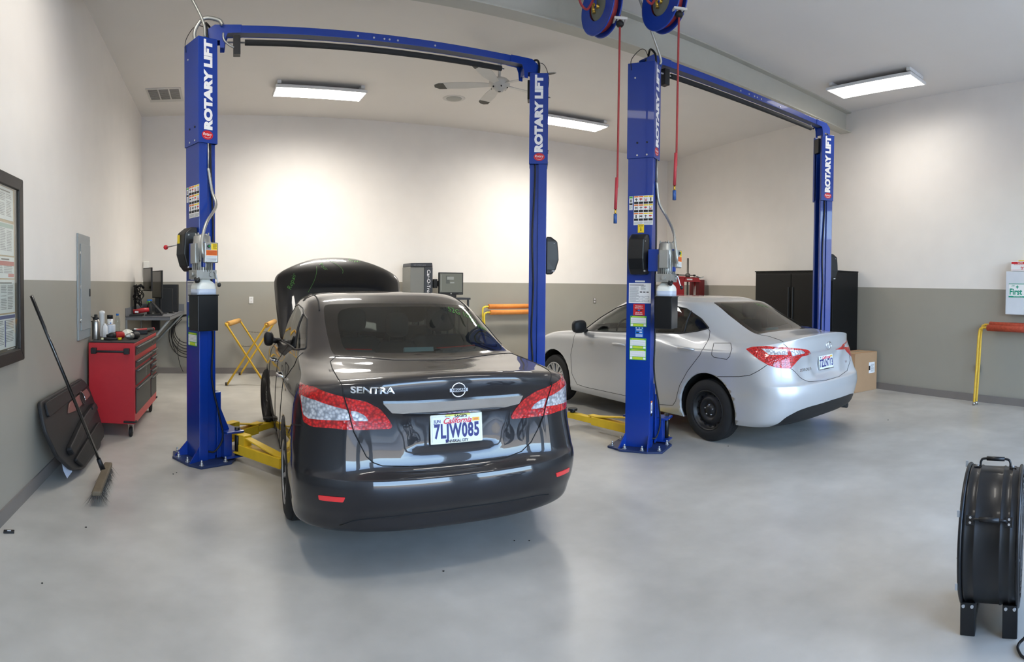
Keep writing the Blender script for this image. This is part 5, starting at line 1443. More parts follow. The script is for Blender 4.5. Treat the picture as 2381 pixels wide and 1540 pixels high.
lift1, BL1, _, col1 = make_lift(LC['a'], LC['b'], 'blue two-post car lift on the left, standing around the black sedan', 'some',
    [((.13, 5.43), (.72, 4.62)), ((.03, 5.80), (.50, 6.33)), ((2.82, 5.46), (2.25, 4.75)), ((2.92, 5.83), (2.42, 6.62))])
lift2, BL2, _, col3 = make_lift(LC['c'], LC['d'], 'blue two-post car lift on the right, standing around the silver sedan', 'full',
    [((3.93, 4.74), (3.76, 5.78)), ((4.13, 4.56), (4.62, 5.35)), ((6.88, 4.68), (6.45, 5.35)), ((6.98, 5.05), (6.5, 5.9))])
# red ball lock lever of the left lift
m = MB(); m.M = BL1.copy(); m.cyl((-.20, .06, 1.955), (-.20, .34, 1.945), .006, n=8); lv = m.build('lock_lever', M_BOLT, col1)
m = MB(); m.M = BL1.copy(); m.lathe([(.001, .024), (.017, .017), (.024, 0), (.017, -.017), (.001, -.024)], c=(-.20, .355, 1.945), n=16); m.build('red_ball', M_OVAL, lv)
m = MB(); m.M = BL1.copy(); m.bx(-.2275, -.2235, .005, .045, 1.96, 2.035); m.build('lock_label', M_LYEL, col1)
# rigid conduits from the ceiling
def conduit(pts, lift):
    m = MB(); m.M = Matrix.Translation(-lift.location); m.tube(smoothpath(pts, 5), .013, 10); m.build('supply_conduit', M_CONDUIT, lift)
conduit([(-.50, 5.36, ZC), (-.33, 5.36, 4.22), (-.18, 5.36, 3.92), (-.16, 5.37, 3.775)], lift1)
conduit([(3.50, 4.45, ZC), (3.62, 4.45, 4.34), (3.90, 4.46, 3.87), (3.92, 4.47, 3.775)], lift2)
# ------------------------------------------------------------------ left side of the shop
M_CARTRED = mat('tool_cart_red', rgb(178, 38, 44), 0.38, vary=0.06, scale=12)
M_DRAWER = mat('drawer_charcoal', rgb(52, 52, 50), 0.5)
M_HANDLE = mat('drawer_pull_grey', rgb(84, 84, 82), 0.42, metal=.2)
M_GREYMET = mat('grey_painted_metal', rgb(142, 148, 150), 0.42, vary=0.05)
M_DESK = mat('desk_grey_metal', rgb(112, 114, 118), 0.45, vary=.05)
M_BLK = mat('matte_black', rgb(22, 22, 24), 0.55, vary=.15)
M_PAPER = mat('poster_paper', rgb(228, 230, 230), 0.6, vary=.02)
M_STEEL = mat('brushed_steel', rgb(176, 172, 166), 0.28, metal=.95, vary=.1, scale=30)
M_CLEARPL = glass_mat('clear_plastic', (.86, .9, .92, 1), 1.2)
M_WHITEPL = mat('white_plastic', rgb(232, 232, 232), 0.4)
M_BROWNTR = mat('brown_trim', rgb(112, 78, 70), 0.35, coat=.4)

# bulletin board
bb = thing('bulletin_board', 'black framed glazed bulletin board with labor posters on the left wall', 'bulletin board', (XL, 3.55, 1.70))
y0, y1, z0, z1 = -.55, .52, -.635, .645
m = MB(); fw, fd = .085, .05
m.prism([(y0, z0), (y1, z0), (y1 - fw, z0 + fw), (y0 + fw, z0 + fw)], 0, fd, axis='x'); m.prism([(y1, z0), (y1, z1), (y1 - fw, z1 - fw), (y1 - fw, z0 + fw)], 0, fd, axis='x')
m.prism([(y1, z1), (y0, z1), (y0 + fw, z1 - fw), (y1 - fw, z1 - fw)], 0, fd, axis='x'); m.prism([(y0, z1), (y0, z0), (y0 + fw, z0 + fw), (y0 + fw, z1 - fw)], 0, fd, axis='x')
m.build('frame', mat('black_wood_frame', rgb(34, 30, 28), .45, vary=.3, scale=20), bb, bevel=.006)
m = MB(); m.bx(.002, .010, y0 + fw, y1 - fw, z0 + fw, z1 - fw); m.build('cork_backing', mat('cork_tan', rgb(188, 160, 122), .85, vary=.12, scale=60), bb)
m = MB(); m.bx(.034, .037, y0 + fw, y1 - fw, z0 + fw, z1 - fw); m.build('glass_pane', glass_mat('clear_pane', (.93, .95, .94, 1), .8), bb)
specs = [(2.255, 2.04, 9, 'grey headed notice poster, topmost on the bulletin board'), (2.02, 1.80, 5, 'pale green headed notice poster, second from the top on the bulletin board'),
         (1.79, 1.645, 7, 'poster with a red band, middle of the bulletin board'), (1.635, 1.41, 9, 'plain white text poster, second from the bottom on the bulletin board'), (1.40, 1.17, 8, 'poster with a blue heading, lowest on the bulletin board')]
MP = [M_PAPER, M_LGRY, mat('poster_green', rgb(150, 176, 168), .6), mat('poster_red', rgb(186, 46, 48), .6), mat('poster_blue', rgb(34, 60, 132), .6), M_LBLK]
for i, (zt, zb, hd, lab) in enumerate(specs):
    t = MB(); ya, yb = 3.57, 3.955 + .006 * i
    t.bx(XL + .011, XL + .0125, ya, yb, zb, zt, 0)
    X_ = XL + .0125
    if hd == 5: t.bx(X_, X_ + .0006, ya + .01, yb - .01, zt - .035, zt - .006, 2)
    if hd == 7: t.bx(X_, X_ + .0006, ya + .005, yb - .005, zt - .06, zt - .03, 3); t.bx(X_, X_ + .0006, yb - .12, yb - .01, zb + .008, zb + .03, 3); t.bx(X_, X_ + .0006, yb - .25, yb - .10, zt - .022, zt - .012, 5)
    if hd == 8: t.bx(X_, X_ + .0006, ya + .005, yb - .005, zt - .03, zt - .006, 4); t.bx(X_, X_ + .0006, yb - .21, yb - .19, zb + .01, zt - .04, 4)
    if hd == 9: t.bx(X_, X_ + .0006, ya + .10, yb - .06, zt - .026, zt - .018, 5)
    cols = 3 if hd in (9, 5) else 2
    for c in range(cols):
        cw = (yb - ya - .03) / cols; a = ya + .012 + c * cw
        n = int((zt - zb - .06) / .011)
        for k in range(n):
            if random.random() < .1: continue
            zz = zt - .045 - k * .011
            if hd == 7 and zz > zt - .065: continue
            t.bx(X_, X_ + .0005, a, a + cw - .016 - random.random() * .02, zz, zz + .005, 1)
    tag(t.build('poster', MP), lab, 'poster', 'posters behind the bulletin board glass')
t = MB(); t.bx(XL + .011, XL + .0125, 3.57, 3.98, 1.152, 1.168, 0); t.bx(XL + .0125, XL + .0132, 3.82, 3.97, 1.157, 1.161, 1)
tag(t.build('poster', [M_BLK, M_PAPER]), 'black strip with small white print under the posters of the bulletin board', 'poster', 'posters behind the bulletin board glass')

# electrical panel
t = thing('breaker_box', 'tall grey electrical panel set in the left wall above the tool cart', 'breaker box', (XL, 6.09, 1.57))
m = MB(); m.bx(0, .018, -.27, .27, -.535, .54); m.build('panel_frame', M_GREYMET, t, bevel=.004)
m = MB(); m.bx(.018, .028, -.19, .24, -.44, .44); d = m.build('panel_door', M_GREYMET, t, bevel=.003)
m = MB(); m.bx(.028, .036, .17, .205, -.10, -.02); m.build('latch', M_BLK, d, bevel=.003)
for zz in (-.34, 0, .34):
    m = MB(); m.cyl((.02, -.195, zz - .02), (.02, -.195, zz + .02), .006); m.build('hinge', M_STEEL, d)
for (yy, zz) in ((-.24, .50), (.24, .50), (-.24, -.50), (.24, -.50)):
    m = MB(); m.cyl((.018, yy, zz), (.021, yy, zz), .007, n=10); m.build('screw', M_STEEL, t)
# corner box
t = MB(); t.bx(-1.43, -1.325, YB - .035, YB - .001, 1.745, 2.0); tag(t.build('wall_box', mat('glossy_white_plastic', rgb(236, 234, 228), .15, coat=.5), bevel=.006), 'glossy white plastic box on the wall in the back left corner', 'wall box')
# outlets
def outlet(c, R, face_m, label, grp):
    o = MB(); o.M = Matrix.Translation(c) @ R; o.box((0, 0, 0), (.075, .008, .118)); tt = o.build('electrical_outlet', face_m, bevel=.003)
    tag(tt, label, 'outlet', grp)
    for s in (-1, 1):
        q = MB(); q.M = Matrix.Translation(c) @ R; q.cyl((0, -.004, s * .028), (0, -.007, s * .028), .019, n=20); r = q.build('receptacle', M_WHITEPL, tt)
        q = MB(); q.M = Matrix.Translation(c) @ R
        for k in (-1, 1): q.bx(k * .007 - .0015, k * .007 + .0015, -.0085, -.007, s * .028 - .004, s * .028 + .008)
        q.cyl((0, -.007, s * .028 - .01), (0, -.0085, s * .028 - .01), .003, n=8); q.build('slots', M_BLK, r)
I4 = Matrix.Identity(4)
M_PLATESTL = mat('steel_cover_plate', rgb(140, 138, 130), .4, metal=.6)
outlet((.488, YB - .005, 1.308), I4, M_WHITEPL, 'white outlet on the back wall above the yellow stands', 'wall outlets')
outlet((7.563, YB - .005, 1.272), I4, M_PLATESTL, 'steel outlet on the back wall left of the right lift post', 'wall outlets')
nR = Vector((cos(DRR), -sin(DRR), 0))
outlet((xr(2.71) - .006, 2.71, .487), Matrix.Rotation(-pi / 2 - DRR + pi, 4, 'Z') @ Matrix.Rotation(pi, 4, 'Z') if False else Matrix.Rotation(pi / 2 - DRR, 4, 'Z') @ Matrix.Rotation(pi, 4, 'Z'), mat('brown_grey_plate', rgb(92, 88, 84), .5), 'dark outlet low on the right wall beside the folded stand', 'wall outlets')

# tool cart
cart = thing('tool_cart', 'red rolling tool cart with charcoal drawers by the left wall', 'tool cart', (-.915, 6.15, 0), radians(-2.6))
CW, CLn = -.50, 1.42
m = MB(); m.bx(CW, -.004, 0, CLn, .14, .985); m.build('cabinet_body', M_CARTRED, cart, bevel=.008)
m = MB(); m.bx(CW + .008, -.006, .01, CLn - .01, .985, .995); m.build('top_mat', mat('black_rubber_mat', rgb(28, 28, 29), .6, bump=.2, bscale=200), cart, bevel=.003)
def drawer(ya, yb, za, zb, deco=None):
    m = MB(); m.bx(-.004, .006, ya, yb, za, zb); d = m.build('drawer', M_DRAWER, cart, bevel=.003)
    m = MB(); m.tube([(.008, ya + .005, zb - .012), (.026, ya + .012, zb - .010), (.026, yb - .012, zb - .010), (.008, yb - .005, zb - .012)], .011, 8); m.build('drawer_pull', M_HANDLE, d)
    return d
d = drawer(.04, 1.36, .855, .95)
for yy in (.15, 1.05):
    q = MB(); q.lathe([(.001, .0075), (.026, .0075), (.026, .0068), (.001, .0068)], c=(0, yy, .895), axis='x', n=24); e = q.build('round_emblem', M_STEEL, d)
    q = MB(); q.lathe([(.020, .0085), (.012, .0085), (.012, .0078), (.020, .0078)], c=(0, yy, .895), axis='x', n=24); q.build('emblem_ring', M_BLK, e)
drawer(.04, .92, .73, .80); dd = drawer(.04, .92, .545, .705); drawer(.04, .92, .245, .52)
q = MB(); fit_text(q, 'Performax', .11, .022, frame((.0075, .62, .62), (0, 0, -1), (0, 1, 0)), bold=.01); q.build('drawer_lettering', M_WHT, dd)
for (za, zb) in ((.735, .80), (.66, .72), (.585, .645), (.50, .57), (.245, .485)): drawer(.98, 1.36, za, zb)
m = MB(); m.tube([(CW + .07, -.001, .90), (CW + .07, -.045, .90), (-.085, -.045, .90), (-.085, -.001, .90)], .013, 12)
m.bx(CW + .04, CW + .095, -.06, -.001, .875, .935); m.bx(-.11, -.055, -.06, -.001, .875, .935); m.build('push_handle', M_BLK, cart, bevel=.006)
for (xx, yy, sx, sy) in ((-.06, -.008, .13, .02), (-.004, CLn - .02, .03, .06), (0.0, .03, .02, .05)):
    m = MB(); m.box((xx, yy, .165), (sx, sy, .022)); m.build('corner_bumper', M_BLK, cart, bevel=.008)
for (xx, yy) in ((-.06, .06), (-.06, CLn - .12), (CW + .06, .06), (CW + .06, CLn - .12)):
    m = MB(); m.bx(xx - .03, xx + .03, yy - .03, yy + .03, .13, .142); m.bx(xx - .026, xx - .022, yy - .015, yy + .015, .05, .13); m.bx(xx + .022, xx + .026, yy - .015, yy + .015, .05, .13); c = m.build('caster', M_STEEL, cart)
    m = MB(); m.lathe([(.02, -.017), (.045, -.016), (.052, -.008), (.052, .008), (.045, .016), (.02, .017)], c=(xx, yy, .052), axis='x', n=24); m.build('caster_wheel', M_TIRE, c)
CT = .9955
def on_cart(name, lab, cat, x, y, parts, rz=0.0):
    t = thing(name, lab, cat, (x, y, CT), rz)
    for (nm, mb_, mm, bv) in parts: mb_.build(nm, mm, t, bevel=bv)
    return t
a = MB(); a.lathe([(.001, 0), (.044, 0), (.046, .006), (.046, .19), (.038, .21), (.030, .222), (.001, .222)], n=32)
b = MB(); b.lathe([(.001, .222), (.034, .222), (.036, .228), (.034, .245), (.019, .247), (.019, .268), (.017, .274), (.001, .274)], n=24)
c = MB(); c.tube([(-.035 + .024 * cos(q) - .012, -.02, .222 + .026 * sin(q)) for q in [2 * pi * i / 20 for i in range(20)]], .004, 8, closed=True)
on_cart('water_bottle', 'brushed steel bottle with black cap at the near corner of the tool cart', 'bottle', -1.385, 6.42, [('flask', a, M_STEEL, 0), ('cap', b, M_BLK, 0), ('carry_loop', c, M_BLK, 0)])
a = MB(); a.lathe([(.001, 0), (.028, 0), (.030, .01), (.030, .26), (.033, .265), (.036, .285), (.02, .297), (.001, .30)], n=24)
on_cart('squeeze_bottle', 'tall plain white plastic bottle behind the steel bottle on the tool cart', 'bottle', -1.395, 6.80, [('bottle_body', a, M_WHITEPL, 0)])
a = MB(); a.lathe([(.001, 0), (.030, 0), (.032, .01), (.032, .12), (.012, .145), (.012, .155), (.001, .155)], n=24)
on_cart('small_bottle', 'short white bottle with a pointed top between the steel bottle and the film roll', 'bottle', -1.345, 6.72, [('bottle_body', a, M_WHITEPL, 0)])
a = MB(); a.lathe([(.033, 0), (.062, 0), (.064, .01), (.064, .12), (.060, .128), (.033, .128), (.033, 0)], n=36)
b = MB(); b.lathe([(.026, -.0), (.033, 0), (.033, .131), (.026, .131), (.026, 0)], n=24)
on_cart('film_roll', 'roll of pale plastic masking film standing on the tool cart', 'roll', -1.335, 6.98, [('film', a, mat('pale_film', rgb(200, 206, 216), .3, vary=.03, spec=.7), 0), ('cardboard_core', b, mat('cardboard', rgb(176, 134, 92), .8), 0)])
t = thing('spray_can', 'spray can with black cap and white label standing on the film roll', 'spray can', (-1.335, 6.98, CT + .132))
a = MB(); a.lathe([(.001, 0), (.034, 0), (.035, .004), (.035, .062), (.001, .062)], n=28); a.build('can', M_WHITEPL, t)
a = MB(); a.lathe([(.001, .062), (.0355, .062), (.0355, .103), (.033, .108), (.001, .108)], n=28); a.build('cap', M_BLK, t)
a = MB(); a.bx(.004, .012, -.0362, -.035, .045, .056); a.build('red_logo', M_LRED, t); a = MB(); a.bx(.008, .02, -.0362, -.033, .006, .02); a.build('blue_patch', M_LBLU, t)
a = MB(); a.lathe([(.001, 0), (.030, 0), (.033, .008), (.031, .02), (.034, .035), (.031, .05), (.034, .065), (.031, .08), (.034, .10), (.034, .15), (.028, .185), (.016, .215), (.014, .222)], n=28)
b = MB(); b.lathe([(.001, .222), (.017, .222), (.017, .243), (.001, .243)], n=20)
on_cart('plastic_bottle', 'empty clear plastic bottle with a blue cap on the tool cart', 'bottle', -1.285, 7.20, [('clear_body', a, M_CLEARPL, 0), ('blue_cap', b, M_LBLU, 0)])
# impact wrench and other tools
def power_tool(name, lab, x, y, rz, s=1.0, red=True):
    t = thing(name, lab, 'power tool', (x, y, CT), rz)
    mr = mat('tool_red', rgb(176, 36, 34), .45)
    a = MB(); a.lathe([(.001, -.10), (.016, -.10), (.018, -.075), (.028, -.07), (.034, -.045), (.036, .0), (.001, .0)], c=(0, 0, .037), axis='x', n=20); a.build('gear_case', M_ALUM if not red else M_BLK, t)
    a = MB(); a.lathe([(.036, .0), (.040, .01), (.040, .085), (.034, .10), (.001, .10)], c=(0, 0, .040), axis='x', n=20); a.build('motor_housing', mr if red else M_BLK, t)
    if not red: return t
    a = MB(); a.tube(smoothpath([(.03, .01, .040), (.07, .07, .036), (.095, .13, .034)], 5), .021, 12); a.build('grip', M_BLK, t)
    a = MB(); a.box((.11, .165, .036), (.085, .06, .07), (0, 0, -.4)); a.build('battery', M_BLK, t, bevel=.01)
    return t
power_tool('impact_wrench', 'red and black cordless impact wrench lying at the near edge of the tool cart', -1.19, 6.52, .55)
power_tool('cordless_driver', 'straight black cordless driver lying near the front edge of the tool cart', -1.00, 6.50, 1.0, red=False)
a = MB(); a.lathe([(.001, 0), (.018, 0), (.024, .022), (.024, .026), (.001, .026)], n=24)
on_cart('bottle_cap', 'yellow screw cap lying in front of the impact wrench', 'cap', -1.115, 6.38, [('cap', a, M_LYEL, 0)])
a = MB(); a.tube([(-.07, 0, .016), (-.02, 0, .016), (.05, 0, .017), (.075, 0, .017)], [.013, .015, .012, .011], 12)
b = MB(); b.lathe([(.001, -.10), (.011, -.098), (.013, -.085), (.012, -.07)], c=(0, 0, .016), axis='x', n=12)
on_cart('screwdriver', 'black handled tool with a cream tip beside the yellow cap', 'hand tool', -1.21, 6.33, [('handle', a, M_BLK, 0), ('tip', b, mat('cream_tip', rgb(210, 205, 170), .5), 0)], .1)
def rag(u, v):
    a = u * 2 * pi; r = .09 * (1 - v * .98) * (1 + .22 * sin(3 * a + 1) + .12 * sin(5 * a))
    return (r * cos(a) * .95, r * sin(a), .002 + .06 * sin(v * pi / 2) ** .7 * (1 + .15 * sin(4 * a)))
a = MB(); a.sheet(rag, 40, 12, closed_u=True)
on_cart('rag', 'crumpled white rag on the middle of the tool cart', 'rag', -1.15, 7.03, [('cloth', a, mat('white_cloth', rgb(226, 224, 212), .9), 0)])
a = MB(); a.box((0, 0, .025), (.16, .12, .05), (0, 0, .2)); b = MB(); b.box((.01, .01, .055), (.13, .09, .012), (.05, -.1, .2))
on_cart('battery_charger', 'black battery charger with a red lid behind the rag', 'charger', -1.0, 7.20, [('case', a, M_BLK, .008), ('red_lid', b, M_CARTRED, .004)])
a = MB(); a.box((0, 0, .022), (.12, .16, .044), (0, 0, .1)); b = MB(); b.box((.0, -.02, .047), (.07, .09, .008), (0, .1, .1))
on_cart('charging_dock', 'black charging dock with a white top near the far end of the tool cart', 'charger', -1.07, 7.37, [('case', a, M_BLK, .008), ('white_top', b, M_WHITEPL, .003)])
a = MB(); a.tube([(0, -.12, .03), (0, -.04, .03), (0, .03, .032), (0, .12, .034)], [.012, .024, .026, .022], 14); b = MB(); b.lathe([(.001, .12), (.024, .12), (.024, .135), (.001, .135)], c=(0, 0, .034), axis='y', n=16)
on_cart('polisher', 'long black tool with a red ring at the far end of the tool cart', 'power tool', -.935, 7.42, [('tool_body', a, M_BLK, 0), ('red_ring', b, M_CARTRED, 0)], -.35)

# leaning door trim
dp = thing('car_door_panel', 'black car door trim panel leaning against the left wall behind the broom', 'door panel', (-1.17, 5.18, 0))
tilt = atan2(.235, .70)
Mdp = Matrix.Translation((0, 0, .012)) @ Matrix.Rotation(-tilt, 4, 'Y')
poly = [(-.76, .72), (.58, .70), (.74, .60), (.79, .34), (.77, .14), (.46, .02), (-.23, .02), (-.52, .10), (-.75, .28), (-.83, .50)]
P2 = rounded([(a_, b_) for a_, b_ in poly], .045, 5)
m = MB(); m.M = Mdp; m.prism(P2, -.035, 0, axis='x'); body = m.build('trim_shell', mat('black_vinyl', rgb(30, 30, 31), .5, vary=.15, bump=.2, bscale=220), dp, bevel=.012, seg=3)
m = MB(); m.M = Mdp; m.prism(rounded([(-.70, .695), (.55, .68), (.66, .60), (-.72, .58)], .03), 0, .022, axis='x'); m.build('upper_roll', M_BLK, dp, bevel=.01, seg=3)
m = MB(); m.M = Mdp; m.prism(rounded([(-.10, .575), (.60, .585), (.66, .50), (.05, .475), (-.22, .50)], .04), 0, .016, axis='x'); m.build('wood_grain_trim', M_BROWNTR, dp, bevel=.006)
m = MB(); m.M = Mdp; m.lathe([(.001, .018), (.055, .018), (.06, .022), (.066, .018)], c=(0, .33, .535), axis='x', n=24); m.build('pull_cup', M_BLK, dp)
m = MB(); m.M = Mdp; m.tube([(.022, .33 + .066 * cos(q), .535 + .06 * sin(q)) for q in [-.6 + 2.2 * i / 12 for i in range(13)]], .004, 6); m.build('inner_handle', M_CHROME, dp)
m = MB(); m.M = Mdp; m.prism(rounded([(-.55, .28), (.15, .40), (.62, .43), (.66, .36), (.10, .30), (-.50, .20)], .05), 0, .05, axis='x'); m.build('armrest', M_BLK, dp, bevel=.015, seg=3)
m = MB(); m.M = Mdp; m.box((.055, .48, .415), (.012, .14, .03), (.12, 0, 0)); m.build('window_switches', M_BLKP, dp, bevel=.003)
m = MB(); m.M = Mdp; m.prism(rounded([(-.45, .16), (.05, .20), (.60, .24), (.70, .17), (.62, .08), (-.30, .05)], .05), 0, .03, axis='x'); m.build('map_pocket', mat('pocket_black', rgb(20, 20, 21), .6), dp, bevel=.01, seg=3)
t = MB(); t.add([(-1.335, 4.70, .30), (-1.29, 4.76, .28), (-1.235, 4.76, .06), (-1.25, 4.66, .035), (-1.275, 4.64, .10)], [(0, 1, 2, 3, 4)])
o = t.build('plastic_sheet', mat('clear_film_white', rgb(196, 204, 220), .3)); o.parent = dp; o.location = Vector((1.17, -5.18, 0))
sm = o.modifiers.new('thick', 'SOLIDIFY'); sm.thickness = .002

# broom
br = thing('push_broom', 'push broom with a long black handle leaning from the floor to the left wall', 'broom', (-.935, 4.55, 0), radians(4))
m = MB(); m.box((0, 0, .095), (.068, .72, .038)); m.build('broom_block', mat('worn_wood', rgb(100, 88, 70), .75, vary=.3, scale=14), br, bevel=.012, seg=3)
m = MB()
for i in range(420):
    bx_ = random.uniform(-.03, .03); by_ = random.uniform(-.355, .355); sp = 1.5 + (.5 if by_ < -.25 else 0)
    dx, dy = bx_ * sp * 1.1 + random.uniform(-.02, .02), random.uniform(-.012, .012) + (-.03 if by_ < -.3 else 0)
    m.add([(bx_ - .0018, by_, .078), (bx_ + .0018, by_, .078), (bx_ + dx, by_ + dy, .002)], [(0, 1, 2)]); m.add([(bx_, by_ - .0018, .078), (bx_, by_ + .0018, .078), (bx_ + dx, by_ + dy, .002)], [(0, 1, 2)])
o = m.build('bristles', mat('dusty_bristle', rgb(78, 74, 68), .9, vary=.4, scale=30), br, fix=False); o['kind'] = 'stuff'
H0, H1 = Vector((-.02, .17, .105)), Vector((-.47, -.35, 1.52))
m = MB(); m.cyl(H0, H0.lerp(H1, .07), .022, .018); m.build('socket', M_BLK, br)
m = MB(); m.cyl(H0.lerp(H1, .04), H1, .0135, .0135, n=16); m.build('broom_handle', mat('black_enamel', rgb(16, 16, 17), .2, coat=.6), br)

# desk shelf
ds = thing('wall_desk', 'grey metal wall desk in the back left corner', 'desk', (-1.1, 9.7, 1.12))
ox, oy, oz = 1.1, -9.7, 0
m = MB(); m.M = Matrix.Translation((ox, oy, 0))
m.prism([(XL + .002, 8.77), (-.785, 8.77), (-.70, YB - .02), (XL + .002, YB - .02)], -.012, 0)
m.prism([(XL + .002, 8.77), (-.785, 8.77), (-.786, 8.775), (XL + .002, 8.775)], -.055, 0); m.prism([(-.785, 8.77), (-.70, YB - .02), (-.706, YB - .02), (-.791, 8.77)], -.055, 0)
m.build('desktop', M_DESK, ds, bevel=.002)
m = MB(); m.M = Matrix.Translation((ox, oy, 0)); m.bx(XL + .002, XL + .012, 8.77, YB - .02, 0, .12); m.build('backsplash', M_DESK, ds); 
m = MB(); m.M = Matrix.Translation((ox, oy, 0)); m.bx(XL + .012, -.70, YB - .03, YB - .02, 0, .12); m.build('backsplash', M_DESK, ds)
for yy, xe in ((8.80, -.80), (10.4, -.72)):
    m = MB(); m.M = Matrix.Translation((ox, oy, 0)); m.tube([(xe, yy, -.05), (XL + .015, yy + .15, -.80)], .018, 4); m.build('desk_brace', M_GREYMET, ds)
    m = MB(); m.M = Matrix.Translation((ox, oy, 0)); m.bx(XL + .002, XL + .03, yy - .015, yy + .015, -.85, -.05); m.build('wall_rail', M_GREYMET, ds)
DZ = 1.1205
# monitors, case, etc
def flat_monitor(x, y, z, rz, w, h, lab, post=True):
    t = thing('monitor', lab, 'monitor', (x, y, z), rz); zc = .47 if post else .30
    m = MB(); m.box((0, 0, zc), (w, .025, h), (.0, 0, 0)); m.build('bezel', M_BLK, t, bevel=.004)
    m = MB(); m.bx(-w / 2 + .015, w / 2 - .015, -.0145, -.0125, zc - h / 2 + .018, zc + h / 2 - .015); m.build('screen', mat('screen_off', rgb(30, 31, 32), .15), t)
    m = MB(); m.box((0, .03, zc - .02), (w * .5, .04, h * .55)); m.build('rear_housing', M_BLK, t, bevel=.012)
    if post:
        m = MB(); m.cyl((0, .05, .005), (0, .05, zc), .016); m.bx(-.10, .10, -.03, .13, 0, .012); m.build('stand', M_BLK, t, bevel=.003)
    return t
flat_monitor(-1.20, 9.48, DZ + .25, radians(-68), .50, .37, 'black monitor seen from behind, turned towards the left wall', post=False)
flat_monitor(-1.06, 9.60, DZ, radians(-66), .50, .44, 'second black monitor standing just behind the first on the desk')
t = thing('screen_mount', 'black articulated mount with cables holding the monitor by the left wall', 'screen mount', (-1.40, 9.45, DZ))
m = MB(); m.cyl((0, 0, 0), (0, 0, .46), .018); m.bx(-.03, .03, -.04, .04, 0, .02); m.tube([(0, 0, .42), (.10, -.06, .46), (.13, .02, .42)], .022); m.build('arm', M_BLK, t)
m = MB()
for i in range(9):
    a0 = random.uniform(0, 2); m.tube(smoothpath([(random.uniform(-.02, .03), random.uniform(-.06, .04), random.uniform(.30, .48)), (random.uniform(-.03, .16), random.uniform(-.2, .0), random.uniform(.22, .42)), (random.uniform(-.03, .12), random.uniform(-.25, -.05), random.uniform(.14, .3)), (random.uniform(.0, .14), random.uniform(-.1, .06), random.uniform(.1, .45))], 5), .008, 6)
m.build('cables', M_BLK, t)
t = thing('computer_case', 'large black computer case standing on the wall desk', 'computer', (-.92, 10.33, DZ), radians(2))
m = MB(); m.bx(-.22, .14, -.16, .22, 0, .47); m.build('case_shell', M_BLK, t, bevel=.01)
t = thing('computer_case', 'smaller black case in front of the large one on the wall desk', 'computer', (-1.02, 10.03, DZ), radians(2))
m = MB(); m.bx(-.12, .17, -.09, .08, 0, .40); m.build('case_shell', M_BLK, t, bevel=.008)
t = thing('laptop', 'black open laptop tilted at the front of the wall desk', 'laptop', (-1.07, 9.05, DZ), 0)
m = MB(); m.box((.02, 0, .012), (.26, .20, .018)); m.build('keyboard_base', M_BLKP, t, bevel=.004)
m = MB(); m.box((.06, .02, .12), (.25, .20, .014), (0, radians(48), 0)); m.build('display_lid', M_BLK, t, bevel=.004)
t = thing('caulk_gun', 'red cylindrical cartridge lying across the laptop', 'cartridge', (-1.25, 8.98, DZ + .06), radians(8))
m = MB(); m.tube([(-.11, 0, 0), (.13, 0, .035)], .035, 16); m.build('cartridge', M_CARTRED, t)
m = MB(); m.bx(-.085, -.03, -.037, -.030, -.014, .014); m.build('printed_label', M_WHT, t)
t = thing('document_tray', 'flat black tray under the red cartridge on the wall desk', 'tray', (-1.29, 8.96, DZ), 0)
m = MB(); m.bx(-.11, .08, -.12, .12, 0, .025); m.build('tray', M_BLK, t, bevel=.006)
t = thing('computer_mouse', 'black computer mouse on the wall desk', 'mouse', (-.84, 9.72, DZ), radians(-20))
m = MB(); m.sheet(lambda u, v: (.055 * cos(u * 2 * pi) * cos(v * pi / 2), .035 * sin(u * 2 * pi) * cos(v * pi / 2), .001 + .035 * sin(v * pi / 2)), 20, 8, closed_u=True); m.build('mouse_shell', M_BLK, t)
t = thing('spray_bottle', 'spray bottle with a green and blue trigger behind the laptop', 'spray bottle', (-1.165, 9.40, DZ))
m = MB(); m.lathe([(.001, 0), (.04, 0), (.042, .02), (.042, .13), (.018, .17), (.016, .19), (.001, .19)], n=20); m.build('bottle_body', M_BLK, t)
m = MB(); m.bx(-.035, .045, -.012, .012, .21, .235); m.build('blue_head', M_LBLU, t, bevel=.004)
m = MB(); m.bx(-.012, .012, -.012, .012, .188, .212); m.tube([(-.03, 0, .21), (-.04, 0, .19), (-.035, 0, .165)], .006); m.build('green_trigger', mat('bright_green', rgb(110, 205, 60), .45), t)
# cable coil hanging under the desk
t = thing('cable_coil', 'coil of black cable hanging on the back wall under the wall desk', 'cable', (-.62, YB - .05, 1.03))
m = MB()
for i in range(6):
    rx, rz_ = .22 + .02 * i, .24 + .028 * i; sh = random.uniform(-.02, .02)
    m.tube([(sh + rx * sin(q) - .02, -.004 * i, -rz_ + rz_ * cos(q) + .005 * i) for q in [2 * pi * k / 40 for k in range(40)]], .007, 6, closed=True)
m.build('cable_loops', M_HOSE, t)
m = MB(); m.tube(smoothpath([(-.12, 0, -.05), (-.30, 0, -.30), (-.22, -.01, -.66), (.02, -.01, -.74), (.12, -.01, -.68)], 8), .006, 6); m.tube(smoothpath([(-.16, 0, -.4), (-.2, 0, -.6), (-.16, 0, -.85), (-.1, 0, -1.0)], 8), .005, 6); m.build('loose_end', M_HOSE, t)
m = MB(); m.cyl((0, .04, 0), (0, -.04, 0), .008); m.build('hook', M_STEEL, t)
t = MB(); t.bx(-1.27, -1.13, YB - .16, YB - .002, .78, .96); o = t.build('black_power_box', M_BLK, bevel=.005); tag(o, 'black box mounted on the back wall under the wall desk', 'box')

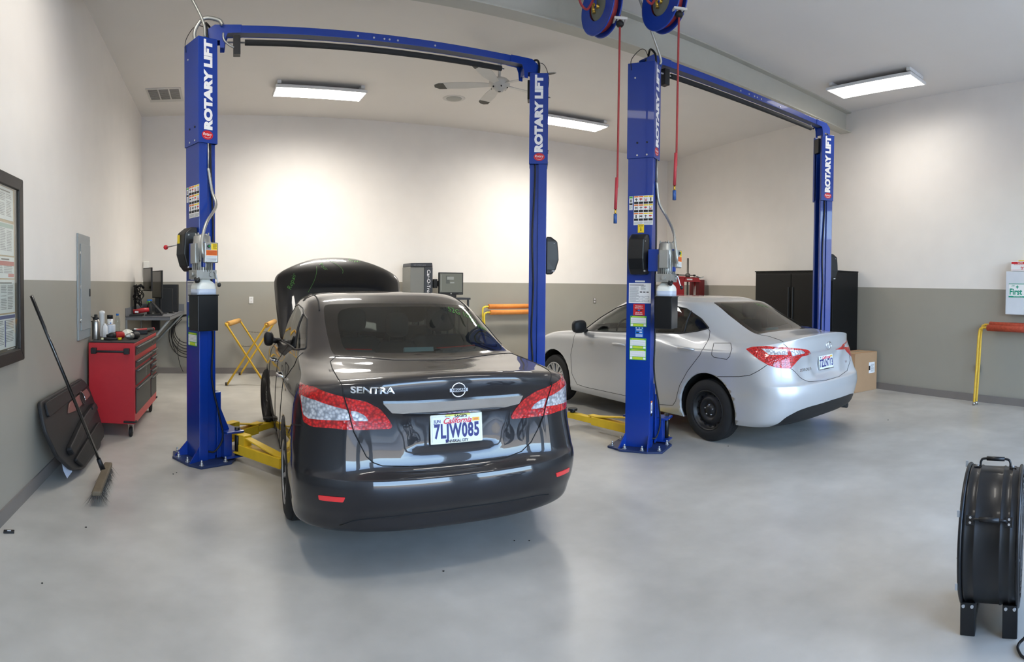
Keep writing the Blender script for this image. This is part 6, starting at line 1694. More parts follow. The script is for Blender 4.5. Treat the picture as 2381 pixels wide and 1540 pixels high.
# yellow panel stands
M_YST = mat('stand_yellow', rgb(214, 172, 52), .5, vary=.18, scale=14)
M_ROLL = mat('roller_tan', rgb(198, 152, 84), .75, vary=.25, scale=25)
M_ROLLO = mat('roller_orange', rgb(222, 140, 66), .7, vary=.12, scale=25)
M_CHAIN = mat('dark_chain', rgb(72, 66, 58), .5, metal=.6)
def chain(mb, a, b, sag, n=16):
    a, b = Vector(a), Vector(b)
    for i in range(n):
        t_ = (i + .5) / n; p = a.lerp(b, t_) + Vector((0, 0, -sag * 4 * t_ * (1 - t_)))
        d = (b - a).normalized() * ((b - a).length / n * .62); u = Vector((0, 0, 1)) if i % 2 else Vector((0, 1, 0)).cross(d).normalized().cross(d).normalized()
        pts = [p + d * cos(q) + u * .007 * sin(q) for q in [2 * pi * k / 8 for k in range(8)]]
        mb.tube(pts, .0022, 5, closed=True)
st = thing('panel_stand', 'yellow folding stand with tan rollers standing open behind the left lift', 'work stand', (.50, 9.96, 0), 0)
A, Bv = Vector((-.46, -.54, 0)), Vector((-.22, .54, 0))      # near and far line on the left
sh = Vector((.62, 0, 0)); z_ = Vector((0, 0, .96))
def uframe(top0, top1, f0, f1, nm):
    m = MB(); m.tube(smoothpath([f0, f0.lerp(top0, .5), f0.lerp(top0, .97), top0 + (top1 - top0) * .04, top0 + (top1 - top0) * .5, top0 + (top1 - top0) * .96, f1.lerp(top1, .97), f1.lerp(top1, .5), f1], 5), .0165, 10)
    o = m.build(nm, M_YST, st)
    for f in (f0, f1):
        m = MB(); m.cyl(f, f + Vector((0, 0, .05)), .021); m.build('rubber_foot', M_CHAIN, o)
    m = MB(); m.cyl(top0 + (top1 - top0) * .07, top0 + (top1 - top0) * .93, .042, n=20); m.build('roller', M_ROLL, o)
    return o
uframe(A + z_, Bv + z_, A + sh, Bv + sh, 'leg_frame')
uframe(A + sh + z_ * .98, Bv + sh + z_ * .98, A, Bv, 'leg_frame')
m = MB(); chain(m, A + z_ * .66 + sh * .33, A + z_ * .66 + sh * .68, .02, 12); m.build('chain', M_CHAIN, st)
m = MB(); chain(m, Bv + z_ * .80 + sh * .2, Bv + z_ * .80 + sh * .8, .02, 14); m.build('chain', M_CHAIN, st)
def folded_stand(name, lab, p, q, tilt_n, roll_m, leg_m, h=1.12, foot=None, double=True):
    """p, q: floor points of the two legs; tilt_n: direction towards the wall"""
    p, q = Vector(p), Vector(q); n = Vector(tilt_n).normalized(); u = (q - p).normalized()
    t = thing(name, lab, 'work stand', (p + q) / 2)
    c = (p + q) / 2; L = (q - p).length / 2
    for k, (off, hh) in enumerate(((0, h), (-.075, h - .04 if not double else h - .11))):
        a0 = -u * L + n * off; a1 = u * L + n * off; tp = n * .13 + Vector((0, 0, hh))
        m = MB(); m.tube(smoothpath([a0, a0 + tp * .5, a0 + tp * .93, a0 + tp * .99 + u * .05, a0 + tp + u * .16, a1 + tp - u * .16, a1 + tp * .99 - u * .05, a1 + tp * .93, a1 + tp * .5, a1], 5), .0165, 10)
        o = m.build('leg_frame', leg_m, t)
        for f in (a0, a1):
            m = MB(); m.cyl(f, f + Vector((0, 0, .045)), .021); m.build('rubber_foot', M_STEEL, o)
        m = MB(); m.cyl(a0 + tp + u * .13, a1 + tp - u * .13, .045, n=20); m.build('roller', roll_m, o)
    return t
folded_stand('panel_stand', 'folded yellow stand with two orange rollers leaning against the back wall', (4.86, YB - .22, 0), (6.05, YB - .22, 0), (0, 1, 0), M_ROLLO, mat('stand_bright_yellow', rgb(226, 200, 60), .5, vary=.1), h=1.17)
M_ROLLR = mat('roller_rusty_red', rgb(178, 74, 50), .7, vary=.45, scale=30)
ud = Vector((sin(DRR), cos(DRR), 0)); nn = Vector((cos(DRR), -sin(DRR), 0))
pR = Vector((8.10, 2.66, 0)); folded_stand('panel_stand', 'folded yellow stand with a rusty red roller leaning against the right wall', pR, pR - ud * 1.35, nn, M_ROLLR, M_YST, h=1.13, double=False)
# small clip and specks on the floor
t = MB(); t.M = Matrix.Translation((-1.36, 3.61, 0)) @ Matrix.Rotation(.3, 4, 'Z'); t.bx(-.035, .035, -.018, .018, 0, .012); t.bx(-.012, .014, -.008, .010, .012, .016, 1)
tag(t.build('plastic_clip', [M_BLK, M_STEEL], bevel=.003), 'small black clip lying on the floor by the left wall', 'clip')
for i, (x, y) in enumerate([(-.425, 5.009), (-.40, 5.05), (1.194, 3.10), (1.743, 3.297), (-.96, 3.045), (-.90, 3.824), (1.825, 3.255), (.62, 4.02), (4.5, 4.02), (6.6, 3.3)]):
    m = MB(); n = 7; r = .005 + .004 * random.random(); pts = [(r * (.6 + .7 * random.random()) * cos(2 * pi * k / n), r * (.6 + .7 * random.random()) * sin(2 * pi * k / n)) for k in range(n)]
    m.prism(pts, 0, .003); o = m.build('dirt_speck', mat('dirt', rgb(40, 38, 36), .9)); o.location = (x, y, 0)
    tag(o, 'small dark speck of dirt lying on the grey floor', 'dirt speck', 'dark specks scattered on the floor')
# ------------------------------------------------------------------ back, right and ceiling
M_BEAM = mat('beam_paint', rgb(186, 184, 172), 0.5, vary=.05)
m = MB()
bx0, bx1, by = XL, xr(5.25) - .002, 5.26
m.bx(bx0, bx1, by - .10, by + .10, 4.225, 4.24); m.bx(bx0, bx1, by - .10, by + .10, 4.553, 4.571); m.bx(bx0, bx1 - .0, by - .006, by + .006, 4.24, 4.553)
struct('trim_1', m, M_BEAM, 'painted steel I-beam running across the ceiling above the right lift')

# tower of the measuring system
M_TWG = mat('tower_grey', rgb(120, 120, 116), .5, vary=.05); M_TWD = mat('tower_dark', rgb(54, 56, 62), .45)
t = thing('measuring_system_cabinet', 'tall grey equipment tower with white sideways lettering by the back wall', 'equipment cabinet', (3.40, 10.12, 0))
m = MB(); m.bx(-.20, .06, -.12, .35, 0, 1.90); m.build('tower_body', M_TWG, t, bevel=.008)
m = MB(); m.bx(.06, .215, -.13, .35, 0, 1.90); sd = m.build('dark_side_strip', M_TWD, t, bevel=.01)
m = MB(); m.prism([(-.20, 1.90), (.215, 1.90), (.205, 1.975), (-.19, 1.965)], -.13, .34, axis='y'); tp = m.build('top_cap', M_TWD, t, bevel=.01)
m = MB(); fit_text(m, 'Car-O-Tronic', .50, .062, frame((.138, -.1315, 1.60), (0, 0, -1), (1, 0, 0)), bold=.008); m.build('tower_lettering', M_WHT, sd)
m = MB(); fit_text(m, 'car-o-liner.com', .22, .022, frame((-.03, -.1315, 1.935), (1, 0, 0), (0, 0, 1))); m.build('web_lettering', M_LGRY, tp)
t = thing('monitor', 'flat monitor showing a pale desktop beside the grey equipment tower', 'monitor', (3.98, 10.05, 1.62))
m = MB(); m.bx(-.235, .235, -.02, .02, -.21, .19); m.build('bezel', M_BLK, t, bevel=.006)
mscr = mat('screen_lit', rgb(104, 106, 98), .4, emit=.06, vary=.03)
m = MB(); m.bx(-.215, .215, -.0225, -.019, -.165, .172); s_ = m.build('screen', mscr, t)
m = MB(); m.bx(-.10, -.03, -.0235, -.0225, -.01, .13, 0); m.bx(-.08, .05, -.0238, -.0225, .06, .115, 1); m.bx(-.02, .06, -.0235, -.0225, -.005, .02, 1); m.bx(-.2, -.19, -.0235, -.0225, -.14, .15, 1); m.build('screen_windows', [mat('screen_window', rgb(84, 88, 84), .5, emit=.04), mat('screen_window_light', rgb(140, 144, 140), .5, emit=.08)], s_)
for i in range(4):
    m = MB(); m.cyl((.15 + i * .016, -.0205, -.19), (.15 + i * .016, -.022, -.19), .003, n=6); m.build('button', M_STEEL, t)
m = MB(); m.cyl((0, -.0205, -.188), (0, -.0222, -.188), .012, n=14); m.build('round_logo', M_STEEL, t)
m = MB(); m.bx(-.10, .10, -.03, .06, -.26, -.21); m.build('monitor_foot', M_BLK, t, bevel=.005)
m = MB(); m.bx(-.355, -.22, .03, .06, -.06, .04); m.bx(-.33, -.25, .0, .05, -.09, .07); m.build('swing_arm', M_BLK, t, bevel=.008)
m = MB(); m.bx(-.35, .35, .0, .5, -.30, -.265); m.bx(-.33, -.30, .02, .05, -1.62, -.30); m.bx(.30, .33, .02, .05, -1.62, -.30); m.bx(-.33, -.30, .44, .47, -1.62, -.30); m.bx(.30, .33, .44, .47, -1.62, -.30)
o = m.build('equipment_trolley', M_TWD); o.location = (4.02, 10.05, 1.62); tag(o, 'low dark trolley under the monitor behind the black sedan', 'trolley')

# ceiling fixtures
M_VENTD = mat('vent_dust_grey', rgb(146, 144, 140), .7, vary=.15, scale=20); M_VENTW = mat('vent_white', rgb(205, 203, 198), .5)
t = thing('ceiling_vent', 'white three section air vent in the ceiling above the back left corner', 'vent', (-.915, 9.48, ZC), 0)
m = MB(); m.bx(-.27, .27, -.34, .34, -.012, 0); m.build('vent_frame', M_VENTW, t, bevel=.003)
for k in (-1, 0, 1):
    m = MB(); m.bx(k * .165 - .072, k * .165 + .072, -.29, .20, -.016, -.012)
    for i in range(9): m.bx(k * .165 - .07, k * .165 + .07, -.28 + i * .053, -.268 + i * .053, -.022, -.016)
    m.build('louver_panel', M_VENTD, t)
t = thing('ceiling_speaker', 'round flush speaker in the ceiling left of the ceiling fan', 'speaker', (3.60, 9.0, ZC))
m = MB(); m.lathe([(.001, -.012), (.12, -.012), (.125, -.006), (.125, 0)], n=36); m.build('grille', mat('speaker_grille', rgb(168, 168, 162), .7), t)
m = MB(); m.lathe([(.126, -.004), (.175, -.004), (.18, 0), (.126, 0), (.126, -.004)], n=40); m.build('trim_ring', M_VENTW, t)
fan = thing('ceiling_fan', 'white five blade ceiling fan behind the top of the middle lift post', 'ceiling fan', (3.52, 7.19, ZC))
m = MB(); m.cyl((0, 0, 0), (0, 0, -.25), .018); m.lathe([(.001, 0), (.07, 0), (.07, -.02), (.03, -.06), (.001, -.06)], n=24); m.build('down_rod', M_VENTW, fan)
m = MB(); m.M = Matrix.Translation((0, 0, -.06)); m.lathe([(.03, -.19), (.10, -.20), (.135, -.23), (.14, -.27), (.115, -.30), (.10, -.33), (.055, -.345), (.05, -.365), (.001, -.365)], n=40); hub = m.build('motor_hub', M_FIXT if False else M_VENTW, fan)
m = MB(); m.M = Matrix.Translation((0, 0, -.06)); m.lathe([(.022, -.366), (.001, -.368)], n=20); m.build('center_cap', M_BLK, hub)
for i in range(6):
    a = 2 * pi * i / 6 + .3
    m = MB(); m.M = Matrix.Translation((0, 0, -.06)); c_, s2 = cos(a), sin(a); m.cyl((.105 * c_, .105 * s2, -.315), (.112 * c_, .112 * s2, -.325), .010, n=10); m.build('hub_screw', M_BLK, hub)
M_FANTIP = mat('dusty_grey', rgb(92, 90, 84), .8, vary=.3, scale=20)
for i in range(5):
    a = radians(-63) + 2 * pi * i / 5
    R = Matrix.Rotation(a, 4, 'Z') @ Matrix.Translation((0, 0, -.335)) @ Matrix.Rotation(radians(12), 4, 'X')
    m = MB(); m.M = R; P = [(.12, -.04), (.20, -.055), (.45, -.085), (.80, -.075), (.86, -.03), (.86, .03), (.80, .065), (.45, .07), (.20, .05), (.12, .04)]
    m.prism(P, -.004, .004); bl = m.build('fan_blade', M_VENTW, fan, bevel=.002)
    m = MB(); m.M = R; m.bx(.10, .22, -.02, .02, .004, .014); m.build('blade_iron', M_VENTW, bl)
    m = MB(); m.M = R; m.prism([(.70, -.078), (.80, -.076), (.862, -.03), (.862, .03), (.80, .066), (.74, .067)], -.0052, -.0041); m.build('dusty_tip', M_FANTIP, bl)

# hose reels
M_REEL = mat('reel_blue', rgb(20, 62, 168), .35, vary=.1, coat=.3); M_REDHOSE = mat('red_air_hose', rgb(156, 54, 56), .55, vary=.12, scale=20)
M_HUBG = mat('reel_hub_grey', rgb(128, 132, 120), .6, vary=.1); M_BRASS = mat('brass', rgb(206, 168, 70), .3, metal=.9)
def hose_reel(x, y, z, lab, labh, zend, gx, gy, gz):
    t = thing('hose_reel', lab + labh, 'hose reel', (x, y, z), 0, 'blue hose reels under the ceiling beam')
    for sx in (-.045, .045):
        m = MB(); m.lathe([(.13, sx - .003), (.245, sx - .003), (.258, sx - .007), (.262, sx), (.258, sx + .007), (.245, sx + .003), (.13, sx + .003), (.13, sx - .003)], axis='x', n=56); m.build('reel_flange', M_REEL, t)
    m = MB(); m.lathe([(.001, -.035), (.12, -.035), (.131, -.02), (.131, .03), (.12, .035), (.001, .035)], axis='x', n=40); m.build('spring_drum', M_HUBG, t)
    m = MB()
    for i in range(6):
        for j in range(2 if i < 5 else 1):
            m.tube([(-.024 + .016 * (i % 4), (.15 + .016 * i / 1.5) * cos(q), (.15 + .016 * i / 1.5) * sin(q)) for q in [2 * pi * k / 40 for k in range(40)]], .008, 6, closed=True)
    m.lathe([(.14, -.035), (.215, -.035), (.215, .035), (.14, .035), (.14, -.035)], axis='x', n=40)
    m.build('wound_hose', M_REDHOSE, t)
    m = MB(); m.cyl((-.10, 0, 0), (.07, 0, 0), .018); m.cyl((-.10, 0, 0), (-.10, -.02, -.07), .013); m.cyl((-.10, -.02, -.07), (-.10, -.022, -.085), .018, n=6); m.build('brass_swivel', M_BRASS, t)
    m = MB(); m.bx(-.085, -.078, -.03, .03, -.03, ZC - z); m.bx(.066, .073, -.03, .03, -.03, ZC - z); m.bx(-.085, .073, -.12, .12, ZC - z - .01, ZC - z - .001); m.build('mounting_bracket', M_REEL, t, bevel=.003)
    g = (gx - x, gy - y, gz - z)
    m = MB(); m.tube([(.07, -.02, -.02), (.075, g[1] + .05, g[2] + .08), (.06, g[1] + .02, g[2] + .01)], .012, 6); m.build('guide_arm', M_BLK, t)
    m = MB(); R = Matrix.Translation(g) @ Matrix.Rotation(pi / 4 + .3, 4, 'Z'); m.M = R
    m.bx(-.06, .06, -.06, -.042, -.009, .012); m.bx(-.06, .06, .042, .06, -.009, .012); m.bx(-.06, -.042, -.042, .042, -.009, .012); m.bx(.042, .06, -.042, .042, -.009, .012)
    for s in (-1, 1): m.cyl((-.045, s * .022, 0), (.045, s * .022, 0), .010)
    m.build('roller_guide', M_GREYMET if False else M_VENTW, t, bevel=.002)
    m = MB(); m.tube(smoothpath([(-.10, -.02, .06), (-.16, -.05, -.04), (-.22, -.07, -.10), (-.30, -.09, -.06), (-.33, -.10, .10), (-.33, -.10, ZC - z - .01)], 8), .011, 8); m.build('inlet_hose', M_REDHOSE, t)
    m = MB(); m.lathe([(.001, .0), (.024, -.006), (.036, -.022), (.036, -.04), (.024, -.056), (.001, -.06)], n=20); m.M = Matrix.Identity(4)
    L = gz - zend
    m2 = MB(); m2.tube(smoothpath([(0, 0.04, .20), (0, 0, .02), (0, 0, -.05), (-.004, 0, -L * .4), (-.008, 0, -L * .8), (-.016, 0, -L + .40)], 8), .0095, 10); h = m2.build('hanging_hose', M_REDHOSE, t); h.location = g
    m.build('ball_stop', M_BLK, h)
    m2 = MB(); m2.tube([(-.016, 0, -L + .42), (-.026, 0, -L + .13)], .014, 12); m2.build('red_sleeve', mat('bright_red_sleeve', rgb(176, 56, 66), .5), h)
    m2 = MB(); m2.cyl((-.026, 0, -L + .13), (-.027, 0, -L + .08), .009); m2.build('brass_fitting', M_BRASS, h)
    m2 = MB(); m2.cyl((-.027, 0, -L + .085), (-.027, 0, -L), .0165); m2.build('blue_coupler', mat('coupler_blue', rgb(48, 84, 146), .4), h)
hose_reel(3.30, 4.60, 4.19, 'blue hose reel left of the slanting conduit', ', its red hose ending lower', 2.17, 3.365, 4.40, 4.02)
hose_reel(3.68, 4.15, 4.19, 'blue hose reel right of the slanting conduit', ', its red hose ending higher', 2.37, 3.68, 3.95, 4.05)

# red press by the back wall
M_PRED = mat('press_red', rgb(168, 36, 44), .42, vary=.08)
t = thing('shop_press', 'red shop press with chrome posts and a tall screw behind the silver sedan', 'press', (8.62, 9.1, 0))
m = MB(); m.bx(-.30, .02, -.10, .20, .02, 1.78); m.build('left_cabinet', M_PRED, t, bevel=.006)
m = MB(); m.bx(-.32, .04, -.12, .22, 1.78, 1.81); m.build('cabinet_top', M_PRED, t, bevel=.004)
m = MB(); m.bx(.46, .62, -.10, .20, .02, 1.75); m.build('right_column', mat('press_dark_red', rgb(110, 26, 32), .45), t, bevel=.006)
m = MB(); m.prism([(-.02, 1.70), (.50, 1.70), (.43, 1.79), (.06, 1.79)], -.11, .14, axis='y'); m.build('head_plate', M_PRED, t, bevel=.004)
m = MB(); fit_text(m, 'OTC', .12, .04, frame((.16, -.112, 1.745), (1, 0, 0), (0, 0, 1)), bold=.01) if False else m.bx(.08, .24, -.112, -.11, 1.735, 1.765); m.build('white_badge', M_WHT, t)
for xx in (.02, .36):
    m = MB(); m.cyl((xx, -.06, .3), (xx, -.06, 1.70), .022); m.build('chrome_post', M_CHROME, t)
m = MB(); m.cyl((.23, .02, 1.05), (.23, .02, 2.20), .020); m.lathe([(.001, 1.78), (.05, 1.78), (.05, 1.86), (.03, 1.88), (.001, 1.88)], c=(.23, .02, 0), n=16); m.build('press_screw', mat('dull_iron', rgb(94, 90, 86), .5, metal=.6), t)
m = MB(); m.cyl((-.14, .02, 1.84), (.44, .02, 1.84), .010); m.cyl((-.16, .02, 1.84), (-.04, .02, 1.84), .018); m.cyl((.40, .02, 1.84), (.45, .02, 1.84), .018); m.build('turning_bar', M_BLK, t)
m = MB(); m.bx(-.32, .64, -.15, .30, 0, .03); m.build('foot_plate', M_PRED, t, bevel=.004)
t = MB(); t.sheet(lambda u, v: (.13 * (u - .5) * 2, .10 * (v - .5) * 2, .012 + .02 * sin(7 * u) * sin(5 * v + 1)), 14, 10); o = t.build('folded_cloth', mat('grey_cloth_light', rgb(178, 180, 178), .9)); o.location = (9.16, 9.17, 1.790); sm = o.modifiers.new('thick', 'SOLIDIFY'); sm.thickness = .01
tag(o, 'pale folded cloth on the right column of the red press', 'cloth')

# black cabinet
M_CAB = mat('black_cabinet_paint', rgb(12, 13, 14), .42, vary=.1, scale=4, spec=.3)
cab = thing('storage_cabinet', 'large black two door steel cabinet against the right wall behind the silver sedan', 'cabinet', (8.03, 5.03, 0), -DRR)
cd, cl, ch_ = .63, 1.84, 1.895
m = MB(); m.bx(0, cd, 0, cl, .02, ch_ - .02); m.build('cabinet_body', M_CAB, cab, bevel=.004)
m = MB(); m.bx(-.018, cd, -.008, cl + .008, ch_ - .02, ch_); m.build('cabinet_top', M_CAB, cab, bevel=.004)
for (a_, b_, hy) in ((.02, cl / 2 - .006, cl / 2 - .05), (cl / 2 + .006, cl - .02, cl / 2 + .05)):
    m = MB(); m.bx(-.016, 0, a_, b_, .08, ch_ - .06); d = m.build('door', M_CAB, cab, bevel=.004)
    m = MB(); m.bx(-.034, -.016, hy - .008, hy + .008, .35, ch_ - .28); m.build('door_handle', mat('dark_handle', rgb(58, 60, 62), .35, metal=.4), d, bevel=.003)
# cardboard box
M_CBD = mat('box_cardboard', rgb(176, 142, 108), .8, vary=.06, scale=8)
t = thing('cardboard_box', 'brown cardboard box with a white label beside the silver sedan and right wall', 'box', (8.345, 4.72, 0), -DRR)
m = MB(); m.bx(-.30, .255, -.18, .20, 0, .60); m.build('box_body', M_CBD, t, bevel=.004)
m = MB(); m.bx(-.30, .255, -.18, .005, .60, .606); m.bx(-.30, .255, .012, .20, .60, .606); m.build('top_flaps', M_CBD, t)
m = MB(); m.bx(-.30, .255, -.02, .04, .606, .6075); m.build('packing_tape', mat('clear_tape', rgb(196, 180, 150), .25), t)
L = Lab(frame((.12, -.1805, .36), (1, 0, 0), (0, 0, 1))); L.r(-.075, .075, -.085, .085, 0); L.m.bx(-.075, -.04, -.04, .03, 0, .0012, 3); L.lines(-.03, .06, -.07, .06, 9); L.done('shipping_label', t)

# first aid cabinet and box of sharps supplies
yA, yB2 = 2.25, 1.72
t = thing('first_aid_cabinet', 'white metal first aid cabinet on the right wall', 'first aid cabinet', (xr(2.0) - .0, 2.0, 1.59), -DRR)
m = MB(); m.bx(-.125, -.001, -.27, .245, -.30, .30); m.build('cabinet_shell', mat('white_enamel', rgb(214, 218, 224), .3, coat=.3), t, bevel=.006)
m = MB(); m.bx(-.128, -.125, -.262, .237, -.292, .292); dr = m.build('door_panel', mat('white_enamel', rgb(214, 218, 224), .3, coat=.3), t)
M_FG = mat('first_aid_green', rgb(28, 150, 120), .5)
F = lambda y, z: frame((-.1285, y, z), (0, -1, 0), (0, 0, 1))
m = MB(); m.bx(-.1300, -.1285, -.19, .195, -.065, .13); sg = m.build('sign_panel', M_WHT, dr)
m = MB(); m.bx(-.1310, -.130, -.19, .195, .122, .130); m.bx(-.1310, -.130, -.19, .195, -.062, -.040); m.bx(-.131, -.130, .045, .085, .078, .092); m.bx(-.131, -.130, .058, .072, .062, .105); m.build('green_band', M_FG, sg)
m = MB(); fit_text(m, 'First', .19, .088, F(.085, .018) @ Matrix.Translation((0, 0, .0012)), bold=.03); fit_text(m, 'Aid', .13, .088, F(-.10, .018) @ Matrix.Translation((0, 0, .0012)), bold=.03); m.build('sign_lettering', M_FG, sg)
m = MB(); fit_text(m, 'ZEE', .055, .018, F(.130, .100) @ Matrix.Translation((0, 0, .0012)), bold=.02, shear=.3); m.build('small_lettering', M_FG, sg)
m = MB(); fit_text(m, 'Zee Medical, Inc.', .14, .012, F(.05, -.051) @ Matrix.Translation((0, 0, .0025)), bold=.0); m.build('band_lettering', M_WHT, sg)
m = MB(); m.bx(-.131, -.125, -.245, -.225, -.03, .03); m.build('door_latch', M_STEEL, dr)
t = thing('spill_kit_box', 'white box with red bands and a biohazard mark on top of the first aid cabinet', 'box', (xr(1.98), 1.98, 1.895), -DRR)
m = MB(); m.bx(-.122, -.004, -.20, .19, 0, .135); m.build('carton', M_WHT, t, bevel=.003)
m = MB(); m.bx(-.1232, -.122, -.20, .185, .098, .128); m.bx(-.1232, -.122, -.20, .185, .012, .016); m.build('red_band', M_LRED, t)
m = MB(); fit_text(m, 'ULINE', .075, .018, frame((-.1234, .05, .114), (0, -1, 0), (0, 0, 1)), bold=.02); m.build('brand_lettering', M_WHT, t)
m = MB(); fit_text(m, 'BIOHAZARD SPILL KIT', .17, .010, frame((-.1232, .06, .089), (0, -1, 0), (0, 0, 1)), bold=.01)
for k in range(3):
    a = pi / 2 + k * 2 * pi / 3; c_ = (.02 + .013 * cos(a), .045 + .013 * sin(a))
    m.tube([(-.1236, c_[0] + .014 * cos(q), c_[1] + .014 * sin(q)) for q in [a + .7 + (2 * pi - 1.4) * i / 14 - 0 for i in range(15)]], .0022, 4)
m.build('biohazard_mark', M_LRED, t)
m = MB(); m.box((-.08, .03, .142), (.06, .12, .012), (0, .1, .3)); o = m.build('yellow_packet', M_LYEL); o.parent = None; o.location = t.location; o.rotation_euler = t.rotation_euler; tag(o, 'flat yellow packet on top of the white and red box', 'packet')

# drum fan
M_DRUM = mat('fan_black', rgb(15, 16, 19), .38, vary=.35, scale=4, coat=.1)
df = thing('drum_fan', 'large black drum fan on the floor at the right edge', 'drum fan', (2.865, .835, 0), radians(12))
R_, hz = .318, .405
m = MB(); prof = [(R_, -.127), (R_, -.10), (R_ + .004, -.095), (R_ + .004, -.09), (R_, -.085), (R_, -.055), (R_ + .004, -.05), (R_ + .004, -.045), (R_, -.04), (R_, .06), (R_ + .004, .065), (R_ + .004, .07), (R_, .075), (R_, .105), (R_ + .004, .11), (R_ + .004, .115), (R_, .12), (R_, .127), (R_ - .004, .127), (R_ - .004, -.127), (R_, -.127)]
m.lathe(prof, c=(0, 0, hz), axis='y', n=72); m.build('drum', M_DRUM, df)
for sy in (-1, 1):
    m = MB(); m.tube([( (R_ + .005) * cos(q), sy * .130, hz + (R_ + .005) * sin(q)) for q in [2 * pi * i / 64 for i in range(64)]], .0095, 8, closed=True); rm = m.build('drum_rim', M_DRUM, df)
    m = MB()
    for rr in [.03 + .026 * i for i in range(11)]: m.tube([(rr * cos(q), sy * .140, hz + rr * sin(q)) for q in [2 * pi * i / 40 for i in range(40)]], .0022, 5, closed=True)
    for i in range(8): q = 2 * pi * i / 8; m.cyl((.03 * cos(q), sy * .142, hz + .03 * sin(q)), (R_ * cos(q), sy * .138, hz + R_ * sin(q)), .0035, n=6)
    m.build('wire_guard', M_DRUM, rm)
    m = MB(); m.tube(smoothpath([(-R_ * .62, sy * .098, hz - R_ * .86), (-.20, sy * .098, .12), (.20, sy * .098, .12), (R_ * .62, sy * .098, hz - R_ * .86)], 4), .004, 6)
    lg = MB()
    for sx in (-1, 1): lg.prism([(sx * .15, .0), (sx * .215, .0), (sx * .225, .16), (sx * .15, .16)], sy * .098 - .035, sy * .098 + .035, axis='y')
    lg.bx(-.15, .15, sy * .098 - .03, sy * .098 + .03, .025, .05)
    l = lg.build('leg', M_DRUM, df, bevel=.004)
    for sx in (-1, 1):
        q = MB(); q.cyl((sx * .18, sy * .098, 0), (sx * .18, sy * .098, .012), .02); q.build('rubber_foot', M_BLK, l)
        for dy in (-.02, .02):
            q = MB(); q.cyl((sx * .222, sy * .098 + dy, .145), (sx * .232, sy * .098 + dy, .146), .008, n=8); q.build('bolt', M_BOLT, l)
m = MB(); m.lathe([(.001, -.06), (.08, -.06), (.085, -.04), (.085, .04), (.001, .06)], c=(0, 0, hz), axis='y', n=24)
for i in range(4):
    q = 2 * pi * i / 4 + .4; P0 = Vector((0, 0, hz)); e1 = Vector((cos(q), 0, sin(q))); e2 = Vector((-sin(q), 0, cos(q)))
    m.add([P0 + e1 * .07 + e2 * -.04 + Vector((0, -.02, 0)), P0 + e1 * .29 + e2 * -.09 + Vector((0, -.045, 0)), P0 + e1 * .29 + e2 * .09 + Vector((0, .045, 0)), P0 + e1 * .07 + e2 * .04 + Vector((0, .02, 0))], [(0, 1, 2, 3)])
m.build('impeller', M_BLKP, df, fix=False)
def fhandle(ang):
    e = Vector((cos(ang), 0, sin(ang))); C0 = Vector((0, 0, hz))
    m = MB(); P = lambda y, r: C0 + e * (R_ + r) + Vector((0, y, 0))
    m.tube(smoothpath([P(.075, .002), P(.072, .03), P(.05, .042), P(-.05, .042), P(-.072, .03), P(-.075, .002)], 5), [.004] * 10 + [.010] * 8 + [.004] * 8 if False else .006, 8)
    m.tube([P(.045, .042), P(-.045, .042)], .011, 10)
    h_ = m.build('carry_handle', M_BLKP, df)
    tn = e.cross(Vector((0, 1, 0)))
    for sy in (-1, 1):
        q = MB(); c0 = P(sy * .088, .003); q.M = Matrix.Translation(c0) @ Matrix((e, Vector((0, 1, 0)), tn)).transposed().to_4x4(); q.box((0, 0, 0), (.004, .034, .044)); q.build('handle_plate', M_DRUM, h_, bevel=.001)
        for dz in (-.011, .011):
            q = MB(); q.M = Matrix.Translation(c0) @ Matrix((e, Vector((0, 1, 0)), tn)).transposed().to_4x4(); q.cyl((.002, 0, dz), (.006, 0, dz), .0058, n=10); q.build('rivet', M_BOLT, h_)
fhandle(pi - .52); fhandle(radians(86)) 
for q_ in (1.2, 2.2, 3.2):
    m = MB(); m.box(((R_ + .016) * cos(q_ + .35), .142, hz + (R_ + .016) * sin(q_ + .35)), (.012, .012, .03), (0, 0, 0)); m.build('guard_clip', M_BOLT, df)
m = MB(); m.tube(smoothpath([(2.86, .60, .22), (2.74, .585, .16), (2.66, .60, .06), (2.64, .64, .009), (2.59, .63, .008), (2.545, .585, .008), (2.60, .50, .008), (2.80, .45, .008), (3.0, .50, .008)], 10), .0065, 8)
tag(m.build('power_cord', M_HOSE), 'black power cord coming from the drum fan onto the floor', 'cord')
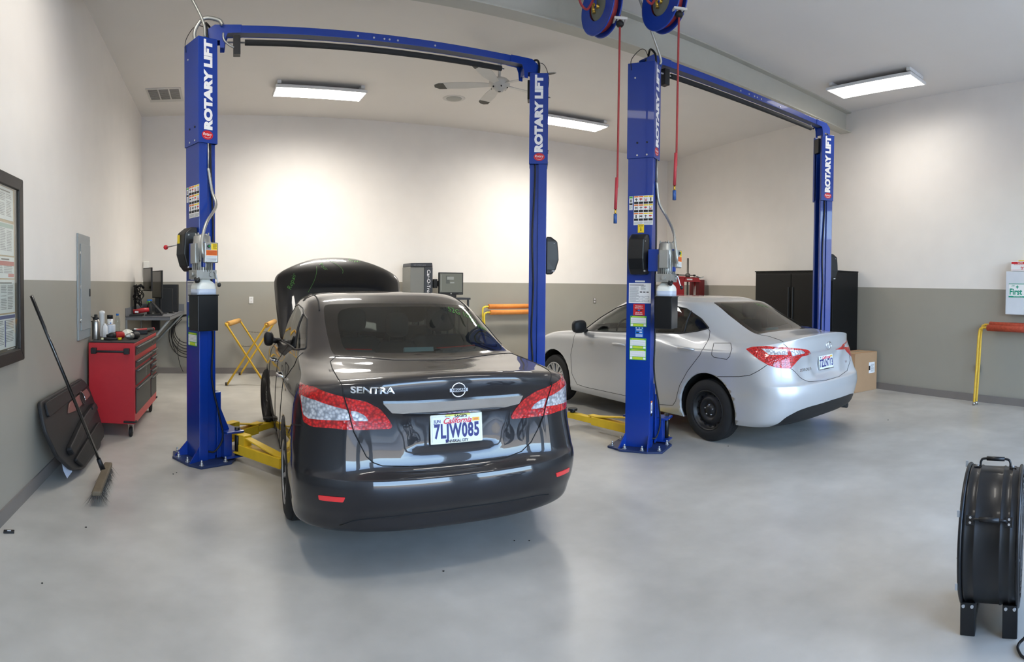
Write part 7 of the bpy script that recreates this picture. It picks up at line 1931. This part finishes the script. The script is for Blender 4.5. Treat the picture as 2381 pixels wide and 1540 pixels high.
# ------------------------------------------------------------------ ceiling lights
def led_mat(power):
    # lensed diffuser: brightest straight down, falling off to the sides
    m = bpy.data.materials.new('led_diffuser'); m.use_nodes = True
    nt = m.node_tree; nt.nodes.remove(nt.nodes['Principled BSDF'])
    e = nt.nodes.new('ShaderNodeEmission'); e.inputs[0].default_value = (1.0, 0.955, 0.88, 1)
    g = nt.nodes.new('ShaderNodeNewGeometry'); d = nt.nodes.new('ShaderNodeVectorMath'); d.operation = 'DOT_PRODUCT'
    nt.links.new(g.outputs['Normal'], d.inputs[0]); nt.links.new(g.outputs['Incoming'], d.inputs[1])
    a = nt.nodes.new('ShaderNodeMath'); a.operation = 'ABSOLUTE'; nt.links.new(d.outputs['Value'], a.inputs[0])
    p = nt.nodes.new('ShaderNodeMath'); p.operation = 'POWER'; p.inputs[1].default_value = 1.2; nt.links.new(a.outputs[0], p.inputs[0])
    s = nt.nodes.new('ShaderNodeMath'); s.operation = 'MULTIPLY_ADD'; s.inputs[1].default_value = power; s.inputs[2].default_value = 1.5
    nt.links.new(p.outputs[0], s.inputs[0]); nt.links.new(s.outputs[0], e.inputs[1])
    nt.links.new(e.outputs[0], nt.nodes['Material Output'].inputs[0])
    return m
M_LED = led_mat(LED_STRENGTH); M_LED_SIDE = led_mat(LED_STRENGTH * .26); M_LED_MID = led_mat(LED_STRENGTH * .22)
M_FIXT = mat('white_fixture', rgb(222, 222, 222), 0.5)
def ceiling_light(x, y, rz, label, m_led=None, ln=1.38, wd=.46):
    t = thing('ceiling_light', label, 'ceiling light', (x, y, ZC), rz, 'long LED ceiling lights')
    h = MB()
    h.bx(-ln / 2, ln / 2, -wd / 2, wd / 2, -.115, -.075)
    h.bx(-ln / 2 + .06, ln / 2 - .06, -wd / 2 + .07, wd / 2 - .07, -.075, -.045)
    h.build('housing', M_FIXT, t, bevel=.006)
    d = MB(); d.add([(-ln / 2 + .02, -wd / 2 + .02, -.1165), (-ln / 2 + .02, wd / 2 - .02, -.1165), (ln / 2 - .02, wd / 2 - .02, -.1165), (ln / 2 - .02, -wd / 2 + .02, -.1165)], [(0, 1, 2, 3)]); d.build('diffuser', m_led or M_LED, t, fix=False)
    for sx in (-1, 1):
        b = MB(); b.bx(sx * (ln / 2 - .06) - .03, sx * (ln / 2 - .06) + .03, -wd / 2 + .03, wd / 2 - .03, -.045, 0); b.build('mounting_bracket', M_FIXT, t, bevel=.004)
    return t
ceiling_light(1.44, 9.02, radians(2), 'long ceiling light above the left end of the back wall')
ceiling_light(5.80, 9.02, radians(-3), 'long ceiling light half hidden behind the post right of the black sedan')
ceiling_light(7.50, 4.05, radians(90) - .05, 'long ceiling light on the right, running beside the right wall', M_LED_SIDE)
ceiling_light(2.6, 2.2, 0, 'long ceiling light over the front of the black sedan bay', M_LED_MID)
ceiling_light(-.45, 4.0, pi / 2, 'long ceiling light beside the left wall above the broom', M_LED_SIDE)
